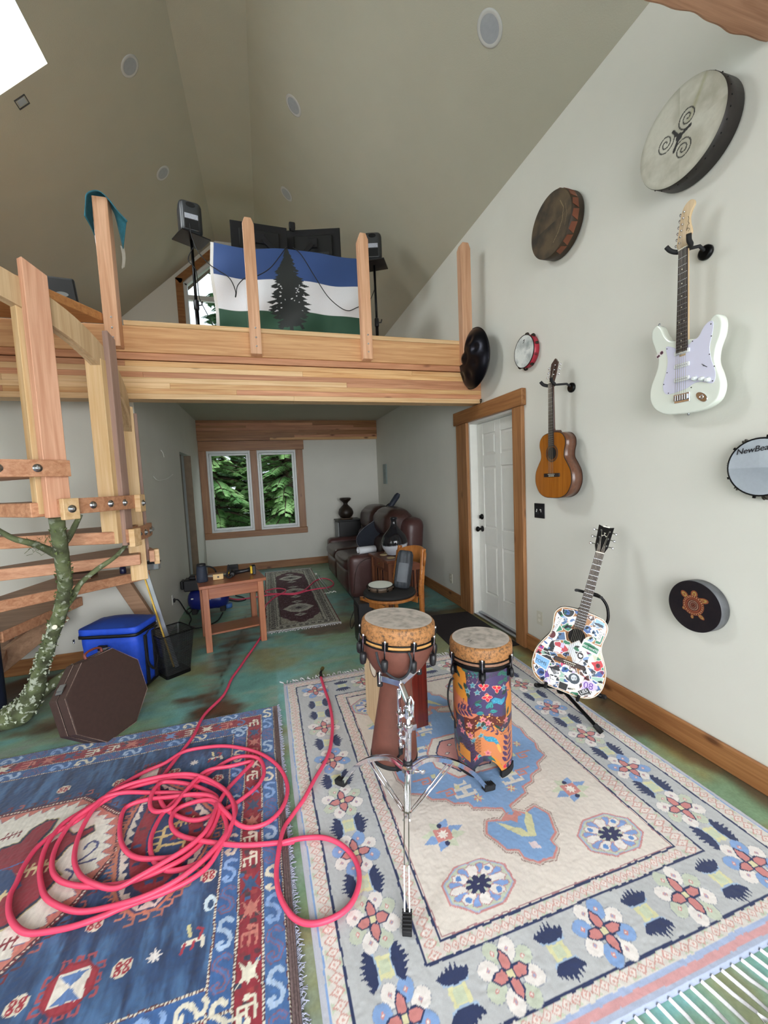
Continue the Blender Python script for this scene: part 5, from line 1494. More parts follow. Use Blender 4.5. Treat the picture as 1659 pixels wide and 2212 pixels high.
# tambourines
def tamb_parts(t, R, d, shell, n_j, head, hz=0, skinned=True):
    m = MB(); m.lathe([(R-.006, -d), (R, -d), (R, 0), (R-.006, 0)], 48, capb=False, capt=False); m.build('shell', shell, t)
    for i in range(n_j):
        a = 2*PI*(i+.35)/n_j; c2, s2 = math.cos(a), math.sin(a)
        for zz in (-.009, -.004, .004, .009):
            pass
        m = MB(); M0 = Matrix.Translation((R*.985*c2, R*.985*s2, -d/2))
        for off in (-.010, .010):
            ca, sa = math.cos(a+off*4), math.sin(a+off*4)
            m.T = Matrix.Translation((R*1.0*ca, R*1.0*sa, -d/2)) @ Euler((PI/2, 0, a)).to_matrix().to_4x4() @ Euler((0, PI/2, 0)).to_matrix().to_4x4()
            m.T = frame((R*ca, R*sa, -d/2), (0, 0, 1), (ca, sa, 0), (-sa, ca, 0)) if True else m.T
            m.lathe([(.004, -.002), (.019, 0), (.004, .002)], 16)
        m.build('jingle_pair', mat('jingle', '#4a443c', .3, .9, var=.2), t)
t = thing_m('tambourine', 'red tambourine with mottled white head on the right wall left of the classical guitar', 'tambourine', FW(2.845, 2.512, 2.075))
tamb_parts(t, .128, .048, mat('red_shell', '#a8283a', .4), 10, None)
cv = head_canvas(.124, .003, '#c8cecb'); cv.C = mixc(np.array(lin('#dadfdc')), np.array(lin('#9aa3a3')), (fbm(cv.PX+1, cv.PY, 18, 2)-.42)*2.6)
cv.line([(-.005, .085), (.012, .09), (.008, .075), (-.008, .07)], .006, '#2a2a2c')
head_mesh(cv, .123, .002, SKIN, t); MB().ring((0, 0, .0005), .126, .0035, n=48).build('hoop', BLKM, t)
t = thing_m('tambourine', 'black-rimmed tambourine with grey head cut off by the right picture edge', 'tambourine', FW(1.217, 1.508, 2.085))
tamb_parts(t, .128, .045, mat('black_shell', '#1c1c1e', .4), 7, None)
cv = head_canvas(.124, .004, '#a7afb8'); cv.C = mixc(np.array(lin('#b3bbc4')), np.array(lin('#9199a3')), (fbm(cv.PX, cv.PY, 4, 2)-.3)*1.6)
head_mesh(cv, .123, .002, SKIN, t); MB().ring((0, 0, .0005), .126, .004, n=48).build('hoop', BLKM, t)
m = MB()
for i in range(6):
    a = 2*PI*i/6+.35; m.T = Matrix.Rotation(a, 4, 'Z'); m.box(.126, -.005, -.012, .140, .005, -.004)
m.build('tension_lug', BLKM, t)
lettering('lettering', 'NewBeat', .036, Matrix.Translation((-.025, .078, .0045)) @ Matrix.Rotation(.12, 4, 'Z'), mat('ink', '#1b1b22', .6), t, shear=.3)
# dark drum with painted turtle
R = .132
t = frame_drum('black frame drum painted with a red-brown turtle low on the right wall', 1.477, .808, 2.068, R, .055, mat('grey_shell', '#5c5e62', .45, var=.25, scale=20))
cv = head_canvas(R, .0016, '#121015'); cv.C = mixc(np.array(lin('#15131a')), np.array(lin('#1f1a1e')), (fbm(cv.PX, cv.PY, 40, 1)-.3)*2)
BR = '#8a4a30'
for (x, y, a, rx, ry) in [(-.047, .052, 2.4, .022, .015), (.002, .064, 1.5, .019, .017), (.046, .040, .1, .026, .014), (-.045, -.020, 3.4, .013, .010), (.038, -.045, -.6, .018, .010), (-.006, -.056, -1.6, .010, .008)]:
    cv.disc(x, y, rx, BR, ry, a); cv.disc(x, y, rx*.72, '#a08a4e', ry*.6, a); cv.disc(x, y, rx*.3, BR, ry*.3, a)
for i, (r_0, c_) in enumerate([(.053, BR), (.049, '#4a221c'), (.044, '#a35c3c'), (.040, '#5c2a20'), (.035, '#96543a'), (.031, '#54261e'), (.025, '#a8907c'), (.022, '#4e2420'), (.017, '#8c6a5a'), (.013, '#43201c'), (.008, '#8a4a34'), (.005, '#2c1614')]): cv.disc(-.002, .005, r_0, c_, r_0*.98)
for i in range(26):
    a = 2*PI*i/26; cv.disc(-.002+.0465*math.cos(a), .005+.0455*math.sin(a), .0022, '#c9b08a')
head_mesh(cv, R-.001, .0006, attr_mat('painted_skin', .35, .04, 60), t)

# --- guitars
PALEW = wood('maple', '#d9c09a', '#c3a67c', 'y', .4, 1.0, knots=False)
DKW = wood('dark_neck', '#4a2c1e', '#33201a', 'y', .4, 1.0, knots=False)
ROSEW = wood('rosewood', '#2e2422', '#1f191a', 'y', .5, 1.0, knots=False)
STRG = mat('string_metal', '#c9c2b4', .3, .9, var=.05)
IVORY = mat('ivory', '#eeead8', .4, var=.03)
def hanger(t, y, zb):
    """black wall hanger holding the headstock: y along the neck, zb = wall plane behind"""
    h = MB(); h.T = Matrix.Translation((.03, y-.035, zb+.003)); h.lathe([(.034, 0), (.034, .012), (.026, .018)], 24); h.build('hanger_plate', BLKM, t)
    h = MB(); h.tube([(.03, y-.03, zb+.01), (.03, y-.01, zb+.05), (0, y-.012, -.02)], .008, 8)
    h.tube(catmull([(-.055, y+.02, .045), (-.045, y-.002, .03), (-.032, y-.012, .0), (0, y-.014, -.022), (.032, y-.012, .0), (.045, y-.002, .03), (.055, y+.02, .045)], 4), .011, 8)
    h.build('hanger_yoke', RUBBER, t)
GP = [(0, 0), (.08, .004), (.145, .033), (.184, .088), (.196, .14), (.187, .20), (.155, .255), (.126, .30), (.126, .345), (.139, .395), (.132, .44), (.098, .474), (.05, .487), (0, .49)]
def g_outline(s_, inset=0.0, dread=False):
    gp = [(0, 0), (.09, .002), (.155, .025), (.19, .075), (.199, .13), (.193, .19), (.168, .25), (.143, .30), (.138, .345), (.145, .395), (.143, .44), (.115, .475), (.06, .488), (0, .49)] if dread else GP
    P = gp+[(-x, y) for x, y in gp[::-1][1:-1]]
    C_ = [(p.x*s_, p.y*s_) for p in catmull([(x, y, 0) for x, y in P], 4, closed=True)]
    if inset: C_ = grow(C_, -inset)
    return C_
def acoustic(t, s_, topm, sidem, bind, neckm, boardm, classical, dread=False):
    O = g_outline(s_, 0, dread); d = .098*s_
    m = MB(); m.prism(O, -d, -.003, smooth=True); m.build('body_sides', sidem, t)
    m = MB(); m.prism(grow(O, .0012), -.005, -.0005); m.prism(grow(O, .001), -d-.001, -d+.004); m.build('binding', bind, t)
    m = MB(); m.prism(grow(O, -.0025), -.003, .0004); top = m.build('soundboard', topm, t)
    c_ = (0, .335*s_)
    m = MB(); m.T = Matrix.Translation((c_[0], c_[1], 0)); m.lathe([(.047*s_, .0007), (.047*s_, .0010)], 40); m.build('soundhole', mat('soundhole_dark', '#0c0908', .9), t)
    m = MB(); m.T = Matrix.Translation((c_[0], c_[1], 0))
    for r0, r1 in ((.050, .0535), (.056, .066) if classical else (.055, .058)):
        m.lathe([(r1*s_, .0005), (r1*s_, .0009), (r0*s_, .0009), (r0*s_, .0005)], 40, capb=False, capt=False)
    m.build('rosette', mat('rosette', '#4c2f1b', .5, var=.4, scale=120), t)
    by = .172*s_
    m = MB().box(-.085*s_, by-.013, .0, .085*s_, by+.013, .008); br = m.build('bridge', boardm, t, .003)
    MB().box(-.034*s_, by+.004, .008, .034*s_, by+.007, .012).build('saddle', IVORY, br)
    m = MB()
    for i in range(6): m.ball(((-.025+.01*i)*s_, by-.006, .009), .0032, n=8, m=5)
    m.build('bridge_pin', IVORY, br)
    ny = .852*s_; f0 = .385*s_; w0, w1 = .0275*s_, .0225*s_
    m = MB(); m.prism([(-w0, f0), (w0, f0), (w1, ny), (-w1, ny)], .003, .0095); fb = m.build('fretboard', boardm, t)
    m = MB(); sc = ny-by
    for i in range(1, 20):
        y = ny-sc*(1-2**(-i/12))
        if y < f0+.005: break
        wy = w0+(w1-w0)*(y-f0)/(ny-f0); m.box(-wy, y-.0008, .0095, wy, y+.0008, .0107)
    m.build('fret', STEEL, fb)
    m = MB(); m.T = frame((0, 0, -.006), (1, 0, 0), (0, 0, 1), (0, -1, 0))
    m.T = Matrix.Identity(4); m.tube([(0, .47*s_, -.010), (0, .52*s_, -.006), (0, .7*s_, -.005), (0, ny+.01, -.004)], [w0*1.1, w0*.95, w1*1.02, w1*1.0], 12, flat=.55)
    m.build('neck', neckm, t)
    MB().box(-.028*s_, .43*s_, -.075*s_, .028*s_, .505*s_, -.003).build('neck_heel', neckm, t, .008)
    MB().box(-w1, ny, .002, w1, ny+.005, .0125).build('nut', IVORY, t)
    if classical:
        hp_ = [(-w1, ny+.005), (w1, ny+.005), (.029*s_, ny+.045), (.034*s_, ny+.15*s_), (.0, ny+.185*s_), (-.034*s_, ny+.15*s_), (-.029*s_, ny+.045)]
        rows_ = (.055, .09, .125)
    else:
        hp_ = [(-w1, ny+.005), (w1, ny+.005), (.035*s_, ny+.04), (.042*s_, ny+.175*s_), (.02*s_, ny+.168*s_), (0, ny+.178*s_), (-.02*s_, ny+.168*s_), (-.042*s_, ny+.175*s_), (-.035*s_, ny+.04)]
        rows_ = (.05, .095, .14)
    hs = MB(); hs.T = Matrix.Translation((0, ny, 0)) @ Matrix.Rotation(-.22, 4, 'X') @ Matrix.Translation((0, -ny, 0))
    hs.prism(hp_, -.012, .003); hd = hs.build('headstock', mat('black_gloss', '#110f12', .2, var=.1, coat=.4) if not classical else neckm, t, .002)
    HM = hs.T
    for sg in (-1, 1):
        for r_0 in rows_:
            g = MB(); g.T = HM @ Matrix.Translation((sg*.024*s_, ny+r_0*s_, 0))
            g.lathe([(.0045, .003), (.0045, .010), (.003, .014)], 10); g.box(sg*.0, -.003, -.008, sg*.032, .003, -.004); g.ball((sg*.036, 0, -.006), .008, .009, .005, 10, 6)
            g.build('tuning_peg', CHROME, hd)
    m = MB()
    for i in range(6):
        x0, x1 = (-.025+.01*i)*s_, (-.0175+.007*i)*s_
        m.tube([(x0, by, .0115), (x1, ny+.003, .0125), ((-1 if i < 3 else 1)*.02*s_, ny+rows_[[0, 1, 2, 2, 1, 0][i]]*s_, .0 - .22*rows_[[0, 1, 2, 2, 1, 0][i]]*s_+.012)], .0007 if i > 2 else .001, 4)
    m.build('strings', STRG, t)
    return ny
TOPC = wood('cedar_top', '#b06a1c', '#96560f', 'y', .25, 1.4, knots=False, coat=.5)
SIDEC = wood('mahogany_side', '#6a4634', '#553628', 'x', .3, 1.0, knots=False, coat=.2)
t = thing_m('classical_guitar', 'amber classical guitar with brown sides hanging right of the door', 'guitar', FW(2.408, 1.345, 1.975))
ny = acoustic(t, .95, TOPC, SIDEC, mat('dark_binding', '#2a1a14', .4), DKW, ROSEW, True)
hanger(t, ny, -.155)

# white electric guitar
t = thing_m('electric_guitar', 'white electric guitar with maple headstock hung at upper right', 'guitar', FW(1.515, 1.79, 2.02))
WG = mat('white_gloss', '#e6ece2', .18, var=.01, coat=.4)
OP = [(1.52, 1.79), (1.60, 1.80), (1.66, 1.835), (1.69, 1.895), (1.685, 1.965), (1.655, 2.03), (1.645, 2.09), (1.665, 2.15), (1.683, 2.205), (1.680, 2.25), (1.657, 2.268), (1.632, 2.25), (1.612, 2.205), (1.585, 2.17), (1.55, 2.155), (1.50, 2.145), (1.455, 2.135), (1.425, 2.135), (1.405, 2.165), (1.385, 2.205), (1.358, 2.208), (1.340, 2.175), (1.342, 2.12), (1.362, 2.06), (1.366, 2.0), (1.347, 1.94), (1.337, 1.885), (1.352, 1.83), (1.395, 1.80), (1.455, 1.788)]
OP = [(p.x, p.y) for p in catmull([(1.515-a, b-1.79, 0) for a, b in OP], 4, closed=True)]
m = MB(); m.prism(OP, -.044, 0, smooth=True); m.build('body', WG, t, .007, 3)
PGD = mat('pickguard', '#d9d9ee', .25, var=.01, coat=.3)
pg = [(-.085, .35), (-.045, .335), (-.03, .325), (.03, .325), (.048, .34), (.075, .345), (.10, .385), (.128, .40), (.140, .385), (.135, .335), (.125, .28), (.135, .22), (.152, .165), (.15, .125), (.135, .115), (.10, .13), (.06, .135), (.02, .118), (-.06, .108), (-.09, .12), (-.10, .16), (-.085, .215), (-.075, .28)]
pg = [(p.x, p.y) for p in catmull([(a, b, 0) for a, b in pg], 3, closed=True)]
m = MB(); m.prism(pg, 0, .0022); g = m.build('pickguard', PGD, t)
m = MB()
for (x, y) in [(-.08, .34), (-.078, .22), (-.095, .165), (-.07, .115), (.045, .117), (.142, .125), (.148, .19), (.126, .25), (.133, .33), (.130, .385), (.048, .335)]:
    m.T = Matrix.Translation((x, y, .0022)); m.lathe([(.003, 0), (.002, .001)], 8)
m.build('screw', BLKM, g)
for i, (y, sk_) in enumerate(((.30, 0), (.235, 0), (.168, .008))):
    m = MB(); m.T = Matrix.Translation((0, y, 0)) @ Matrix.Rotation(-.0-.02*sk_, 4, 'Z')
    m.prism([(-.038, -.008), (-.034, -.011), (.034, -.011), (.038, -.008), (.038, .008), (.034, .011), (-.034, .011), (-.038, .008)], .002, .009); p_ = m.build('pickup', mat('pickup_cover', '#e4e8ea', .3, var=.01), t, .002)
    m = MB()
    for j in range(6): m.T = Matrix.Translation((-.026+.0104*j, y, .009)); m.lathe([(.0028, 0), (.0024, .0012)], 8)
    m.build('pole_piece', STEEL, p_)
m = MB().box(-.04, .068, 0, .04, .098, .006).box(-.038, .055, 0, .038, .068, .003)
b_ = m.build('bridge_plate', CHROME, t, .001)
m = MB()
for j in range(6): m.box(-.034+.0116*j, .066, .006, -.0245+.0116*j, .092, .013)
m.build('bridge_saddle', STEEL, b_, .001)
for (x, y) in ((.075, .135), (.108, .125), (.135, .115)):
    m = MB(); m.T = Matrix.Translation((x-.012, y+.02, .002)); m.lathe([(.0125, 0), (.012, .005), (.009, .007), (.0085, .016), (.006, .018)], 18); m.build('control_knob', mat('knob_white', '#dfe4e6', .35, var=.02), t)
m = MB(); m.T = Matrix.Translation((.105, .205, .002)) @ Matrix.Rotation(-.7, 4, 'Z'); m.box(-.016, -.0012, 0, .016, .0012, .001).box(.002, -.001, .001, .005, .001, .014); m.build('switch', BLKM, t)
m = MB(); m.T = Matrix.Translation((.095, .062, .0)) @ Matrix.Rotation(-.75, 4, 'Z')
n = 20; m.prism([(.032*math.cos(2*PI*i/n), .017*math.sin(2*PI*i/n)) for i in range(n)], 0, .004); m.ring((0, 0, .004), .008, .0025, n=14); m.build('jack_plate', CHROME, t, .001)
m = MB(); m.prism([(-.028, .30), (.028, .30), (.0215, .785), (-.0215, .785)], .003, .011); fb = m.build('fretboard', ROSEW, t, .001)
m = MB(); sc = .785-.083
for i in range(1, 22):
    y = .785-sc*(1-2**(-i/12)); wy = .028-.0065*(y-.30)/.485; m.box(-wy, y-.0008, .011, wy, y+.0008, .0122)
m.build('fret', STEEL, fb)
m = MB()
for i in (3, 5, 7, 9, 12, 15, 17, 19, 21):
    y = .785-sc*(1-(2**(-i/12)+2**(-(i-1)/12))/2)
    for x in ((-.012, .012) if i == 12 else (0,)): m.T = Matrix.Translation((x, y, .011)); m.lathe([(.003, 0), (.003, .0004)], 10)
m.build('fret_marker', IVORY, fb)
m = MB(); m.tube([(0, .28, -.008), (0, .36, -.007), (0, .6, -.004), (0, .80, -.003)], [.026, .0265, .0235, .0215], 12, flat=.5); m.build('neck', PALEW, t)
m = MB().box(-.022, .786, .0, .022, .790, .013); m.build('nut', IVORY, t)
hd = [(-.0215, .790), (-.030, .80), (-.036, .82), (-.024, .90), (-.015, .955), (.002, .985), (.025, .995), (.043, .985), (.048, .965), (.035, .945), (.026, .92), (.028, .89), (.034, .865), (.036, .845), (.030, .835), (.028, .815), (.0215, .790)]
hd = [(p.x*1.0, p.y) for p in catmull([(a, b, 0) for a, b in hd], 3, closed=True)]
m = MB(); m.prism(hd, -.010, .003); h = m.build('headstock', PALEW, t, .002)
for j in range(6):
    y = .822+.0265*j; x = -.026+.0043*j
    m = MB(); m.T = Matrix.Translation((x+.008, y, .003)); m.lathe([(.005, 0), (.005, .004), (.003, .010)], 10); m.box(-.022, -.0025, -.008, .0, .0025, -.004); m.ball((-.026, 0, -.006), .006, .008, .004, 8, 5); m.build('tuning_peg', CHROME, h)
m = MB(); m.tube(catmull([(.020, .855, .0045), (.028, .862, .0045), (.018, .872, .0045), (.014, .862, .0045), (.018, .885, .0045), (.026, .888, .0045), (.02, .90, .0045), (.024, .912, .0045), (.02, .925, .0045)], 4), .0008, 4); m.build('script_logo', mat('ink2', '#3c352c', .6), h)
m = MB()
for j in range(6): m.tube([(-.026+.0104*j, .080, .013), (-.0175+.007*j, .788, .0135), (-.018+.0043*j, .822+.0265*j, .010)], .0009 if j < 3 else .0006, 4)
m.build('strings', STRG, t)
m = MB()
for (x, y) in ((-.140, .482), (.018, -.004)): m.T = Matrix.Translation((x, y, -.02)); m.ball((0, 0, 0), .006, n=10, m=6); m.box(-.003, -.008 if y < 0 else -.002, -.003, .003, .002 if y < 0 else .008, .003)
m.build('strap_button', STEEL, t)
m = MB(); m.T = Matrix.Translation((-.118, .325, .0005)) @ Matrix.Rotation(.45, 4, 'Z'); m.box(-.022, -.012, 0, .02, .012, .0006); st_ = m.build('sticker', mat('sticker_white', '#dcd6d4', .5), t)
m = MB(); m.T = Matrix.Translation((-.118, .325, .0011)) @ Matrix.Rotation(.45, 4, 'Z'); m.box(-.02, -.009, 0, -.004, .002, .0004); m.T = m.T @ Matrix.Translation((.010, 0, 0)); m.lathe([(.0085, 0), (.0085, .0005)], 14); m.build('sticker_print', mat('sticker_maroon', '#4c2638', .5), st_)
hanger(t, .80, -.108)

# ------------------------------------------------------------------ sticker-covered acoustic guitar on its stand
ME = Euler((-.22, .25, -.76)).to_matrix()
gx, gy_, gz = ME @ Vector((1, 0, 0)), ME @ Vector((0, 0, 1)), ME @ Vector((0, -1, 0))
t = thing_m('sticker_guitar', 'acoustic guitar covered in overlapping stickers leaning on a black stand', 'guitar', frame((1.612, 1.905, .228), gx, gy_, gz))
GS = 1.0
ny = acoustic(t, GS, wood('spruce_top', '#b47c46', '#9c6632', 'y', .3, 1.2, knots=False, coat=.3), mat('dark_side', '#241c1c', .3, var=.3, scale=18), IVORY, wood('neck_brown', '#54382c', '#402a22', 'y', .4, 1, knots=False), wood('board_brown', '#43312b', '#332520', 'y', .5, 1, knots=False), False, True)
# headstock mark: white bar and crossed-fork device
m = MB(); m.T = Matrix.Translation((0, ny, 0)) @ Matrix.Rotation(-.22, 4, 'X') @ Matrix.Translation((0, -ny, 0))
m.box(-.018, ny+.165, .0032, .018, ny+.172, .0038)
for a in (90, 210, 330):
    c2, s2 = math.cos(math.radians(a)), math.sin(math.radians(a)); m.tube([(0, ny+.115, .0035), (.013*c2, ny+.115+.013*s2, .0035)], .0013, 5); m.tube([(.013*c2-.005*s2, ny+.115+.013*s2+.005*c2, .0035), (.013*c2+.005*s2, ny+.115+.013*s2-.005*c2, .0035)], .0013, 5)
m.build('headstock_mark', IVORY, t)
SW = mat('sticker_white', '#dcd6d4', .5)
PAL = ['#ececf2', '#e2e6ee', '#1f1c20', '#f0f0f4', '#7f9cc8', '#3c5f9c', '#1e1e22', '#6d4f9c', '#b8404a', '#2f7a5a', '#d8dce6', '#8aa0b8', '#5c3a30', '#c9b8d8', '#d0406a', '#9cc0b0', '#e8e4d8', '#30343c', '#c8c8b0', '#486890']
def smat(c): return mat('sticker_'+c.strip('#'), c, .45, var=.06, scale=40, coat=.2)
rs = random.Random(12)
Ogs = g_outline(GS, 0.004, True)
def inside(x, y, P):
    c = False; n = len(P)
    for i in range(n):
        x1, y1 = P[i]; x2, y2 = P[(i+1) % n]
        if (y1 > y) != (y2 > y) and x < (x2-x1)*(y-y1)/(y2-y1)+x1: c = not c
    return c
layer = [0]
def shape(kind, w_, h_, n=16):
    if kind == 'disc': return [(w_/2*math.cos(2*PI*i/n), h_/2*math.sin(2*PI*i/n)) for i in range(n)]
    if kind == 'rect': return [(-w_/2, -h_/2), (w_/2, -h_/2), (w_/2, h_/2), (-w_/2, h_/2)]
    return [(w_/2*(1+.25*math.sin(3*a+w_*90)+.15*math.sin(5*a))*math.cos(a), h_/2*(1+.2*math.cos(2*a+h_*70)+.12*math.sin(7*a))*math.sin(a)) for a in [2*PI*i/22 for i in range(22)]]
def sticker(x, y, kind, w_, h_, ang, c1, marks=(), border=SW):
    z = .0009+layer[0]*.00003; layer[0] += 1
    M_ = Matrix.Translation((x, y, z)) @ Matrix.Rotation(ang, 4, 'Z')
    # keep it on the guitar top
    P = []
    for a, b in shape(kind, w_, h_):
        q = M_ @ Vector((a, b, 0)); k = 0
        while not inside(q.x, q.y, Ogs) and k < 40:
            q = Vector((q.x*.97, .22*GS+(q.y-.22*GS)*.97, q.z)); k += 1
        P.append((q.x, q.y))
    m = MB(); m.prism(P, z, z+.0002); s_ = m.build('sticker', border, t)
    cx_ = sum(p[0] for p in P)/len(P); cy_ = sum(p[1] for p in P)/len(P)
    m = MB(); m.prism([(cx_+(p[0]-cx_)*.86, cy_+(p[1]-cy_)*.86) for p in P], z+.0002, z+.0003); m.build('sticker_print', smat(c1), s_)
    mk = {}
    for (kk, a, b, ww, hh_, an, cc) in marks:
        M2 = M_ @ Matrix.Translation((a, b, 0)) @ Matrix.Rotation(an, 4, 'Z')
        Q = [M2 @ Vector((u, v, 0)) for u, v in shape(kk, ww, hh_, 12)]
        if not all(inside(q.x, q.y, Ogs) for q in Q): continue
        m = mk.setdefault(cc, MB())
        m.prism([(q.x, q.y) for q in Q], z+.0003, z+.00036)
    for cc, m in mk.items(): m.build('sticker_mark', smat(cc), s_)
    return s_, M_ @ Matrix.Translation((0, 0, .0005))
def avoid(x, y):
    if abs(x) < .034*GS and y > .33*GS: return True
    if math.hypot(x, y-.335*GS) < .062*GS: return True
    if abs(x) < .09*GS and abs(y-.172*GS) < .02*GS: return True
    return False
placed = []
for k in range(900):
    x, y = rs.uniform(-.21, .21), rs.uniform(.005, .54)
    if not inside(x, y, Ogs) or avoid(x, y): continue
    if any(math.hypot(x-a, y-b) < .036 for a, b in placed): continue
    placed.append((x, y))
    kind = rs.choice(['disc', 'rect', 'blob', 'blob', 'rect']); w_ = rs.uniform(.055, .092); h_ = w_*rs.uniform(.6, 1.1)
    if abs(x) < .11 and (abs(y-.172*GS) < .05 or abs(x) < .075 and y > .3): w_ *= .7; h_ *= .7
    c1, c2, c3 = rs.choice(PAL), rs.choice(PAL), rs.choice(['#1e1e22', '#30343c', '#ececf2', '#3c5f9c'])
    mk = [(rs.choice(['disc', 'rect', 'blob']), rs.uniform(-.2, .2)*w_, rs.uniform(-.25, .25)*h_, w_*rs.uniform(.15, .5), h_*rs.uniform(.12, .4), rs.uniform(-1, 1), rs.choice([c2, c3])) for _ in range(rs.randint(3, 6))]
    sticker(x, y, kind, w_, h_, rs.uniform(-.8, .8), c1, mk)
INK = mat('ink', '#1b1b22', .6); WINK = mat('white_ink', '#f0f0f2', .6)
def txt(M_, s_, text, size, ma, dx=0, dy=0): lettering('lettering', text, size, M_ @ Matrix.Translation((dx, dy, 0)), ma, t, .0001)
s_, M_ = sticker(-.150, .118, 'rect', .10, .072, -.12, '#7fb2e0', [('rect', 0, 0, .095, .026, 0, '#e8eef4')]); txt(M_, s_, 'TOMS', .026, INK)
s_, M_ = sticker(.085, .30, 'rect', .10, .060, -.15, '#eef0ee', [('rect', 0, -.004, .084, .028, 0, '#2f7a5a'), ('blob', 0, .010, .07, .02, 0, '#2f7a5a')]); txt(M_, s_, 'BIG WHITE', .0165, WINK, 0, -.004)
sticker(-.062, .075, 'blob', .062, .115, .0, '#f2f2f6', [('blob', 0, .030, .052, .045, 0, '#1e1e22'), ('rect', 0, .012, .036, .034, 0, '#f2f2f6'), ('disc', -.009, -.006, .018, .013, 0, '#1e1e22'), ('disc', .011, -.006, .018, .013, 0, '#1e1e22'), ('rect', 0, -.030, .014, .003, 0, '#1e1e22'), ('rect', -.016, -.02, .003, .03, .3, '#30343c')])
s_, M_ = sticker(.125, .085, 'blob', .09, .075, .1, '#c9b8e8'); txt(M_, s_, '08', .052, smat('#6a3f9c'))
s_, M_ = sticker(.115, .04, 'rect', .07, .045, .75, '#1e1e22'); txt(M_, s_, 'LIES', .026, WINK, 0, .006); txt(M_, s_, 'TO YOU', .012, WINK, 0, -.014)
sticker(.045, .095, 'blob', .085, .085, .3, '#eceef2', [('disc', 0, 0, .062, .062, 0, '#3a4650'), ('disc', 0, .004, .034, .038, 0, '#dfe4ea'), ('disc', -.007, .004, .008, .008, 0, '#1e1e22'), ('disc', .008, .004, .008, .008, 0, '#1e1e22'), ('rect', 0, -.012, .014, .004, 0, '#1e1e22')])
sticker(-.013, .127, 'blob', .055, .05, .4, '#d8e4f4', [('blob', 0, 0, .04, .03, .4, '#3c5f9c'), ('rect', .004, .004, .02, .01, .4, '#2f7a5a')])
s_, M_ = sticker(-.118, .36, 'rect', .115, .028, 1.32, '#f0f0f4'); txt(M_, s_, 'IS YOUR DOG', .017, INK)
s_, M_ = sticker(.115, .385, 'rect', .07, .022, 1.5, '#f0f0f4'); txt(M_, s_, 'SUILT', .02, INK)
sticker(.10, .455, 'rect', .06, .05, -.1, '#8ab4e4', [('blob', 0, -.014, .05, .018, 0, '#1e2a38')])
sticker(.145, .215, 'blob', .065, .07, .1, '#c03038', [('disc', 0, 0, .022, .026, 0, '#1e1e22'), ('disc', 0, 0, .010, .014, 0, '#c03038')])
sticker(.045, .235, 'disc', .038, .046, .2, '#1e1e22', [('blob', 0, 0, .02, .02, 0, '#f2f2f6')])
sticker(-.13, .30, 'disc', .045, .052, .0, '#5c1c24', [('blob', 0, 0, .02, .026, .4, '#30202c')])
sticker(-.135, .06, 'disc', .05, .055, .0, '#3c5f9c', [('blob', .004, 0, .03, .02, .4, '#16284c')])
sticker(.0, .02, 'rect', .055, .065, .0, '#1c1c1c', [('rect', 0, 0, .03, .035, .1, '#4c4c44')])

# stand
gs = thing('guitar_stand', 'black folding tripod guitar stand under the sticker-covered guitar', 'stand', (1.86, 2.06, 0))
GO = Vector((1.612, 1.905, .228)); bk = -gz*.135
m = MB(); m.tube([GO+bk+gy_*-.02, GO+bk+gy_*.45, GO+bk+gy_*.60], .012, 8); m.build('upright', BLKM, gs, world=True)
foot = [(1.770, 1.765, .012), (1.765, 2.345, .012), (2.085, 2.055, .012)]
for fpt in foot:
    m = MB(); a = GO+bk+gy_*-.02; b_ = Vector(fpt); m.tube([a, a.lerp(b_, .15)+Vector((0, 0, .0)), b_+Vector((0, 0, .006))], .011, 8); lg = m.build('leg', BLKM, gs, world=True)
    d = (b_-a).normalized(); m = MB(); m.tube([b_-d*.05+Vector((0, 0, .004)), b_+Vector((0, 0, .003))], .0155, 10); m.build('rubber_foot', RUBBER, lg, world=True)
m = MB(); c = GO+bk+gy_*-.02; m.lathe([(.022, -.03), (.025, -.02), (.025, .02), (.02, .03)], 16, tuple(c)); m.build('hub', BLKM, gs, world=True)
for sg in (-1, 1):
    m = MB(); e = GO+bk+gx*.09*sg+gy_*-.012; m.tube([GO+bk+gy_*-.02, e, e+gz*.15, e+gz*.165+gy_*.03], .0095, 8); m.build('support_arm', RUBBER, gs, world=True)
yc = GO+gy_*.60-gz*.02
m = MB(); m.tube(catmull([yc+gx*-.07+gz*.06, yc+gx*-.06+gz*.0, yc+gx*-.03-gz*.03, yc+gx*.03-gz*.03, yc+gx*.06+gz*.0, yc+gx*.07+gz*.03], 4), .009, 8)
m.tube([GO+bk+gy_*.60, yc-gz*.03], .010, 8); m.build('neck_yoke', RUBBER, gs, world=True)
m = MB(); m.tube(catmull([GO+bk+gy_*.60, GO+bk+gy_*.60+gx*.07, GO+bk+gy_*.54+gx*.13, GO+bk+gy_*.44+gx*.14, GO+bk+gy_*.38+gx*.03], 5), .0085, 8); m.build('carry_handle', BLKM, gs, world=True)

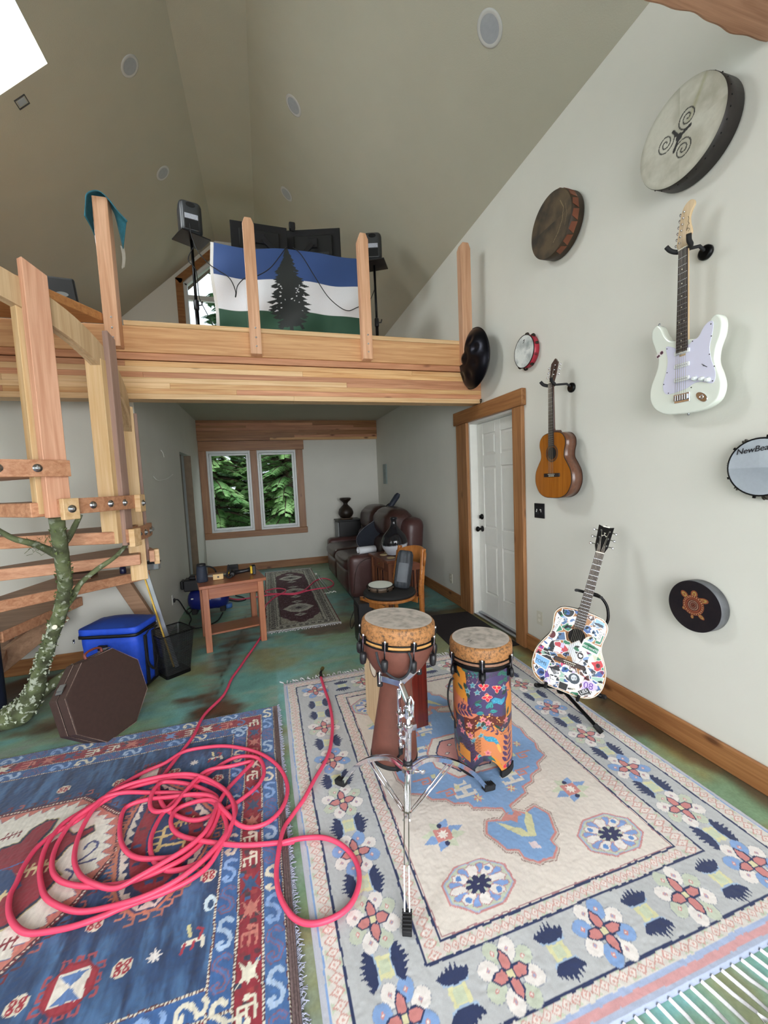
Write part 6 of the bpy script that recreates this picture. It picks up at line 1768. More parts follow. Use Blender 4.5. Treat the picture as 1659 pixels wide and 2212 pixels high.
# ------------------------------------------------------------------ drums on the rug
def goat(name): return mat(name, '#a9a29a', .55, var=.14, scale=9)
def head_top(R, label_mark=None):
    cv = head_canvas(R, .003, '#a8a19a')
    r = np.hypot(cv.PX, cv.PY)
    cv.C = mixc(np.array(lin('#bdb4ab')), np.array(lin('#8e8880')), (fbm(cv.PX+5, cv.PY+3, 34, 1, 5)-.36)*2.0)
    cv.C = mixc(cv.C, np.array(lin('#c9bfb6')), np.clip((r-R*.86)/(R*.12), 0, 1)*.6)
    return cv
COLLAR = None
def collar_mat():
    m, nt, b = new_mat('drum_collar'); N = nt.nodes; L = nt.links
    tc = N.new('ShaderNodeTexCoord'); n1 = N.new('ShaderNodeTexNoise'); n1.inputs['Scale'].default_value = 75; n1.inputs['Detail'].default_value = 8; n1.inputs['Roughness'].default_value = .75
    L.new(tc.outputs['Object'], n1.inputs[0]); r = N.new('ShaderNodeValToRGB'); e = r.color_ramp.elements
    e[0].position = .36; e[0].color = (*lin('#4a3a2c'), 1); e[1].position = .64; e[1].color = (*lin('#b27c4e'), 1); x = e.new(.52); x.color = (*lin('#a4703f'), 1)
    L.new(n1.outputs['Fac'], r.inputs[0]); L.new(r.outputs[0], b.inputs['Base Color']); b.inputs['Roughness'].default_value = .6
    return m
COLLAR = collar_mat()
BANDW = wood('band_wood', '#c99a5e', '#ad7c42', 'x', .5, 1, knots=False)

# djembe held in the stand
dj = thing('djembe', 'tall brown goblet djembe held in the chrome stand', 'drum', (.525, 1.80, .165), (0, .075, 0))
DB = mat('djembe_brown', '#6d4034', .6, var=.10, scale=30, bump=.1, bscale=200)
m = MB(); m.lathe([(.112, .012), (.114, .03), (.108, .09), (.098, .18), (.085, .29), (.077, .37), (.077, .395), (.090, .42), (.125, .465), (.156, .515), (.170, .555), (.174, .60), (.172, .64)], 56, capb=True); m.build('shell', DB, dj)
m = MB(); m.lathe([(.113, 0), (.1165, .004), (.1165, .018), (.113, .022)], 56); m.build('foot_ring', RUBBER, dj)
m = MB(); m.lathe([(.176, .612), (.178, .62), (.178, .668), (.176, .682), (.170, .690), (.160, .693)], 56, capb=False, capt=False); m.build('collar', COLLAR, dj)
cv = head_top(.163); head_mesh(cv, .163, .6935, SKIN, dj)
for z0, z1, r0, ma, nm in ((.592, .601, .183, BLKM, 'lower_hoop'), (.601, .614, .1815, BANDW, 'wood_band'), (.614, .622, .183, BLKM, 'upper_hoop')):
    m = MB(); m.lathe([(r0-.008, z0), (r0, z0+.0015), (r0, z1-.0015), (r0-.008, z1)], 56, capb=False, capt=False); m.build(nm, ma, dj)
for i in range(9):
    a = math.radians(-106+40*i-20); c2, s2 = math.cos(a), math.sin(a)
    M0 = Matrix.Rotation(a, 4, 'Z')
    m = MB(); m.T = M0; m.box(.180, -.013, .612, .192, -.005, .635).box(.180, .005, .612, .192, .013, .635).box(.180, -.013, .604, .190, .013, .613); l = m.build('lug_clip', BLKM, dj, .001)
    m = MB(); m.T = M0 @ Matrix.Translation((.189, 0, 0)); m.lathe([(.004, .545), (.004, .63), (.006, .632), (.006, .642), (.003, .645)], 10); m.build('tension_rod', CHROME, l)
    m = MB(); m.T = M0 @ Matrix.Translation((.187, 0, 0)); m.lathe([(.003, .498), (.013, .506), (.0165, .525), (.0155, .55), (.010, .556)], 14); m.build('lug', BLACK, l)
def on_dj(a, z, r): return (r*math.cos(math.radians(a)), r*math.sin(math.radians(a)), z)
m = MB(); m.tube(catmull([on_dj(-139, .585, .187), on_dj(-132, .53, .19), on_dj(-118, .485, .176), on_dj(-104, .47, .172), on_dj(-93, .50, .182), on_dj(-90, .56, .193), on_dj(-94, .60, .190)], 5), .0055, 8); m.build('rope_handle', mat('black_rope', '#2b2d31', .8, var=.2, scale=200), dj)
m = MB(); m.tube(catmull([on_dj(-100, .005, .121), on_dj(-104, .05, .114), on_dj(-92, .09, .112), on_dj(-86, .13, .108)], 5), .005, 6); m.build('hanging_strap', STR, dj)

# cajon
cj = thing('cajon', 'birch box cajon with dark red burl front behind the djembe', 'cajon', (.705, 2.315, .010), (0, 0, .10))
MB().box(-.15, -.135, 0, .15, .15, .47).build('box_body', wood('birch', '#dcc29c', '#cbab80', 'z', .45, 1, knots=False), cj, .004)
MB().box(-.15, -.143, 0, .15, -.136, .47).build('front_plate', wood('burl', '#7a2c20', '#431813', 'z', .2, .6, knots=False, coat=.6), cj, .002)
m = MB(); m.T = frame((-.1505, -.02, .385), (0, 1, 0), (0, 0, 1), (-1, 0, 0))
m.T = frame((-.1505, -.02, .385), (0, -1, 0), (0, 0, 1), (-1, 0, 0)); m.lathe([(.055, 0), (.055, .001)], 32); m.build('sound_hole', mat('cream_felt', '#e2d8c6', .9), cj)
m = MB(); m.T = frame((-.1505, -.02, .385), (0, -1, 0), (0, 0, 1), (-1, 0, 0)); m.ring((0, 0, .001), .056, .003, n=32); m.build('sound_hole_ring', mat('hole_ring', '#5c3c28', .5), cj)
m = MB()
for zz in (.03, .16, .30, .44):
    m.T = frame((.14, -.1435, zz), (1, 0, 0), (0, 0, 1), (0, -1, 0)); m.lathe([(.004, 0), (.003, .001)], 8)
m.build('screw', BLKM, cj)

# tubano drum with printed cloth
R_ = .150; TC = (1.028, 1.815)
tb = thing('tubano_drum', 'tall cylinder drum wrapped in a bright jungle flower print', 'drum', (TC[0], TC[1], .010))
FC = math.radians(-119.5)
cv = Canvas(-PI*R_, .0, PI*R_, .53, .0022, '#3a3350')
X_, Y_ = cv.PX, cv.PY
cv.C = mixc(np.array(lin('#4a3a5e')), np.array(lin('#27333a')), (fbm(X_, Y_, 22, 1)-.35)*2.5)
def TT(x, y):
    """position on the printed cloth from the drum's own front: across, down"""
    s_ = max(-1, min(1, (x-410)/297)); return (R_*math.asin(s_), .53-(y-95)*.000470)
ORG, PUR, TEA, DGR, RED_, PNK, SAL = '#c9812c', '#4b2f5c', '#3e8f9a', '#234038', '#d8263a', '#c86a78', '#c97454'
rs = random.Random(5)
def tleaf(x, y, L_, w_, a, col, edge=None):
    d = (math.cos(a), math.sin(a)); n = (-d[1], d[0])
    P = [(x, y), (x+d[0]*L_*.35+n[0]*w_, y+d[1]*L_*.35+n[1]*w_), (x+d[0]*L_*.75+n[0]*w_*.7, y+d[1]*L_*.75+n[1]*w_*.7), (x+d[0]*L_, y+d[1]*L_), (x+d[0]*L_*.75-n[0]*w_*.7, y+d[1]*L_*.75-n[1]*w_*.7), (x+d[0]*L_*.35-n[0]*w_, y+d[1]*L_*.35-n[1]*w_)]
    if edge: cv.poly(grow(P, .0022), edge)
    cv.poly(P, col); cv.line([(x, y), (x+d[0]*L_*.9, y+d[1]*L_*.9)], .0016, '#1d2b2a' if col != RED_ else '#a01828')
def star(x, y, r, col, edge, n=5, a0=.3):
    def P(r_): return [(x+r_*(1 if k % 2 == 0 else .5)*math.cos(a0+PI*k/n), y+r_*(1 if k % 2 == 0 else .5)*math.sin(a0+PI*k/n)) for k in range(2*n)]
    cv.poly(P(r*1.18), edge); cv.poly(P(r), col); cv.disc(x, y, r*.16, '#22202a')
def sprig(x, y, a, n, L_, col, lc):
    for k in range(n):
        px, py = x+math.cos(a)*L_*k/n*1.0, y+math.sin(a)*L_*k/n*1.0
        for sg in (-1, 1): tleaf(px, py, L_*.36, L_*.07, a+sg*.9, col)
    cv.line([(x, y), (x+math.cos(a)*L_, y+math.sin(a)*L_)], .0022, lc)
    tleaf(x+math.cos(a)*L_, y+math.sin(a)*L_, L_*.3, L_*.06, a, col)
def blob(pts, col): cv.poly([TT(*p) for p in pts], col)
# all round: colour fields repeated, then the front detail
for k in range(70):
    u, v = rs.uniform(-PI*R_, PI*R_), rs.uniform(0, .53)
    if rs.random() < .4: cv.disc(u, v, rs.uniform(.03, .06), rs.choice([ORG, PUR, SAL, '#5c2a22', DGR]), rs.uniform(.02, .05), rs.uniform(0, 3))
for k in range(150):
    u, v = rs.uniform(-PI*R_, PI*R_), rs.uniform(0, .53)
    rs.choice([lambda: star(u, v, .016, rs.choice([TEA, PNK, RED_]), '#a9a08c'), lambda: tleaf(u, v, .05, .010, rs.uniform(0, 6), rs.choice([DGR, '#2f6a60', PUR])), lambda: sprig(u, v, rs.uniform(0, 6), 4, .07, rs.choice([PUR, '#2f7a78']), DGR)])()
blob([(150, 90), (250, 100), (265, 230), (250, 300), (270, 400), (300, 470), (260, 640), (130, 650), (115, 300)], ORG)
blob([(130, 400), (290, 470), (400, 520), (430, 640), (380, 700), (130, 600)], SAL)
blob([(640, 380), (700, 370), (705, 620), (640, 640)], ORG); blob([(330, 800), (600, 780), (700, 700), (710, 1150), (400, 1150), (330, 1000)], '#c4794a')
blob([(300, 640), (560, 600), (560, 700), (300, 740)], ORG); blob([(230, 640), (640, 600), (640, 660), (560, 740), (400, 800), (240, 800)], '#5b241e')
blob([(270, 250), (620, 120), (660, 400), (560, 640), (380, 640), (270, 470)], '#43355e')
for k in range(60):
    x, y = rs.uniform(250, 620), rs.uniform(610, 790); cv.disc(*TT(x, y), rs.choice([.0022, .003, .004]), rs.choice(['#e0a860', '#d89a4a']))
for k in range(26):
    x, y = rs.uniform(270, 420), rs.uniform(110, 260); cv.disc(*TT(x, y), .0018, '#c98a80')
for (x, y, a, col) in [(120, 230, .6, DGR), (200, 220, 2.2, DGR), (240, 250, -1.2, DGR), (290, 120, 3.0, '#2f5a4c'), (330, 110, .2, '#2f5a4c'), (560, 150, .4, '#2f6a5a'), (600, 130, -.4, '#2f6a5a'), (560, 240, .2, '#2f6a5a'), (620, 200, -.6, '#2f6a5a'), (230, 340, 2.6, DGR), (260, 370, 1.4, DGR), (290, 420, 1.9, DGR), (330, 480, .3, '#2f5a4c'), (540, 380, 1.0, DGR), (600, 370, .4, DGR), (450, 560, 1.1, '#2f8a88'), (410, 540, 2.4, '#2f8a88'), (480, 600, .4, '#2f8a88'), (430, 620, 2.8, '#2f8a88'), (500, 560, 1.6, '#2f8a88'), (650, 620, 1.2, DGR), (300, 600, 2.0, DGR), (520, 760, .2, DGR), (450, 760, 2.9, DGR), (620, 700, .6, DGR)]:
    u, v = TT(x, y); tleaf(u, v, .045, .010, a, col)
sprig(*TT(170, 590), .25, 5, .11, PUR, '#2a1c38'); sprig(*TT(210, 560), 1.3, 2, .05, PUR, '#2a1c38')
sprig(*TT(640, 1130), 1.45, 5, .14, PUR, '#2a1c38'); sprig(*TT(560, 830), 2.9, 3, .07, PUR, '#2a1c38')
for (x, y) in [(325, 262), (275, 335), (368, 350), (620, 300), (375, 740), (430, 795), (318, 885), (392, 885)]: star(*TT(x, y), .0165, '#4f8c9c', '#b4aa92')
for (x, y) in [(415, 690), (465, 735), (285, 710), (210, 810), (290, 825), (640, 670), (185, 740), (455, 1115)]: star(*TT(x, y), .0175, PNK, '#d89a8a')
for (x, y, a) in [(430, 280, .4), (555, 300, .2), (462, 415, .9)]:
    u, v = TT(x, y)
    for k in range(4 if a > .5 else 3): 
        aa_ = a+PI/4+k*PI/2 if a > .5 else (math.radians([20, 160, 270][k]))
        tleaf(u, v, .026, .0095, aa_, RED_, '#e0b0a0')
    cv.disc(u, v+.012, .005, '#c9b060')
def bird(x, y, sx):
    u, v = TT(x, y)
    cv.poly([(u-.040*sx, v+.008), (u-.02*sx, v+.026), (u+.02*sx, v+.024), (u+.044*sx, v+.030), (u+.036*sx, v+.006), (u+.018*sx, v-.006), (u-.01*sx, v-.004), (u-.03*sx, v-.012)], '#2f86a4')
    for k in range(26): cv.disc(u+rs.uniform(-.03, .034), v+rs.uniform(0, .022), .0013, '#8ac4cf')
bird(570, 465, 1); bird(500, 960, -1)
cv.disc(*TT(565, 990), .012, '#d89a4a', .02, .2)
for y0 in range(905, 1100, 34):
    for x0 in range(180, 390, 30):
        cv.line([TT(x0, y0), TT(x0+10, y0-9), TT(x0+20, y0), TT(x0+30, y0)], .0030, '#3c1a16'); cv.line([TT(x0, y0+12), TT(x0+30, y0+12)], .0022, '#3c1a16')
blob([(180, 970), (285, 1010), (285, 1130), (180, 1090)], ORG)
for x0 in range(580, 700, 26):
    for y0 in range(690, 830, 30): cv.line([TT(x0, y0), TT(x0+22, y0-16)], .0028, '#3c1a16')
# shell with three feet cut out of the lower edge
U, V = cv.PX, cv.PY
ang_ = FC+U/R_
legs_a = [math.atan2(1.824-TC[1], .885-TC[0]), math.atan2(1.70-TC[1], 1.07-TC[0]), math.atan2(1.86-TC[1], 1.165-TC[0])]
legs_a = [math.radians(-158), math.radians(-63), math.radians(22+0)]
fr_ = np.full(U.shape, 1.0)
for la in legs_a:
    dd = np.abs((ang_-la+PI) % (2*PI)-PI); fr_ = np.minimum(fr_, np.clip((dd-math.radians(19))/math.radians(24), 0, 1))
low = .068*np.sin(fr_*PI/2)
zz = low+(V/.53)*(.53-low)+.028
P3 = np.stack([R_*np.cos(ang_), R_*np.sin(ang_), zz], -1)
cv.mesh('printed_shell', attr_mat('printed_cloth', .42, .05, 200, coat=.25), P3, tb)
m = MB(); m.lathe([(R_-.006, .12), (R_-.006, .55)], 48, capb=False, capt=False); m.build('inner_wall', mat('dark_inside', '#1a1614', .8), tb)
for la in legs_a:
    m = MB(); vs_ = []; n = 8
    for k in range(n+1):
        a = la+math.radians(-21+42*k/n)
        for r, z in ((R_-.012, 0), (R_+.006, 0), (R_+.006, .034), (R_-.012, .034)): vs_.append((r*math.cos(a), r*math.sin(a), z))
    fs = []
    for k in range(n):
        a, b_ = k*4, k*4+4
        for i in range(4): j = (i+1) % 4; fs.append((a+i, a+j, b_+j, b_+i))
    fs += [(3, 2, 1, 0), (n*4, n*4+1, n*4+2, n*4+3)]
    m.add(vs_, fs); m.build('rubber_foot', RUBBER, tb)
m = MB(); m.lathe([(.158, .60), (.160, .61), (.160, .652), (.157, .664), (.150, .671), (.142, .673)], 56, capb=False, capt=False); m.build('collar', COLLAR, tb)
cv = head_top(.146)
cv.line([(-.085, -.02), (-.072, -.012), (-.062, -.024), (-.078, -.03)], .004, '#2a2826'); cv.line([(-.09, -.004), (-.06, -.002)], .003, '#2a2826')
cv.line([(-.084, -.038), (-.058, -.034)], .003, '#2a2826')
HM_ = head_mesh(cv, .146, .6735, SKIN, tb)
for z0, z1, r0, ma, nm in ((.575, .584, .164, BLKM, 'lower_hoop'), (.584, .598, .1625, mat('band_brown', '#8b6650', .5, var=.2, scale=80), 'wood_band'), (.598, .606, .164, BLKM, 'upper_hoop')):
    m = MB(); m.lathe([(r0-.008, z0), (r0, z0+.0015), (r0, z1-.0015), (r0-.008, z1)], 56, capb=False, capt=False); m.build(nm, ma, tb)
m = MB(); m.lathe([(R_+.001, .555), (R_+.003, .557), (R_+.003, .578)], 56, capb=False, capt=False); m.build('shell_rim', BLKM, tb)
for i in range(6):
    M0 = Matrix.Rotation(FC+math.radians(2+60*i), 4, 'Z')
    m = MB(); m.T = M0; m.box(.161, -.013, .598, .173, -.005, .620).box(.161, .005, .598, .173, .013, .620).box(.161, -.013, .588, .172, .013, .598).box(.150, -.016, .515, .158, .016, .556); l = m.build('lug_clip', BLKM, tb, .001)
    m = MB(); m.T = M0 @ Matrix.Translation((.170, 0, 0)); m.lathe([(.004, .50), (.004, .61), (.006, .612), (.006, .624), (.003, .627)], 10); m.build('tension_rod', CHROME, l)
    m = MB(); m.T = M0 @ Matrix.Translation((.168, 0, 0)); m.lathe([(.003, .505), (.010, .510), (.012, .53), (.008, .552)], 12); m.build('lug', BLACK, l)
a = math.radians(-186); m = MB()
m.tube(catmull([((R_+r)*math.cos(a), (R_+r)*math.sin(a), z) for r, z in ((.003, .47), (.02, .46), (.036, .40), (.034, .33), (.016, .27), (.004, .24), (.003, .20))], 5), .009, 8, flat=.45); m.build('side_handle', STR, tb)

# ------------------------------------------------------------------ chrome tripod stand
sd = thing('drum_stand', 'double-braced chrome tripod stand with black rubber feet in front of the djembe', 'stand', (.51, 1.56, .010))
def W(m, nm, ma, par, bev=0): return m.build(nm, ma, par, bev, world=True)
m = MB(); m.tube([(.505, 1.56, .055), (.518, 1.56, .33), (.525, 1.56, .46)], .0145, 16); col_ = W(m, 'lower_tube', CHROME, sd)
m = MB(); m.tube([(.525, 1.56, .45), (.532, 1.562, .585)], .010, 14); W(m, 'upper_tube', CHROME, sd)
m = MB(); m.T = Matrix.Translation((.524, 1.56, .44)); m.lathe([(.019, 0), (.021, .01), (.021, .03), (.017, .034)], 16); m.box(.014, -.01, .002, .036, .01, .028); m.box(-.012, -.024, .004, .008, -.012, .026); W(m, 'height_clamp', CHROME, sd)
m = MB(); m.tube([(.532, 1.545, .50), (.538, 1.535, .53), (.545, 1.54, .575), (.538, 1.55, .60), (.528, 1.545, .57), (.526, 1.54, .52)], .006, 8); W(m, 'wing_loop', CHROME, sd)
m = MB(); m.T = Matrix.Translation((.530, 1.56, .50)); m.box(-.02, -.012, 0, .02, .014, .05); m.box(-.014, -.018, .012, .012, -.01, .04); W(m, 'tilter', CHROME, sd, .003)
m = MB(); m.T = Matrix.Translation((.516, 1.56, .288)); m.lathe([(.017, 0), (.021, .004), (.021, .018), (.017, .022)], 16); W(m, 'collar_ring', BLACK, sd)
m = MB(); m.T = Matrix.Translation((.514, 1.56, .255)); m.lathe([(.016, 0), (.026, .004), (.026, .024), (.017, .030)], 6, smooth=False); m.tube([(.02, -.02, .012), (.05, -.035, .012)], .005, 8); m.ball((.056, -.038, .012), .012, .006, .010, 10, 6); W(m, 'leg_hub', CHROME, sd)
m = MB(); m.T = Matrix.Translation((.505, 1.56, .055)); m.lathe([(.016, 0), (.022, .004), (.022, .024), (.016, .028)], 6, smooth=False); W(m, 'lower_hub', CHROME, sd)
for fx_, fy_ in ((.280, 1.880), (.925, 1.618), (.372, 1.20)):
    h = Vector((.514, 1.56, .268)); f = Vector((fx_, fy_, .024)); dr_ = (f-h); dr_.z = 0; L_ = dr_.length; dr_.normalize(); sdv = Vector((-dr_.y, dr_.x, 0))
    arc = catmull([h+dr_*.02, h+dr_*L_*.25+Vector((0, 0, .012)), h+dr_*L_*.55+Vector((0, 0, -.045)), h+dr_*L_*.8+Vector((0, 0, -.13)), f+Vector((0, 0, .004))], 5)
    lg = None
    for o_ in (-.0085, .0085):
        m = MB()
        for p, q in zip(arc[:-1], arc[1:]): m.beam(p+sdv*o_, q+sdv*o_+(q-p)*.04, .0035, .019)
        x = W(m, 'leg' if lg is None else 'leg_strip', CHROME, sd if lg is None else lg)
        if lg is None: lg = x
    mid = arc[len(arc)//2]
    m = MB(); m.tube([mid+sdv*.012, Vector((.505, 1.56, .068))+dr_*.022+sdv*.006], .004, 8); m.tube([mid-sdv*.012, Vector((.505, 1.56, .068))+dr_*.022-sdv*.006], .004, 8); W(m, 'brace', CHROME, lg)
    m = MB()
    m.beam(f-dr_*.012+Vector((0, 0, .006)), f+dr_*.048+Vector((0, 0, -.006)), .032, .028)
    for k in range(6): m.beam(f+dr_*(-.008+.010*k)-sdv*.0175+Vector((0, 0, .021-.002*k)), f+dr_*(-.008+.010*k)+sdv*.0175+Vector((0, 0, .021-.002*k)), .005, .005)
    W(m, 'rubber_foot', RUBBER, lg, .002)
# cradle that holds the djembe waist, and its folded third arm
m = MB(); c = Vector((.522, 1.635, .615))
m.beam((.532, 1.565, .555), c, .022, .022); W(m, 'cradle_neck', CHROME, sd, .003)
m = MB(); m.beam(c, (.450, 1.700, .622), .008, .030); m.beam(c, (.640, 1.705, .640), .008, .030); W(m, 'cradle_arm', CHROME, sd, .002)
for p in ((.447, 1.703, .622), (.643, 1.708, .640)):
    p = Vector(p)
    m = MB(); m.tube(catmull([p+Vector((-.006, -.008, -.02)), p+Vector((-.006, -.012, .02)), p+Vector((0, -.006, .036)), p+Vector((.006, .004, .02)), p+Vector((.006, .004, -.02))], 4), .0045, 8); W(m, 'hook', CHROME, sd)
    m = MB(); m.tube([p+Vector((0, .008, -.04)), p+Vector((0, .010, .02))], .013, 10); W(m, 'rubber_grip', RUBBER, sd)
m = MB(); m.beam((.508, 1.618, .60), (.498, 1.60, .345), .016, .016, (1, 0, 0))
for zz in (.50, .44, .40, .36): m.box(.490, 1.585, zz-.012, .522, 1.618, zz+.004)
m.tube([(.508, 1.60, .50), (.53, 1.58, .50)], .006, 8); m.tube([(.50, 1.59, .40), (.525, 1.575, .385)], .007, 8)
W(m, 'folded_arm', CHROME, sd, .002)
m = MB(); m.tube([(.498, 1.60, .345), (.502, 1.61, .31)], .010, 8); W(m, 'arm_tip', RUBBER, sd)

# ------------------------------------------------------------------ runner rug under the hose
qx0, qy0, qx1, qy1 = -.10, 4.24, .70, 7.22
cv = Canvas(qx0, qy0, qx1, qy1, .008, '#5a3238', wob=.003)
cv.rect(qx0-.1, qy0-.1, qx1+.1, qy1+.1, '#6c2430'); cv.rect(qx0+.014, qy0-.1, qx1-.014, qy1+.1, '#a9a69a')
cv.rect(qx0+.17, qy0+.17, qx1-.17, qy1-.17, '#4f3138')
for (a, b, c, d) in ((qx0+.05, qy0+.05, qx1-.05, qy1-.05), (qx0+.13, qy0+.13, qx1-.13, qy1-.13), (qx0+.165, qy0+.165, qx1-.165, qy1-.165)): cv.line([(a, b), (c, b), (c, d), (a, d)], .010, '#4d4a48', closed=True)
yy = qy0+.09; i = 0
while yy < qy1-.05:
    for X_ in (qx0+.09, qx1-.09):
        cv.disc(X_, yy, .026, '#34343a', .020); cv.disc(X_, yy, .012, '#8b7f78', .008); cv.line([(X_-.03, yy+.034), (X_+.03, yy+.034)], .010, '#55514e')
    yy += .068; i += 1
for X_ in np.arange(qx0+.17, qx1-.12, .068):
    for Y_ in (qy0+.09, qy1-.09): cv.disc(X_, Y_, .022, '#3a3a40', .022); cv.disc(X_, Y_, .01, '#8b7f78')
mx_ = (qx0+qx1)/2
for my in (4.95, 5.73, 6.60):
    cv.poly([(mx_-.19, my), (mx_-.10, my+.13), (mx_, my+.19), (mx_+.10, my+.13), (mx_+.19, my), (mx_+.10, my-.13), (mx_, my-.19), (mx_-.10, my-.13)], '#b4b0a6')
    cv.poly([(mx_-.13, my), (mx_-.06, my+.09), (mx_+.06, my+.09), (mx_+.13, my), (mx_+.06, my-.09), (mx_-.06, my-.09)], '#8d8982')
    cv.poly([(mx_-.05, my), (mx_, my+.05), (mx_+.05, my), (mx_, my-.05)], '#3a2c34')
    for s_ in (-1, 1): cv.poly([(mx_-.075, my+s_*.27), (mx_, my+s_*.33), (mx_+.075, my+s_*.27), (mx_, my+s_*.21)], '#a9a59c'); cv.disc(mx_, my+s_*.27, .02, '#5a4a50')
for cx_, cy_, sx, sy in ((qx0+.17, qy0+.17, 1, 1), (qx1-.17, qy0+.17, -1, 1), (qx0+.17, qy1-.17, 1, -1), (qx1-.17, qy1-.17, -1, -1)):
    cv.poly([(cx_, cy_), (cx_+sx*.20, cy_), (cx_+sx*.15, cy_+sy*.06), (cx_+sx*.10, cy_+sy*.08), (cx_+sx*.08, cy_+sy*.15), (cx_+sx*.03, cy_+sy*.20), (cx_, cy_+sy*.28)], '#9c9789')
spk = rng.random(cv.PX.shape)
cv.C = cv.C*(1+(spk-.5)[..., None]*.9)+ (spk > .93)[..., None]*.12
rn = thing('runner_rug', 'narrow maroon and grey patterned runner rug in the far room', 'rug', (mx_, (qy0+qy1)/2, 0))
slant = (cv.PY-4.24)/2.98*0.0
hgt = .006+(rng.random(cv.PX.shape)-.5)*.001
edge = np.minimum(np.minimum(cv.PX-qx0, qx1-cv.PX), np.minimum(cv.PY-qy0, qy1-cv.PY)); hgt = np.where(edge < .006, .001, hgt)
cv.mesh('rug_pile', attr_mat('runner_wool', .95, .1, 300), np.stack([cv.PX-mx_, cv.PY-(qy0+qy1)/2, hgt], -1), rn)
tassels(rn, [((qx0+.005+i*.010, qy0, 0), (0, -1, 0)) for i in range(80)], .03, .06, 5, .005, 2, .8)
tassels(rn, [((qx0+.005+i*.012, qy1, 0), (0, 1, 0)) for i in range(67)], .03, .05, 6, .005, 2, .8)

# ------------------------------------------------------------------ brown side table with tools
CHY = wood('cherry', '#a8694a', '#8a5038', 'x', .35, 1.0, knots=False, coat=.15)
CHYZ = wood('cherry_leg', '#b07252', '#925a40', 'z', .4, 1.0, knots=False)
ta = thing('side_table', 'reddish brown wooden side table holding tools in front of the compressor', 'table', (-.40, 4.23, 0), (0, 0, .20))
MB().box(-.30, -.29, .605, .30, .29, .635).build('table_top', CHY, ta, .004)
for sx in (-1, 1):
    for sy in (-1, 1): MB().box(sx*.275, sy*.265, 0, sx*.22, sy*.21, .605).build('leg', CHYZ, ta, .003)
MB().box(-.22, -.255, .50, .22, -.235, .605).build('front_apron', CHY, ta, .002)
MB().box(-.22, .235, .50, .22, .255, .605).build('back_apron', CHY, ta, .002)
for s_ in (-1, 1): MB().box(s_*.265, -.21, .50, s_*.245, .21, .605).build('side_apron', CHY, ta, .002)
MB().box(-.26, -.17, .13, .26, .10, .148).build('lower_shelf', CHY, ta, .002)
Mt = Matrix.Translation((-.40, 4.23, 0)) @ Matrix.Rotation(.20, 4, 'Z')
def onT(x, y, z=.6365):
    p = Mt @ Vector((x, y, z)); return (p.x, p.y, p.z)
s_ = thing('cylinder_speaker', 'dark blue-black cylindrical portable speaker on the left corner of the side table', 'speaker', onT(-.255, -.08))
MB().lathe([(.048, 0), (.052, .004), (.050, .05), (.044, .13), (.041, .155)], 28).build('speaker_body', mat('speaker_fabric', '#20293a', .7, var=.2, scale=200), s_)
MB().lathe([(.041, .155), (.042, .16), (.040, .172), (.034, .174)], 28).build('top_cap', BLACK, s_)
s_ = thing('wood_block_holder', 'pale wooden block with a black hook beside the cylindrical speaker', 'holder', onT(-.10, -.08), (0, 0, .1))
m = MB().box(-.06, -.02, 0, .035, .02, .055); m.build('wood_block', mat('pine_block', '#cfae78', .5, var=.1), s_, .006, 2)
m = MB(); m.T = frame((-.012, -.0205, .028), (1, 0, 0), (0, 0, 1), (0, -1, 0)); m.lathe([(.009, 0), (.009, .001)], 14); m.build('hole', BLACK, s_)
m = MB(); m.tube(catmull([(.03, 0, .03), (.06, 0, .03), (.075, .0, .06), (.085, 0, .12), (.09, 0, .125)], 4), .009, 8); m.tube(catmull([(.06, 0, .03), (.075, -.02, .012), (.10, -.03, .014), (.115, -.03, .035)], 4), .010, 8); m.build('hook', RUBBER, s_)
s_ = MB(); n = 24; s_.T = Matrix.Translation(onT(-.10, .12)); s_.prism([(.10*math.cos(2*PI*i/n), .055*math.sin(2*PI*i/n)) for i in range(n)], 0, .004)
tag(s_.build('white_oval_sheet', WHITE, None), 'thin white oval plate at the back of the side table', 'plate')
YELW = mat('tool_yellow', '#d9b21f', .45)
s_ = thing('cordless_driver', 'yellow and black cordless driver lying on the right end of the side table', 'drill', onT(.02, -.04), (0, 0, .12))
m = MB(); m.T = Matrix.Translation((.0, 0, .035)) @ Matrix.Rotation(PI/2, 4, 'Z') @ Matrix.Rotation(PI/2, 4, 'Y')
m.lathe([(.015, -.07), (.026, -.06), (.032, -.02), (.032, .03), (.026, .05)], 18); m.build('motor_housing', BLACK, s_)
m = MB(); m.T = Matrix.Translation((-.012, .0, .045)); m.ring((0, 0, 0), .030, .010, n=20); m.build('yellow_trim', YELW, s_)
m = MB(); m.tube([(.02, 0, .035), (.08, 0, .04), (.14, 0, .045), (.175, 0, .05)], [.024, .019, .018, .024], 12); m.build('grip', BLACK, s_)
m = MB().box(.172, -.035, .012, .192, .035, .085); m.build('yellow_foot', YELW, s_, .004)
m = MB().box(.192, -.036, .0, .225, .036, .09); m.build('battery', BLACK, s_, .005)
s_ = thing('battery_charger', 'small black box standing behind the cordless driver', 'box', onT(.06, .14)); MB().box(-.045, -.02, 0, .045, .02, .085).build('box_body', BLACK, s_, .004); MB().box(-.04, -.022, .045, .04, -.02, .08).build('box_panel', BLKM, s_)

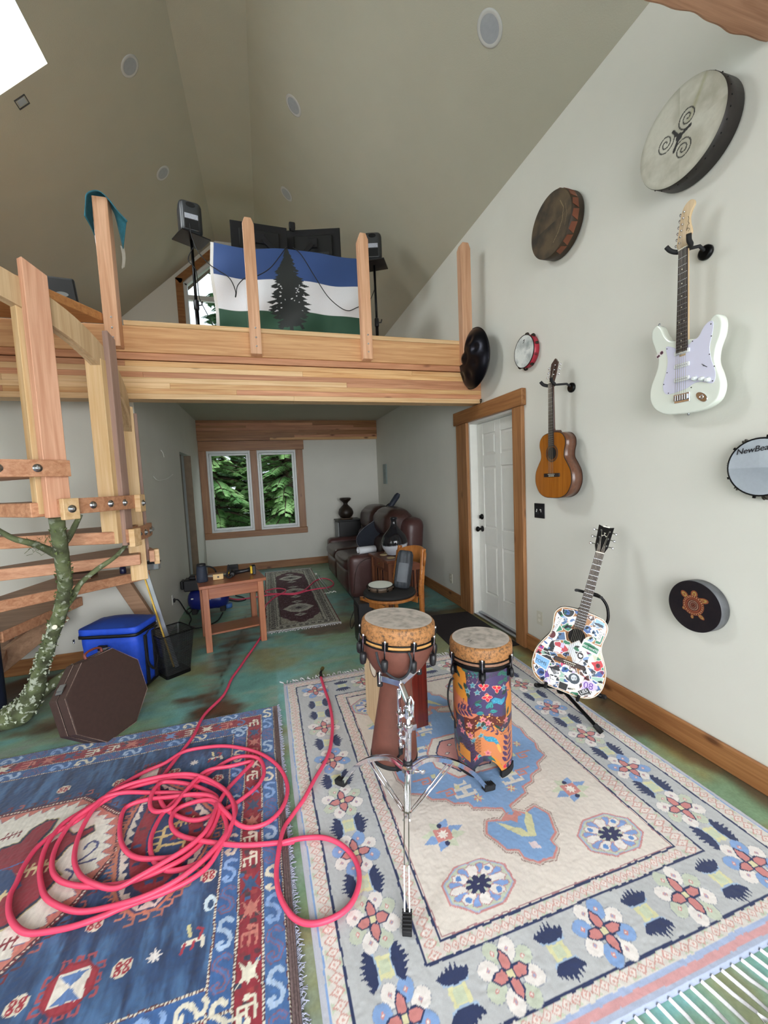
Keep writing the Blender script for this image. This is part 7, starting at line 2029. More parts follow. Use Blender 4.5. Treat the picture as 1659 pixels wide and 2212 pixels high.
# ------------------------------------------------------------------ blue pancake compressor
cp = thing('air_compressor', 'blue and black air compressor on the floor behind the side table', 'compressor', (-.76, 5.30, 0))
m = MB(); m.T = Matrix.Translation((0, 0, .165)) @ Matrix.Rotation(PI/2, 4, 'Y'); m.lathe([(.0, -.235), (.07, -.228), (.115, -.195), (.132, -.14), (.135, .14), (.118, .195), (.07, .228), (0, .235)], 36); m.build('tank', mat('compressor_blue', '#16206e', .3, coat=.3), cp)
for x0 in (-.19, .13): MB().box(x0, -.09, .0, x0+.06, .09, .07).build('foot', RUBBER, cp, .006)
m = MB().box(-.26, -.09, .29, -.02, .09, .43).box(-.20, -.07, .43, -.08, .07, .47).box(-.30, -.05, .31, -.26, .07, .42); m.build('motor_cover', BLACK, cp, .012)
m = MB(); m.tube(catmull([(-.10, 0, .44), (-.08, .0, .54), (.02, 0, .56), (.10, 0, .50), (.12, 0, .30)], 4), .010, 8); m.box(.02, -.05, .28, .16, .06, .36); m.build('handle', BLACK, cp)
m = MB(); m.T = Matrix.Translation((0, -.1, 0)); m.box(-.02, -.036, .20, .02, -.034, .212).box(-.02, -.0365, .175, .04, -.0345, .180).box(-.18, -.028, .20, -.155, -.026, .215); m.build('label_print', WHITE, cp)
sp_ = MB(); sp_.lathe([(.04, 0), (.045, .004), (.045, .05), (.04, .054)], 20, (-.545, 5.36, 0)); tag(sp_.build('tape_roll', mat('tape_blue', '#3c68a8', .5), None), 'small light blue tape roll on the floor right of the compressor', 'tape')
m = MB(); m.tube(catmull([(-1.06, 4.885, .29), (-1.03, 4.95, .27), (-.99, 5.05, .12), (-1.0, 5.25, .01), (-.98, 5.40, .01), (-1.02, 5.50, .012), (-1.04, 5.40, .012), (-1.0, 5.28, .014), (-.93, 5.03, .01), (-.917, 4.83, .01), (-.859, 4.69, .01), (-.78, 4.667, .01), (-.69, 4.72, .01), (-.616, 4.857, .01), (-.593, 5.12, .01)], 5), .007, 7); m.box(-1.07, 4.86, .27, -1.05, 4.90, .31)
tag(m.build('power_cord', RUBBER, None), 'black power cord from the hall wall outlet to the compressor', 'cord')
m = MB(); m.tube(catmull([(-.56, 5.62, .02), (-.45, 5.56, .008), (-.35, 5.60, .008), (-.40, 5.75, .008), (-.50, 5.90, .008), (-.35, 5.98, .008), (-.1, 5.93, .008), (-.1, 5.93, .008)], 5), .007, 7)
tag(m.build('extension_cord', RUBBER, None), 'black looped cord on the floor right of the compressor', 'cord')

# ------------------------------------------------------------------ leather reclining sofa along the right wall
LEA = mat('leather', '#3d2622', .32, var=.10, scale=8, bump=.25, bscale=45, coat=.1)
LEA2 = mat('leather_side', '#4f3230', .38, var=.06, scale=8, bump=.12, bscale=80)
def soft(x0, y0, z0, x1, y1, z1, r, name, ma, par, lean=0, puff=0.0, n=6):
    """rounded upholstered block: superellipsoid-like"""
    cx_, cy_, cz_ = (x0+x1)/2, (y0+y1)/2, (z0+z1)/2; hx, hy, hz = (x1-x0)/2, (y1-y0)/2, (z1-z0)/2
    vs_ = []; fs = []; idx = {}
    def pt(a, b, c):
        """a,b,c in -1..1 on cube surface -> rounded box"""
        p = Vector((a*hx, b*hy, c*hz)); q = Vector((max(-hx+r, min(hx-r, p.x)), max(-hy+r, min(hy-r, p.y)), max(-hz+r, min(hz-r, p.z))))
        d = p-q
        if d.length > 1e-9: d = d.normalized()*r
        o = q+d
        f_ = puff*(1-a*a)*(1-b*b)*(1-c*c) if False else 0
        bul = puff*((1-b*b)*(1-c*c)*a+0)
        o.x += puff*a*(1-b*b)*(1-c*c); o.z += puff*c*(1-b*b)*(1-a*a)
        return (cx_+o.x+lean*(o.z+hz), cy_+o.y, cz_+o.z)
    def grid(ax, s_):
        base = len(vs_)
        for i in range(n+1):
            for j in range(n+1):
                u, v = -1+2*i/n, -1+2*j/n
                u = math.sin(u*PI/2)*.5+u*.5; v = math.sin(v*PI/2)*.5+v*.5
                p = [0, 0, 0]; p[ax] = s_; p[(ax+1) % 3] = u; p[(ax+2) % 3] = v
                vs_.append(pt(*p))
        for i in range(n):
            for j in range(n):
                a = base+i*(n+1)+j; f = (a, a+n+1, a+n+2, a+1); fs.append(f if s_ > 0 else f[::-1])
    for ax in range(3):
        for s2 in (-1, 1): grid(ax, s2)
    m = MB(); m.add(vs_, fs, True)
    o = m.build(name, ma, par)
    bm = bmesh.new(); bm.from_mesh(o.data); bmesh.ops.remove_doubles(bm, verts=bm.verts, dist=1e-4); bm.to_mesh(o.data); bm.free()
    for p in o.data.polygons: p.use_smooth = True
    return o
so = thing('recliner_sofa', 'dark brown leather reclining sofa with high backs along the right wall of the far room', 'sofa', (.95, 4.95, 0))
soft(.02, .0, .02, .95, .22, .58, .07, 'arm', LEA2, so, n=10)
soft(.04, 1.92, .02, .95, 2.14, .56, .07, 'arm', LEA2, so, n=10)
for i in range(2):
    y0 = .22+.85*i
    soft(.0, y0+.005, .32, .72, y0+.845, .50, .075, 'seat_cushion', LEA, so, puff=.03, n=12)
    soft(.015, y0+.01, .03, .14, y0+.84, .36, .05, 'front_panel', LEA, so, puff=.02, n=10)
    soft(.52, y0+.02, .44, .86, y0+.83, .76, .11, 'lumbar_cushion', LEA, so, lean=.20, puff=.03, n=12)
    soft(.60, y0+.02, .70, 1.0, y0+.83, 1.10, .14, 'head_cushion', LEA, so, lean=.05, puff=.04, n=12)
soft(.74, .05, .05, 1.04, 2.09, 1.0, .12, 'back_shell', LEA2, so, lean=.08, n=12)
m = MB(); m.tube(catmull([(.05, .0, .10), (.10, -.004, .40), (.22, -.004, .52), (.5, -.004, .545), (.8, -.004, .545)], 6), .005, 6); m.tube(catmull([(.35, -.004, .06), (.42, -.005, .24), (.60, -.005, .33), (.85, -.005, .34)], 6), .004, 6); m.build('arm_piping', LEA, so)
m = MB(); m.box(.05, .03, 0, .95, 2.1, .05); m.build('base', BLACK, so)

# black cabinet with carved gourd in the far corner
cb = thing('black_cabinet', 'black box cabinet with a grey side standing in the far corner', 'cabinet', (1.42, 7.30, 0))
MB().box(-.19, -.20, 0, .22, .20, .82).build('cabinet_body', mat('black_panel', '#08080a', .4), cb, .006)
MB().box(-.21, -.205, .82, .235, .21, .845).build('cabinet_top', BLACK, cb, .004)
MB().box(-.205, -.18, .05, -.19, .18, .80).build('side_panel', mat('grey_panel', '#8b9092', .5), cb)
w_ = MB(); n = 20; w_.T = Matrix.Translation((1.40, 7.27, .846)); w_.prism([(.12*math.cos(2*PI*i/n), .10*math.sin(2*PI*i/n)) for i in range(n)], 0, .022); tag(w_.build('wooden_stand', wood('driftwood', '#6c5a48', '#4f4034', 'x', .7, 1, knots=False), None, .006, 2), 'flat wooden stand under the dark gourd on the black cabinet', 'stand')
g_ = MB(); g_.lathe([(.06, 0), (.105, .02), (.137, .075), (.138, .11), (.12, .165), (.075, .215), (.045, .245), (.038, .265), (.05, .29), (.085, .32), (.105, .345), (.105, .365), (.085, .375), (.06, .37)], 40, (1.40, 7.27, .868))
tag(g_.build('udu_vase', mat('dark_clay', '#251b14', .45, var=.2, scale=10), None), 'dark brown gourd-shaped clay vessel on the black cabinet', 'vase')

# mission end table with vase, coasters
MIS = wood('mission_oak', '#7c4730', '#5c3122', 'x', .35, 1.0, knots=False, coat=.2)
MISZ = wood('mission_leg', '#8a5537', '#6b3d28', 'z', .4, 1.0, knots=False)
et = thing('end_table', 'slatted brown end table between the sofa arm and the chair', 'table', (1.48, 4.60, 0), (0, 0, .10))
MB().box(-.25, -.31, .585, .25, .31, .612).build('table_top', MIS, et, .004)
for sx in (-1, 1):
    for sy in (-1, 1): MB().box(sx*.225, sy*.285, 0, sx*.185, sy*.245, .585).build('leg', MISZ, et, .003)
for s_ in (-1, 1):
    MB().box(s_*.21, -.245, .46, s_*.195, .245, .585).build('apron', MIS, et, .002)
    MB().box(-.185, s_*.27, .46, .185, s_*.255, .585).build('apron', MIS, et, .002)
MB().box(-.214, -.11, .49, -.206, .13, .57).build('drawer_front', MISZ, et, .002)
m = MB(); m.ball((-.225, .01, .53), .010, n=10, m=6); m.build('drawer_pull', mat('aged_brass', '#8f7b54', .3, .9), et)
MB().box(-.21, -.27, .12, .21, .27, .14).build('lower_shelf', MIS, et, .002)
for sy in (-1, 1):
    for k in range(4): MB().box(-.12+.08*k-.012, sy*.258, .14, -.12+.08*k+.012, sy*.268, .46).build('slat', MISZ, et, .001)
for sx in (-1, 1):
    for k in range(5): MB().box(sx*.198, -.17+.085*k-.012, .14, sx*.207, -.17+.085*k+.012, .46).build('slat', MISZ, et, .001)
va = thing('udu_drum', 'black and white round clay drum with narrow neck on the end table', 'vase', (1.475, 4.62, .6135))
P = [(.07, 0), (.10, .006), (.10, .014), (.115, .03), (.150, .09), (.160, .14), (.158, .18), (.140, .235), (.10, .285), (.062, .325), (.042, .36), (.034, .40), (.036, .43), (.046, .445), (.046, .455), (.036, .46)]
def vase_mat():
    m, nt, b = new_mat('two_tone_glaze'); N = nt.nodes; L = nt.links
    tc = N.new('ShaderNodeTexCoord'); sp = N.new('ShaderNodeSeparateXYZ'); L.new(tc.outputs['Object'], sp.inputs[0])
    no = N.new('ShaderNodeTexNoise'); no.inputs['Scale'].default_value = 60; L.new(tc.outputs['Object'], no.inputs[0])
    ad = N.new('ShaderNodeMath'); ad.operation = 'MULTIPLY_ADD'; ad.inputs[1].default_value = .02; L.new(no.outputs['Fac'], ad.inputs[0]); L.new(sp.outputs[2], ad.inputs[2])
    a2 = N.new('ShaderNodeMath'); a2.operation = 'MULTIPLY_ADD'; a2.inputs[1].default_value = -.08; L.new(sp.outputs[0], a2.inputs[0]); L.new(ad.outputs[0], a2.inputs[2])
    r = N.new('ShaderNodeValToRGB'); e = r.color_ramp.elements; e[0].position = .018; e[0].color = (.012, .012, .014, 1); e[1].position = .028; e[1].color = (*lin('#b9bec8'), 1)
    x = e.new(.135); x.color = (*lin('#cfd3dc'), 1); y_ = e.new(.150); y_.color = (.012, .012, .015, 1)
    L.new(a2.outputs[0], r.inputs[0]); L.new(r.outputs[0], b.inputs['Base Color']); b.inputs['Roughness'].default_value = .12
    return m
MB().lathe(P, 48).build('clay_body', vase_mat(), va)
for i, (x, y) in enumerate(((1.34, 4.66), (1.36, 4.43), (1.44, 4.80))):
    m = MB(); m.lathe([(.046, 0), (.048, .003), (.048, .007), (.045, .009)], 24, (x, y, .6135))
    tag(m.build('coaster', mat('cork', '#c9b48c', .8, var=.1), None), ['pale round coaster at the left edge of the end table', 'pale round coaster nearest the camera on the end table', 'pale round coaster behind the others beside the clay drum'][i], 'coaster', 'coasters on the end table')
m = MB(); m.T = Matrix.Translation((1.225, 5.06, .628)) @ Matrix.Rotation(.15, 4, 'Z'); 
prof = [(-.12, .03, -.035), (-.12, .055, .0), (-.12, .03, .038), (-.12, -.01, .045), (-.12, -.045, .03), (-.12, -.06, .0), (-.12, -.05, -.03), (-.12, -.02, -.045)]
C_ = catmull(prof, 3)
n = len(C_); m.add([tuple(p) for p in C_]+[(p.x+.24, p.y*.9, p.z) for p in C_], [(i, i+1, n+i+1, n+i) for i in range(n-1)], True)
pr = m.build('paper_roll', mat('white_paper', '#dfe2e8', .7, var=.02), None); b_ = pr.modifiers.new('s', 'SOLIDIFY'); b_.thickness = .003
tag(pr, 'curled white sheet lying on the sofa arm', 'paper')

# dark gig bag leaning on the sofa
GB = mat('gig_bag', '#262c3a', .55, var=.1, scale=20, bump=.2, bscale=60)
gb_ = thing('gig_bag', 'dark blue-grey padded banjo bag leaning across the sofa back', 'bag', (1.30, 5.75, .50))
zx = Vector((.60, .05, .80)).normalized(); xx_ = Vector((.62, -.62, -.42)); xx_ = (xx_-zx*xx_.dot(zx)).normalized(); yy_ = zx.cross(xx_)
F_ = frame((1.33, 5.72, .52), xx_, yy_, zx)
P = [(-.05, .0), (.10, .01), (.17, .12), (.18, .24), (.14, .36), (.06, .47), (.035, .52), (-.035, .52), (-.10, .40), (-.17, .22), (-.16, .08)]
C_ = [(p.x, p.y) for p in catmull([(a, b, 0) for a, b in P], 4, closed=True)]
m = MB(); m.T = F_ @ frame((0, 0, 0), (1, 0, 0), (0, 0, 1), (0, -1, 0)); m.prism(C_, -.045, .045, smooth=True); m.build('bag_body', GB, gb_, .02, 3, world=True)
m = MB(); m.T = F_; m.tube([(0, 0, .44), (0, 0, .55), (.005, 0, .75), (.01, 0, .96), (.01, 0, 1.0)], [.055, .045, .047, .052, .035], 14, flat=.8); m.build('neck_sleeve', GB, gb_, world=True)
m = MB(); m.T = F_
for yv in (-.047, .047): m.tube([(p[0]*1.0, yv, p[1]) for p in C_], .0035, 5, closed=True)
m.build('piping', mat('grey_piping', '#6d7280', .5), gb_, world=True)
m = MB(); m.T = F_; m.tube(catmull([(.02, .04, .55), (-.07, .07, .62), (-.08, .07, .78), (0, .05, .88)], 5), .010, 6, flat=.4); m.build('strap', STR, gb_, world=True)

# round-seat chair
CW = wood('chair_wood', '#b3743a', '#935826', 'z', .35, 1.0, knots=False, coat=.2)
ch = thing('wooden_chair', 'light brown wooden chair with curved back and round black seat pad behind the drums', 'chair', (1.06, 3.54, 0), (0, 0, math.radians(22)))
m = MB(); n = 32; m.prism([(.235*math.cos(2*PI*i/n)*(1.0), .245*math.sin(2*PI*i/n)) for i in range(n)], .425, .452); m.build('seat', CW, ch, .006, 2)
m = MB(); m.lathe([(.22, .452), (.243, .458), (.25, .472), (.245, .486), (.22, .492), (.0, .494)], 40); m.build('seat_pad', mat('black_felt', '#121214', .8, var=.1), ch)
for (x, y) in ((-.19, -.19), (-.19, .19)):
    m = MB(); m.tube([(x*1.08, y*1.08, 0), (x, y, .43)], [.014, .019], 10); m.build('leg', CW, ch)
for s_ in (-1, 1):
    m = MB(); P = catmull([(.27, s_*.20, 0), (.235, s_*.195, .22), (.225, s_*.195, .44), (.25, s_*.19, .62), (.30, s_*.17, .86)], 5)
    for p, q in zip(P[:-1], P[1:]): m.beam(p, q+(q-p)*.03, .028, .042, (1, 0, 0))
    m.build('leg', CW, ch, .003)
m = MB(); vs_ = []; fs = []; N_ = 16
for k in range(N_+1):
    t_ = -1+2*k/N_; y = t_*.205-.03; xb = .335-.085*t_*t_; hh_ = .155-.05*abs(t_)**3
    for dx, dz in ((-.010, -hh_/2), (.010, -hh_/2), (.014, hh_/2), (-.006, hh_/2)): vs_.append((xb+dx+dz*.15, y, .765+dz+.03*(1-t_*t_)))
for k in range(N_):
    a, b_ = k*4, k*4+4
    for i in range(4): j = (i+1) % 4; fs.append((a+i, a+j, b_+j, b_+i))
fs += [(3, 2, 1, 0), (N_*4, N_*4+1, N_*4+2, N_*4+3)]
m.add(vs_, fs, True); m.build('backrest', CW, ch)
for x0 in (-.20, .19): MB().box(x0, -.17, .36, x0+.015, .17, .42).build('seat_rail', CW, ch, .003)
# black speaker box partly hidden under the chair edge
bb = thing('floor_amplifier', 'small black box standing on the floor left of the chair behind the djembe', 'amplifier', (.80, 3.62, 0)); MB().box(-.05, -.10, 0, .09, .12, .40).build('cabinet', BLACK, bb, .006); MB().box(-.055, -.08, .04, -.05, .10, .36).build('grille', BLKM, bb)
m = MB(); m.tube(catmull([(.75, 3.70, .30), (.72, 3.80, .15), (.76, 3.95, .02), (.85, 4.2, .008), (.95, 4.45, .008), (1.02, 4.85, .008)], 5), .004, 6); tag(m.build('thin_cable', RUBBER, None), 'thin black cable hanging down beside the chair to the floor', 'cable')
# tambourine and rolled bag on the seat
t = thing_m('tambourine', 'tambourine with white head and metal jingles lying on the black chair seat', 'tambourine', Matrix.Translation((.985, 3.58, .545)) @ Matrix.Rotation(.06, 4, 'X'))
tamb_parts(t, .118, .046, mat('wood_shell', '#5a4a3c', .5), 8, None)
cv = head_canvas(.115, .006, '#d6dad0'); head_mesh(cv, .114, .001, SKIN, t); MB().ring((0, 0, -.002), .117, .004, n=48).build('hoop', BLACK, t)
rb = thing('rolled_bag', 'dark grey ribbed rolled bag standing upright on the chair seat', 'bag', (1.18, 3.54, .500), (-.08, .20, 0))
m = MB(); n = 40; vs_ = []; fs = []
for i, (r, z) in enumerate([(.055, 0), (.07, .01), (.075, .05), (.077, .15), (.078, .25), (.074, .32), (.060, .35), (.045, .355), (.030, .345), (.012, .325)]):
    for k in range(n):
        a = 2*PI*k/n; rr2 = r*(1+.07*math.sin(a*10+z*4)*(1 if 0 < i < 8 else .3)); vs_.append((rr2*math.cos(a), rr2*math.sin(a)*.9, z))
for i in range(9):
    for k in range(n): l = (k+1) % n; fs.append((i*n+k, i*n+l, (i+1)*n+l, (i+1)*n+k))
m.add(vs_, fs, True); m.build('bag_body', mat('ribbed_fabric', '#33383e', .6, var=.2, scale=30), rb)
m = MB(); vs_ = []; 
for z in (.06, .24):
    for k in range(7): a = math.radians(-150+12*k); vs_.append((.0815*math.cos(a), .0815*math.sin(a)*.92, z))
m.add(vs_, [(k, k+1, 8+k, 7+k) for k in range(6)], True); m.build('fabric_label', mat('grey_label', '#5b6066', .6, var=.1), rb)

# door mat, outlets, switch, panel
m = MB(); m.prism([(1.50, 2.98), (2.09, 3.0), (2.10, 3.98), (1.55, 4.03)], 0, .008); tag(m.build('door_mat', mat('dark_mat', '#211a1c', .95, var=.3, scale=90, bump=.3, bscale=200), None, .002), 'dark brown door mat in front of the white door', 'mat')
def outlet(label, y, z, face=-1):
    t = thing_m('wall_outlet', label, 'outlet', FW(y, z, XR-.001)); m = MB(); m.box(-.035, -.057, 0, .035, .057, .006); pl_ = m.build('cover_plate', mat('outlet_plate', '#cfccbc', .4, var=.02), t, .002)
    for s_ in (-1, 1):
        m = MB(); n = 14; m.prism([(.016*math.cos(2*PI*i/n), s_*.02+.013*math.sin(2*PI*i/n)) for i in range(n)], .006, .0075); m.box(-.007, s_*.02-.004, .0075, -.004, s_*.02+.006, .008).box(.004, s_*.02-.004, .0075, .007, s_*.02+.006, .008); m.build('socket', mat('socket_face', '#e0ddd0', .4, var=.02), pl_)
outlet('cream wall outlet left of the sticker-covered guitar', 2.763, .322); outlet('cream wall outlet on the right wall between the sofa and door', 4.43, .285)
t = thing_m('light_switch', 'black double light switch plate right of the door trim', 'switch', FW(2.747, 1.222, XR-.001)); m = MB(); m.box(-.062, -.060, 0, .062, .060, .006); pl_ = m.build('cover_plate', BLACK, t, .002)
m = MB(); m.box(-.042, -.03, .006, -.008, .03, .009).box(.008, -.03, .006, .042, .03, .009); m.build('rocker', BLACK, t, .001)
m = MB(); m.box(-.035, -.012, .009, -.026, .0, .0095).box(-.030, .0, .009, -.022, .014, .0095).box(.012, .004, .009, .028, .014, .0095).box(.022, -.010, .009, .028, .006, .0095); m.build('glint', WHITE, t)
t = thing_m('electrical_panel', 'grey electrical panel on the right wall above the sofa', 'panel', FW(7.04, 1.645, XR-.001)); MB().box(-.09, -.18, 0, .10, .18, .02).build('panel_door', mat('panel_grey', '#7f8e8c', .45), t, .003); MB().box(-.02, -.08, .02, .03, .09, .024).build('panel_inset', mat('panel_grey2', '#6d7c7a', .45), t, .001)
# bare wires on the hall wall
for lab, P in (('short white wire hanging from a hole in the hall wall', [(0, 4.91, 1.965), (.02, 4.915, 1.93), (.025, 4.92, 1.885)]), ('bent white wire sticking out of the hall wall', [(.0, 4.51, 1.67), (.02, 4.53, 1.635), (.03, 4.62, 1.628), (.05, 4.76, 1.64), (.05, 4.91, 1.657), (.06, 5.1, 1.70)])):
    m = MB(); m.tube(catmull([(XH+a, b_, c_) for a, b_, c_ in P], 4), .004, 6); tag(m.build('loose_wire', WHITE, None), lab, 'wire')
m = MB(); m.box(XH, 4.83, .25, XH+.006, 4.90, .36); tag(m.build('wall_outlet', WHITE, None, .002), 'white outlet low on the hall wall with the black cord', 'outlet')
# thin stand rods lying by the sofa
m = MB(); m.tube([(.714, 6.60, .02), (.76, 5.5, .015)], .007, 8); m.tube([(.75, 6.55, .012), (.80, 5.6, .012)], .005, 6); rdd = thing('metal_rods', 'two thin grey rods lying on the floor between the runner and sofa', 'rods', (.75, 6.0, 0)); m.build('rod', STEEL, rdd, world=True)
m = MB(); m.ball((.714, 6.60, .028), .018, n=10, m=6); m.build('white_knob', WHITE, rdd, world=True)
rs = random.Random(3); m = MB(); P = [(.68+.017*i, 5.42+rs.uniform(-.03, .03), .008+abs(rs.uniform(0, .02))) for i in range(11)]; m.tube(P, .006, 5); tag(m.build('crumpled_tape', WHITE, None), 'strip of crumpled white tape on the floor beside the sofa', 'tape')

# ------------------------------------------------------------------ ceiling fittings
def on_slope(name, label, cat, x, y, side, group=None):
    if side == 'l': n = Vector((.905, 0, -1)).normalized(); z = roofl(x)
    else: n = Vector((-.845, 0, -1)).normalized(); z = roofr(x)
    yv = Vector((0, 1, 0)); xv = yv.cross(n); return thing_m(name, label, cat, frame((x, y, z), xv, yv, n), group)
LENS = mat('light_lens', '#9fa3a8', .5, var=.05, scale=30)
for lab, x, y, sd_ in (('round recessed ceiling light on the left slope near the skylight', -.932, 4.366, 'l'), ('round recessed ceiling light farther back on the left slope', -.944, 5.646, 'l'),
                    ('round recessed ceiling light on the right slope above the flag', .524, 4.393, 'r'), ('round recessed ceiling light on the right slope just above the monitors', .519, 5.681, 'r'), ('round recessed ceiling light nearest the camera at the top of the picture', 1.604, 2.502, 'r')):
    t = on_slope('recessed_light', lab, 'ceiling light', x, y, sd_, 'recessed ceiling lights')
    m = MB(); m.lathe([(.095, -.001), (.095, .004), (.082, .007), (.070, .004)], 36, capb=False, capt=False); m.build('trim_ring', mat('light_trim', '#c0c0bc', .5, var=.02), t)
    m = MB(); m.lathe([(.071, .003), (.071, .0045)], 32); m.build('lens', LENS, t)
t = on_slope('junction_box', 'small open junction box in the left ceiling slope below the skylight', 'box', -1.679, 4.11, 'l')
m = MB().box(-.05, -.04, -.004, .05, -.034, .006).box(-.05, .034, -.004, .05, .04, .006).box(-.05, -.034, -.004, -.044, .034, .006).box(.044, -.034, -.004, .05, .034, .006); m.build('box_rim', mat('dark_grey_plastic', '#3a3a3c', .6), t)
MB().box(-.034, -.024, -.001, .034, .024, .004).build('box_cover', STEEL, t, .001)

# ------------------------------------------------------------------ on the loft
LZ = 2.80
DKT = thing('standing_desk', 'dark standing desk on the loft hidden behind the flag', 'desk', (.38, 4.65, LZ))
MB().box(-.72, -.26, 1.00, .72, .30, 1.03).build('desk_top', BLACK, DKT, .003)
for s_ in (-1, 1): MB().box(s_*.6-.035, -.04, .03, s_*.6+.035, .04, 1.0).box(s_*.6-.035, -.25, 0, s_*.6+.035, .28, .03).build('desk_leg', BLKM, DKT, .003)
def pa_speaker(label, loc, rz):
    t = thing('studio_monitor', label, 'speaker', loc, (0, 0, rz))
    o = soft(-.105, -.10, .0, .105, .11, .315, .05, 'speaker_body', mat('speaker_grey', '#2b2d30', .4, var=.1), t, n=10)
    soft(-.085, -.112, .02, .085, -.05, .295, .03, 'rear_housing', mat('speaker_grey2', '#37393c', .45, var=.1), t, n=8)
    m = MB(); m.T = frame((0, -.112, .255), (1, 0, 0), (0, 0, 1), (0, -1, 0)); n = 18; m.prism([(.042*math.cos(2*PI*i/n), .022*math.sin(2*PI*i/n)) for i in range(n)], 0, .003); m.build('bass_port', mat('port_dark', '#050506', .8), t)
    MB().box(-.058, -.116, .125, .06, -.110, .17).build('rear_label', mat('label_grey', '#a9adb8', .4, var=.25, scale=120), t)
    MB().box(-.06, -.115, .035, .06, -.108, .118).build('input_bay', mat('port_dark', '#050506', .8), t)
    return t
def pole_stand(label, x, y, z0, ztop, rz):
    t = thing('speaker_stand', label, 'stand', (x, y, z0)); H = ztop-z0
    m = MB(); m.lathe([(.019, .10), (.019, H*.45)], 16); m.build('lower_pole', BLKM, t)
    m = MB(); m.lathe([(.014, H*.45), (.014, H-.01)], 16); m.build('upper_pole', BLKM, t)
    m = MB(); m.lathe([(.022, H*.43), (.026, H*.44), (.026, H*.50), (.020, H*.51)], 16); m.tube([(.02, 0, H*.47), (.05, -.01, H*.47), (.06, -.01, H*.50)], .007, 8); m.build('clamp', BLACK, t)
    m = MB(); m.T = Matrix.Rotation(rz, 4, 'Z'); m.box(-.14, -.12, H-.012, .14, .12, H); m.build('shelf_plate', BLACK, t, .002)
    for k in range(3):
        a = math.radians(90+120*k); m = MB(); m.tube([(0, 0, .30), (.30*math.cos(a), .30*math.sin(a), .01)], .010, 8); m.build('leg', BLKM, t)
    return t
pole_stand('black pole stand carrying the left speaker in front of the gable window', -.545, 4.5, LZ, 3.995, .55)
pa_speaker('dark grey studio speaker on the left loft stand seen from behind', (-.545, 4.5, 3.997), .25)
pole_stand('black pole stand carrying the right speaker behind the guard post', 1.38, 4.65, LZ, 4.03, -.5)
pa_speaker('dark studio speaker on the right loft stand partly behind the guard post', (1.37, 4.65, 4.032), -.30)
# wedge speaker at the far left of the loft
t = thing('wedge_speaker', 'black speaker box at the far left of the loft beside the stair landing', 'speaker', (-1.70, 4.75, LZ), (0, -.10, .35))
MB().box(-.11, -.12, 0, .11, .15, .78).build('cabinet', mat('black_box', '#0e0e10', .5), t, .02, 2)
m = MB(); m.T = frame((-.01, -.1205, .62), (1, 0, 0), (0, 0, 1), (0, -1, 0)); n = 16; m.prism([(.05*math.cos(2*PI*i/n), .022*math.sin(2*PI*i/n)) for i in range(n)], 0, .004); m.build('handle_cup', mat('cup_grey', '#8c8f90', .3, .5), t)
# two monitors back to the room
def monitor(label, cx_, cy_, cz_, w_, h_, rz):
    t = thing_m('computer_monitor', label, 'monitor', Matrix.Translation((cx_, cy_, cz_)) @ Matrix.Rotation(rz, 4, 'Z'))
    MB().box(-w_/2, 0, -h_/2, w_/2, .018, h_/2).build('screen_panel', BLACK, t, .004)
    MB().box(-w_*.36, -.028, -h_*.36, w_*.36, 0, h_*.28).build('back_cover', mat('matte_black', '#0b0b0d', .6), t, .012)
    MB().box(-.05, -.05, -.05, .05, -.028, .05).build('vesa_plate', BLACK, t, .002)
    MB().box(-w_*.3, -.031, -h_*.34, w_*.28, -.028, -h_*.26).build('port_strip', mat('port_strip', '#2c2e32', .4, var=.6, scale=90), t)
    return t
monitor('left black computer monitor on the loft seen from behind', .115, 4.78, 4.215, .60, .36, .03)
monitor('right black computer monitor angled beside the left one on the loft', .715, 4.83, 4.265, .62, .36, -.30)
t = thing('webcam', 'small black webcam clipped on top of the right monitor', 'webcam', (.485, 4.88, 4.455)); MB().box(-.035, -.03, -.02, .035, .03, .055).build('camera_body', BLACK, t, .012, 2); MB().box(-.02, -.035, -.05, .02, -.028, -.01).build('clip', BLACK, t)
t = thing('monitor_arm', 'black twin monitor arm rising in a V from the desk behind the flag', 'arm', (.42, 4.66, 3.835))
m = MB(); m.beam((0, 0, .02), (-.10, .05, .22), .035, .02, (0, 1, 0)); m.beam((-.10, .06, .20), (-.27, .06, .38), .05, .03, (0, 1, 0)); m.build('left_arm', BLACK, t, .004)
m = MB(); m.beam((.02, 0, .02), (.12, .05, .24), .035, .02, (0, 1, 0)); m.beam((.12, .06, .22), (.27, .08, .40), .05, .03, (0, 1, 0)); m.build('right_arm', BLACK, t, .004)
m = MB().box(-.05, -.04, -.01, .07, .05, .03); m.build('arm_clamp', BLACK, t, .004)

# flag: blue, white and green with a dark fir
fx0, fx1, fz0, fz1 = -.365, 1.135, 2.985, 3.895
cv = Canvas(0, 0, fx1-fx0, fz1-fz0, .0045, '#d6d6da')
W_, H_ = fx1-fx0, fz1-fz0
cv.rect(-.1, H_*.67, W_+.1, H_+.1, '#24447c'); cv.rect(-.1, -.1, W_+.1, H_*.33, '#1f4a36')
rs = random.Random(8); TR = '#141a1a'; cxt = W_*.485
for k in range(44):
    f_ = k/43; y = H_*.985-(H_*.80)*f_; half_ = (.03+.185*math.sin(min(1, f_*1.25)*PI*.62))*(1-.35*max(0, f_-.75)/.25)*rs.uniform(.72, 1.08)
    for s_ in (-1, 1):
        h2 = half_*rs.uniform(.75, 1.1); dr2 = rs.uniform(.012, .045)
        cv.poly([(cxt, y+.028), (cxt+s_*h2*.5, y+.012), (cxt+s_*h2, y-dr2), (cxt+s_*h2*.75, y-dr2-.014), (cxt+s_*h2*.6, y-.020), (cxt+s_*h2*.35, y-.030), (cxt, y-.018)], TR)
cv.rect(cxt-.016, -.1, cxt+.016, H_*.5, TR)
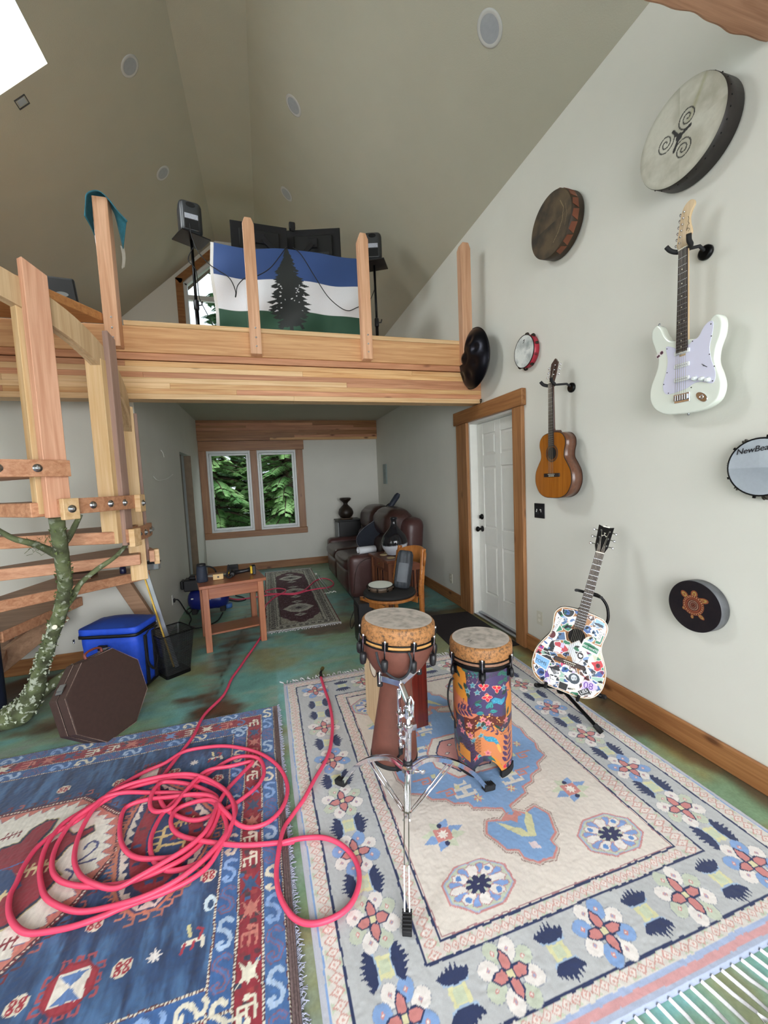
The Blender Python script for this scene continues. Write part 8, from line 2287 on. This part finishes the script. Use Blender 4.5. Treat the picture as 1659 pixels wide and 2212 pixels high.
for k in range(20):
    x, y = cxt+rs.uniform(-.11, .11), rs.uniform(H_*.36, H_*.64)
    if abs(x-cxt) > .02: cv.disc(x, y, rs.uniform(.004, .014), '#d6d6da', rs.uniform(.003, .006), rs.uniform(-.6, .6))
cv.rect(-.1, -.1, .028, H_+.1, '#cfcdc8')
U, V = cv.PX/W_, cv.PY/H_
sag = .028*np.sin(U*PI*2.2)*(.3+U)*0+(.012*np.sin(U*14+V*2)+.010*np.sin(U*23-V*5))
depth = .030*np.sin(U*9+V*3.2)+.018*np.sin(U*21-V*4)+.02*np.sin((U-V)*12)
depth = depth*(1.05-V*.75)
zsag = -.02*np.sin(np.clip((U-.02)*PI*3, 0, None))*(V)+(-.035)*U*0
P3 = np.stack([cv.PX+fx0+.012*np.sin(V*7)*(U < .2), 4.32+depth, cv.PY+fz0+zsag-.012*np.sin(U*PI*2)], -1)
fl_ = thing('wall_flag', 'blue, white and green striped flag with a dark fir tree hung along the loft', 'flag', (.38, 4.32, fz0))
P3 = P3-np.array([.38, 4.32, fz0])
cv.mesh('flag_cloth', attr_mat('flag_cloth', .75, .04, 200, sheen=.3), P3, fl_)
# cables in front of the flag
for lab, P in (('thin grey speaker cable hanging from the left loft speaker across the flag', [(-.53, 4.36, 4.06), (-.52, 4.33, 3.93), (-.47, 4.30, 3.78), (-.38, 4.27, 3.66), (-.30, 4.25, 3.60), (-.20, 4.24, 3.53), (-.155, 4.24, 3.42), (-.16, 4.24, 3.36), (-.15, 4.24, 3.38), (-.13, 4.24, 3.47), (-.05, 4.24, 3.55), (.06, 4.24, 3.58), (.18, 4.24, 3.66), (.28, 4.24, 3.78), (.36, 4.25, 3.895)]),
               ('thin black cable draped from the monitors down to the right guard post', [(.42, 4.26, 3.90), (.50, 4.24, 3.82), (.62, 4.23, 3.62), (.74, 4.23, 3.44), (.86, 4.23, 3.34), (.95, 4.23, 3.31), (1.04, 4.24, 3.35), (1.20, 4.3, 3.46), (1.34, 4.55, 3.7)]),
               ('black cable running down the left speaker stand', [(-.53, 4.47, 3.90), (-.585, 4.47, 3.78), (-.52, 4.46, 3.68), (-.51, 4.44, 3.45), (-.49, 4.42, 3.36), (-.42, 4.40, 3.20), (-.36, 4.36, 3.06), (-.32, 4.30, 3.00)]),
               ('small black cable loop at the foot of the flag', [(-.22, 4.2, 2.805), (-.20, 4.2, 3.02), (-.13, 4.2, 3.06), (-.07, 4.2, 2.98), (-.04, 4.2, 2.805)])):
    m = MB(); m.tube(catmull(P, 5), .0042, 6); tag(m.build('cable', RUBBER, None), lab, 'cable')

# teal cloth over the corner post
TEALC = mat('teal_cloth', '#2f6f80', .9, var=.15, scale=30, bump=.2, bscale=200)
tc_ = thing('teal_towel', 'teal cloth with white ends thrown over the top of the loft corner post', 'towel', (-1.015, 3.525, 3.66))
def drape(rows, name, ma):
    n = len(rows[0]); vs_ = []; fs = []
    K = 6
    R2 = [catmull(r, K) for r in rows]; nn = len(R2[0])
    cols_ = [catmull([R2[i][j] for i in range(len(rows))], 4) for j in range(nn)]; mm = len(cols_[0])
    for j in range(nn): vs_ += [tuple(p) for p in cols_[j]]
    fs = [(j*mm+i, (j+1)*mm+i, (j+1)*mm+i+1, j*mm+i+1) for j in range(nn-1) for i in range(mm-1)]
    m = MB(); m.add(vs_, fs, True); o = m.build(name, ma, tc_); s_ = o.modifiers.new('s', 'SOLIDIFY'); s_.thickness = .006; return o
drape([[(-.10, -.06, -.16), (-.085, -.065, -.08), (-.075, -.06, -.01), (-.03, -.062, .022), (.02, -.062, .02), (.07, -.06, -.03), (.12, -.055, -.10), (.17, -.045, -.155)],
       [(-.085, .0, -.20), (-.10, -.01, -.10), (-.075, .0, .0), (-.03, 0, .035), (.02, 0, .035), (.06, .0, .0), (.10, .0, -.07), (.15, .01, -.13)],
       [(-.075, .06, -.26), (-.085, .06, -.15), (-.08, .06, -.04), (-.03, .065, .02), (.02, .065, .02), (.065, .06, -.05), (.085, .06, -.18), (.10, .06, -.30)]], 'towel_cloth', TEALC)
drape([[(-.068, .03, -.14), (-.07, .035, -.25), (-.062, .03, -.36)], [(-.055, .055, -.14), (-.058, .058, -.25), (-.05, .055, -.34)]], 'white_end', mat('white_cloth', '#dedde0', .9, var=.04))
drape([[(.085, .05, -.28), (.09, .055, -.36), (.082, .05, -.45)], [(.105, .07, -.28), (.108, .07, -.35), (.095, .07, -.43)]], 'white_end', mat('white_cloth2', '#b4afa4', .9, var=.1))

# ------------------------------------------------------------------ outdoors: trees, ground
gr = MB(); gr.add([(-14, YB+T+.02, -.35), (14, YB+T+.02, -.35), (14, 30, -.35), (-14, 30, -.35)], [(0, 1, 2, 3)]); tag(gr.build('ground_outside', mat('undergrowth', '#4a5a34', .95, var=.4, scale=2), None), kind='structure')
gr = MB(); gr.add([(-14, -20, -.3), (14, -20, -.3), (14, YF-T-.02, -.3), (-14, YF-T-.02, -.3)], [(0, 1, 2, 3)]); tag(gr.build('ground_outside', mat('yard', '#8b8a80', .95, var=.3, scale=2), None), kind='structure')
def leaf_mat(name, a, b_):
    m, nt, bs = new_mat(name); N = nt.nodes; L = nt.links
    tc = N.new('ShaderNodeTexCoord'); no = N.new('ShaderNodeTexNoise'); no.inputs['Scale'].default_value = 1.3; no.inputs['Detail'].default_value = 4; L.new(tc.outputs['Object'], no.inputs[0])
    r = N.new('ShaderNodeValToRGB'); e = r.color_ramp.elements; e[0].position = .35; e[0].color = (*lin(a), 1); e[1].position = .65; e[1].color = (*lin(b_), 1)
    L.new(no.outputs['Fac'], r.inputs[0]); L.new(r.outputs[0], bs.inputs['Base Color']); bs.inputs['Roughness'].default_value = .7
    tl = N.new('ShaderNodeBsdfTranslucent'); L.new(r.outputs[0], tl.inputs[0]); mx = N.new('ShaderNodeMixShader'); mx.inputs[0].default_value = .35
    L.new(bs.outputs[0], mx.inputs[1]); L.new(tl.outputs[0], mx.inputs[2]); L.new(mx.outputs[0], N['Material Output'].inputs[0]); return m
def conifer(label, x, y, h, rad, lm, seed, dens=1.0, z0=-.35, droop=.35, lsz=.05):
    r_ = np.random.default_rng(seed)
    t = thing('conifer_tree', label, 'tree', (x, y, z0))
    MB().tube([(0, 0, 0), (.03, .0, h*.5), (0, .02, h)], [.16, .10, .02], 10).build('trunk', mat('tree_bark', '#4a3a2c', .95, var=.3), t)
    br = MB(); V = []; nb = int(120*dens)
    for b_ in range(nb):
        z = h*(.04+.94*(b_+r_.random())/nb); L_ = rad*(1-.75*z/h)*r_.uniform(.75, 1.1); a = r_.uniform(0, 2*PI)
        d = np.array([math.cos(a), math.sin(a), 0]); s_ = np.array([-d[1], d[0], 0])
        pts = [np.array([0, 0, z])+d*L_*k/6+np.array([0, 0, .12*L_*(k/6)-droop*L_*(k/6)**2]) for k in range(7)]
        br.tube([tuple(p) for p in pts], [.022*(1-k/7)+.004 for k in range(7)], 4)
        nsp = int(26*L_/1.6)+6
        for q in range(nsp):
            u = r_.uniform(.18, 1.0); k = min(5, int(u*6)); f_ = u*6-k; c = pts[k]*(1-f_)+pts[k+1]*f_
            sg = r_.choice([-1, 1]); sl = (.42*(1-u)+.16)*L_*.55
            dirv = d*.55+s_*sg*.8+np.array([0, 0, -.18]); dirv /= np.linalg.norm(dirv)
            nl = int(14)
            uu = (np.arange(nl)+r_.random(nl))/nl
            base = c+dirv*(uu[:, None]*sl)+np.array([0, 0, -1])*(uu[:, None]**2*sl*.35)
            side = np.cross(dirv, [0, 0, 1]); side /= np.linalg.norm(side)+1e-9
            for w2 in (-1, 1):
                ln = lsz*(1.15-uu)*r_.uniform(.7, 1.3, nl)
                tip = base+(dirv*.6+side*w2*.8)*ln[:, None]+np.array([0, 0, -.25])*ln[:, None]
                b2 = base+dirv*(.4*ln)[:, None]
                V.append(np.stack([base, tip, b2], 1))
    br.build('branch', mat('tree_bark', '#4a3a2c'), t)['kind'] = 'stuff'
    V = np.concatenate(V).reshape(-1, 3); nf = len(V)//3
    me = bpy.data.meshes.new('foliage'); me.vertices.add(len(V)); me.vertices.foreach_set('co', V.reshape(-1).astype(np.float32))
    me.loops.add(nf*3); me.loops.foreach_set('vertex_index', np.arange(nf*3, dtype=np.int32)); me.polygons.add(nf)
    me.polygons.foreach_set('loop_start', np.arange(0, nf*3, 3, dtype=np.int32)); me.polygons.foreach_set('loop_total', np.full(nf, 3, np.int32)); me.update(calc_edges=True)
    me.materials.append(lm); o = bpy.data.objects.new('foliage', me); COL.objects.link(o); o.parent = t; o['kind'] = 'stuff'; WM[o.name] = WM[t.name]
LG1 = leaf_mat('hemlock_green', '#6ba35e', '#c4e6a4'); LG2 = leaf_mat('dark_conifer', '#4d7450', '#86ad7c')
conifer('bright green conifer close outside the left casement', -1.25, 10.7, 5.6, 1.8, LG1, 1, 2.4, lsz=.12)
conifer('bright green conifer close outside the right casement', .55, 10.8, 6.2, 1.9, LG1, 2, 2.6, lsz=.12)
conifer('dark conifer standing behind the two bright ones', -.2, 14.2, 9.5, 3.4, LG2, 3, 2.2, droop=.25, lsz=.2)
conifer('dark conifer farthest left in the woods outside', -4.2, 14.5, 11, 3.4, LG2, 4, 2.0, droop=.25, lsz=.2)
conifer('dark conifer on the right side of the woods outside', 4.0, 14.6, 10, 3.2, LG2, 5, 1.6, droop=.25, lsz=.2)
ev = MB(); ev.T = frame((0, YB+T+.02, 0), (1, 0, 0), (0, 0, 1), (0, -1, 0)); ev.prism([(-1.9, 4.55), (-.22, 6.1), (1.5, 4.55), (1.5, 4.7), (-.22, 6.3), (-1.9, 4.7)], -.7, 0)
tag(ev.build('eave_soffit', mat('soffit', '#5a4634', .8), None), kind='structure')
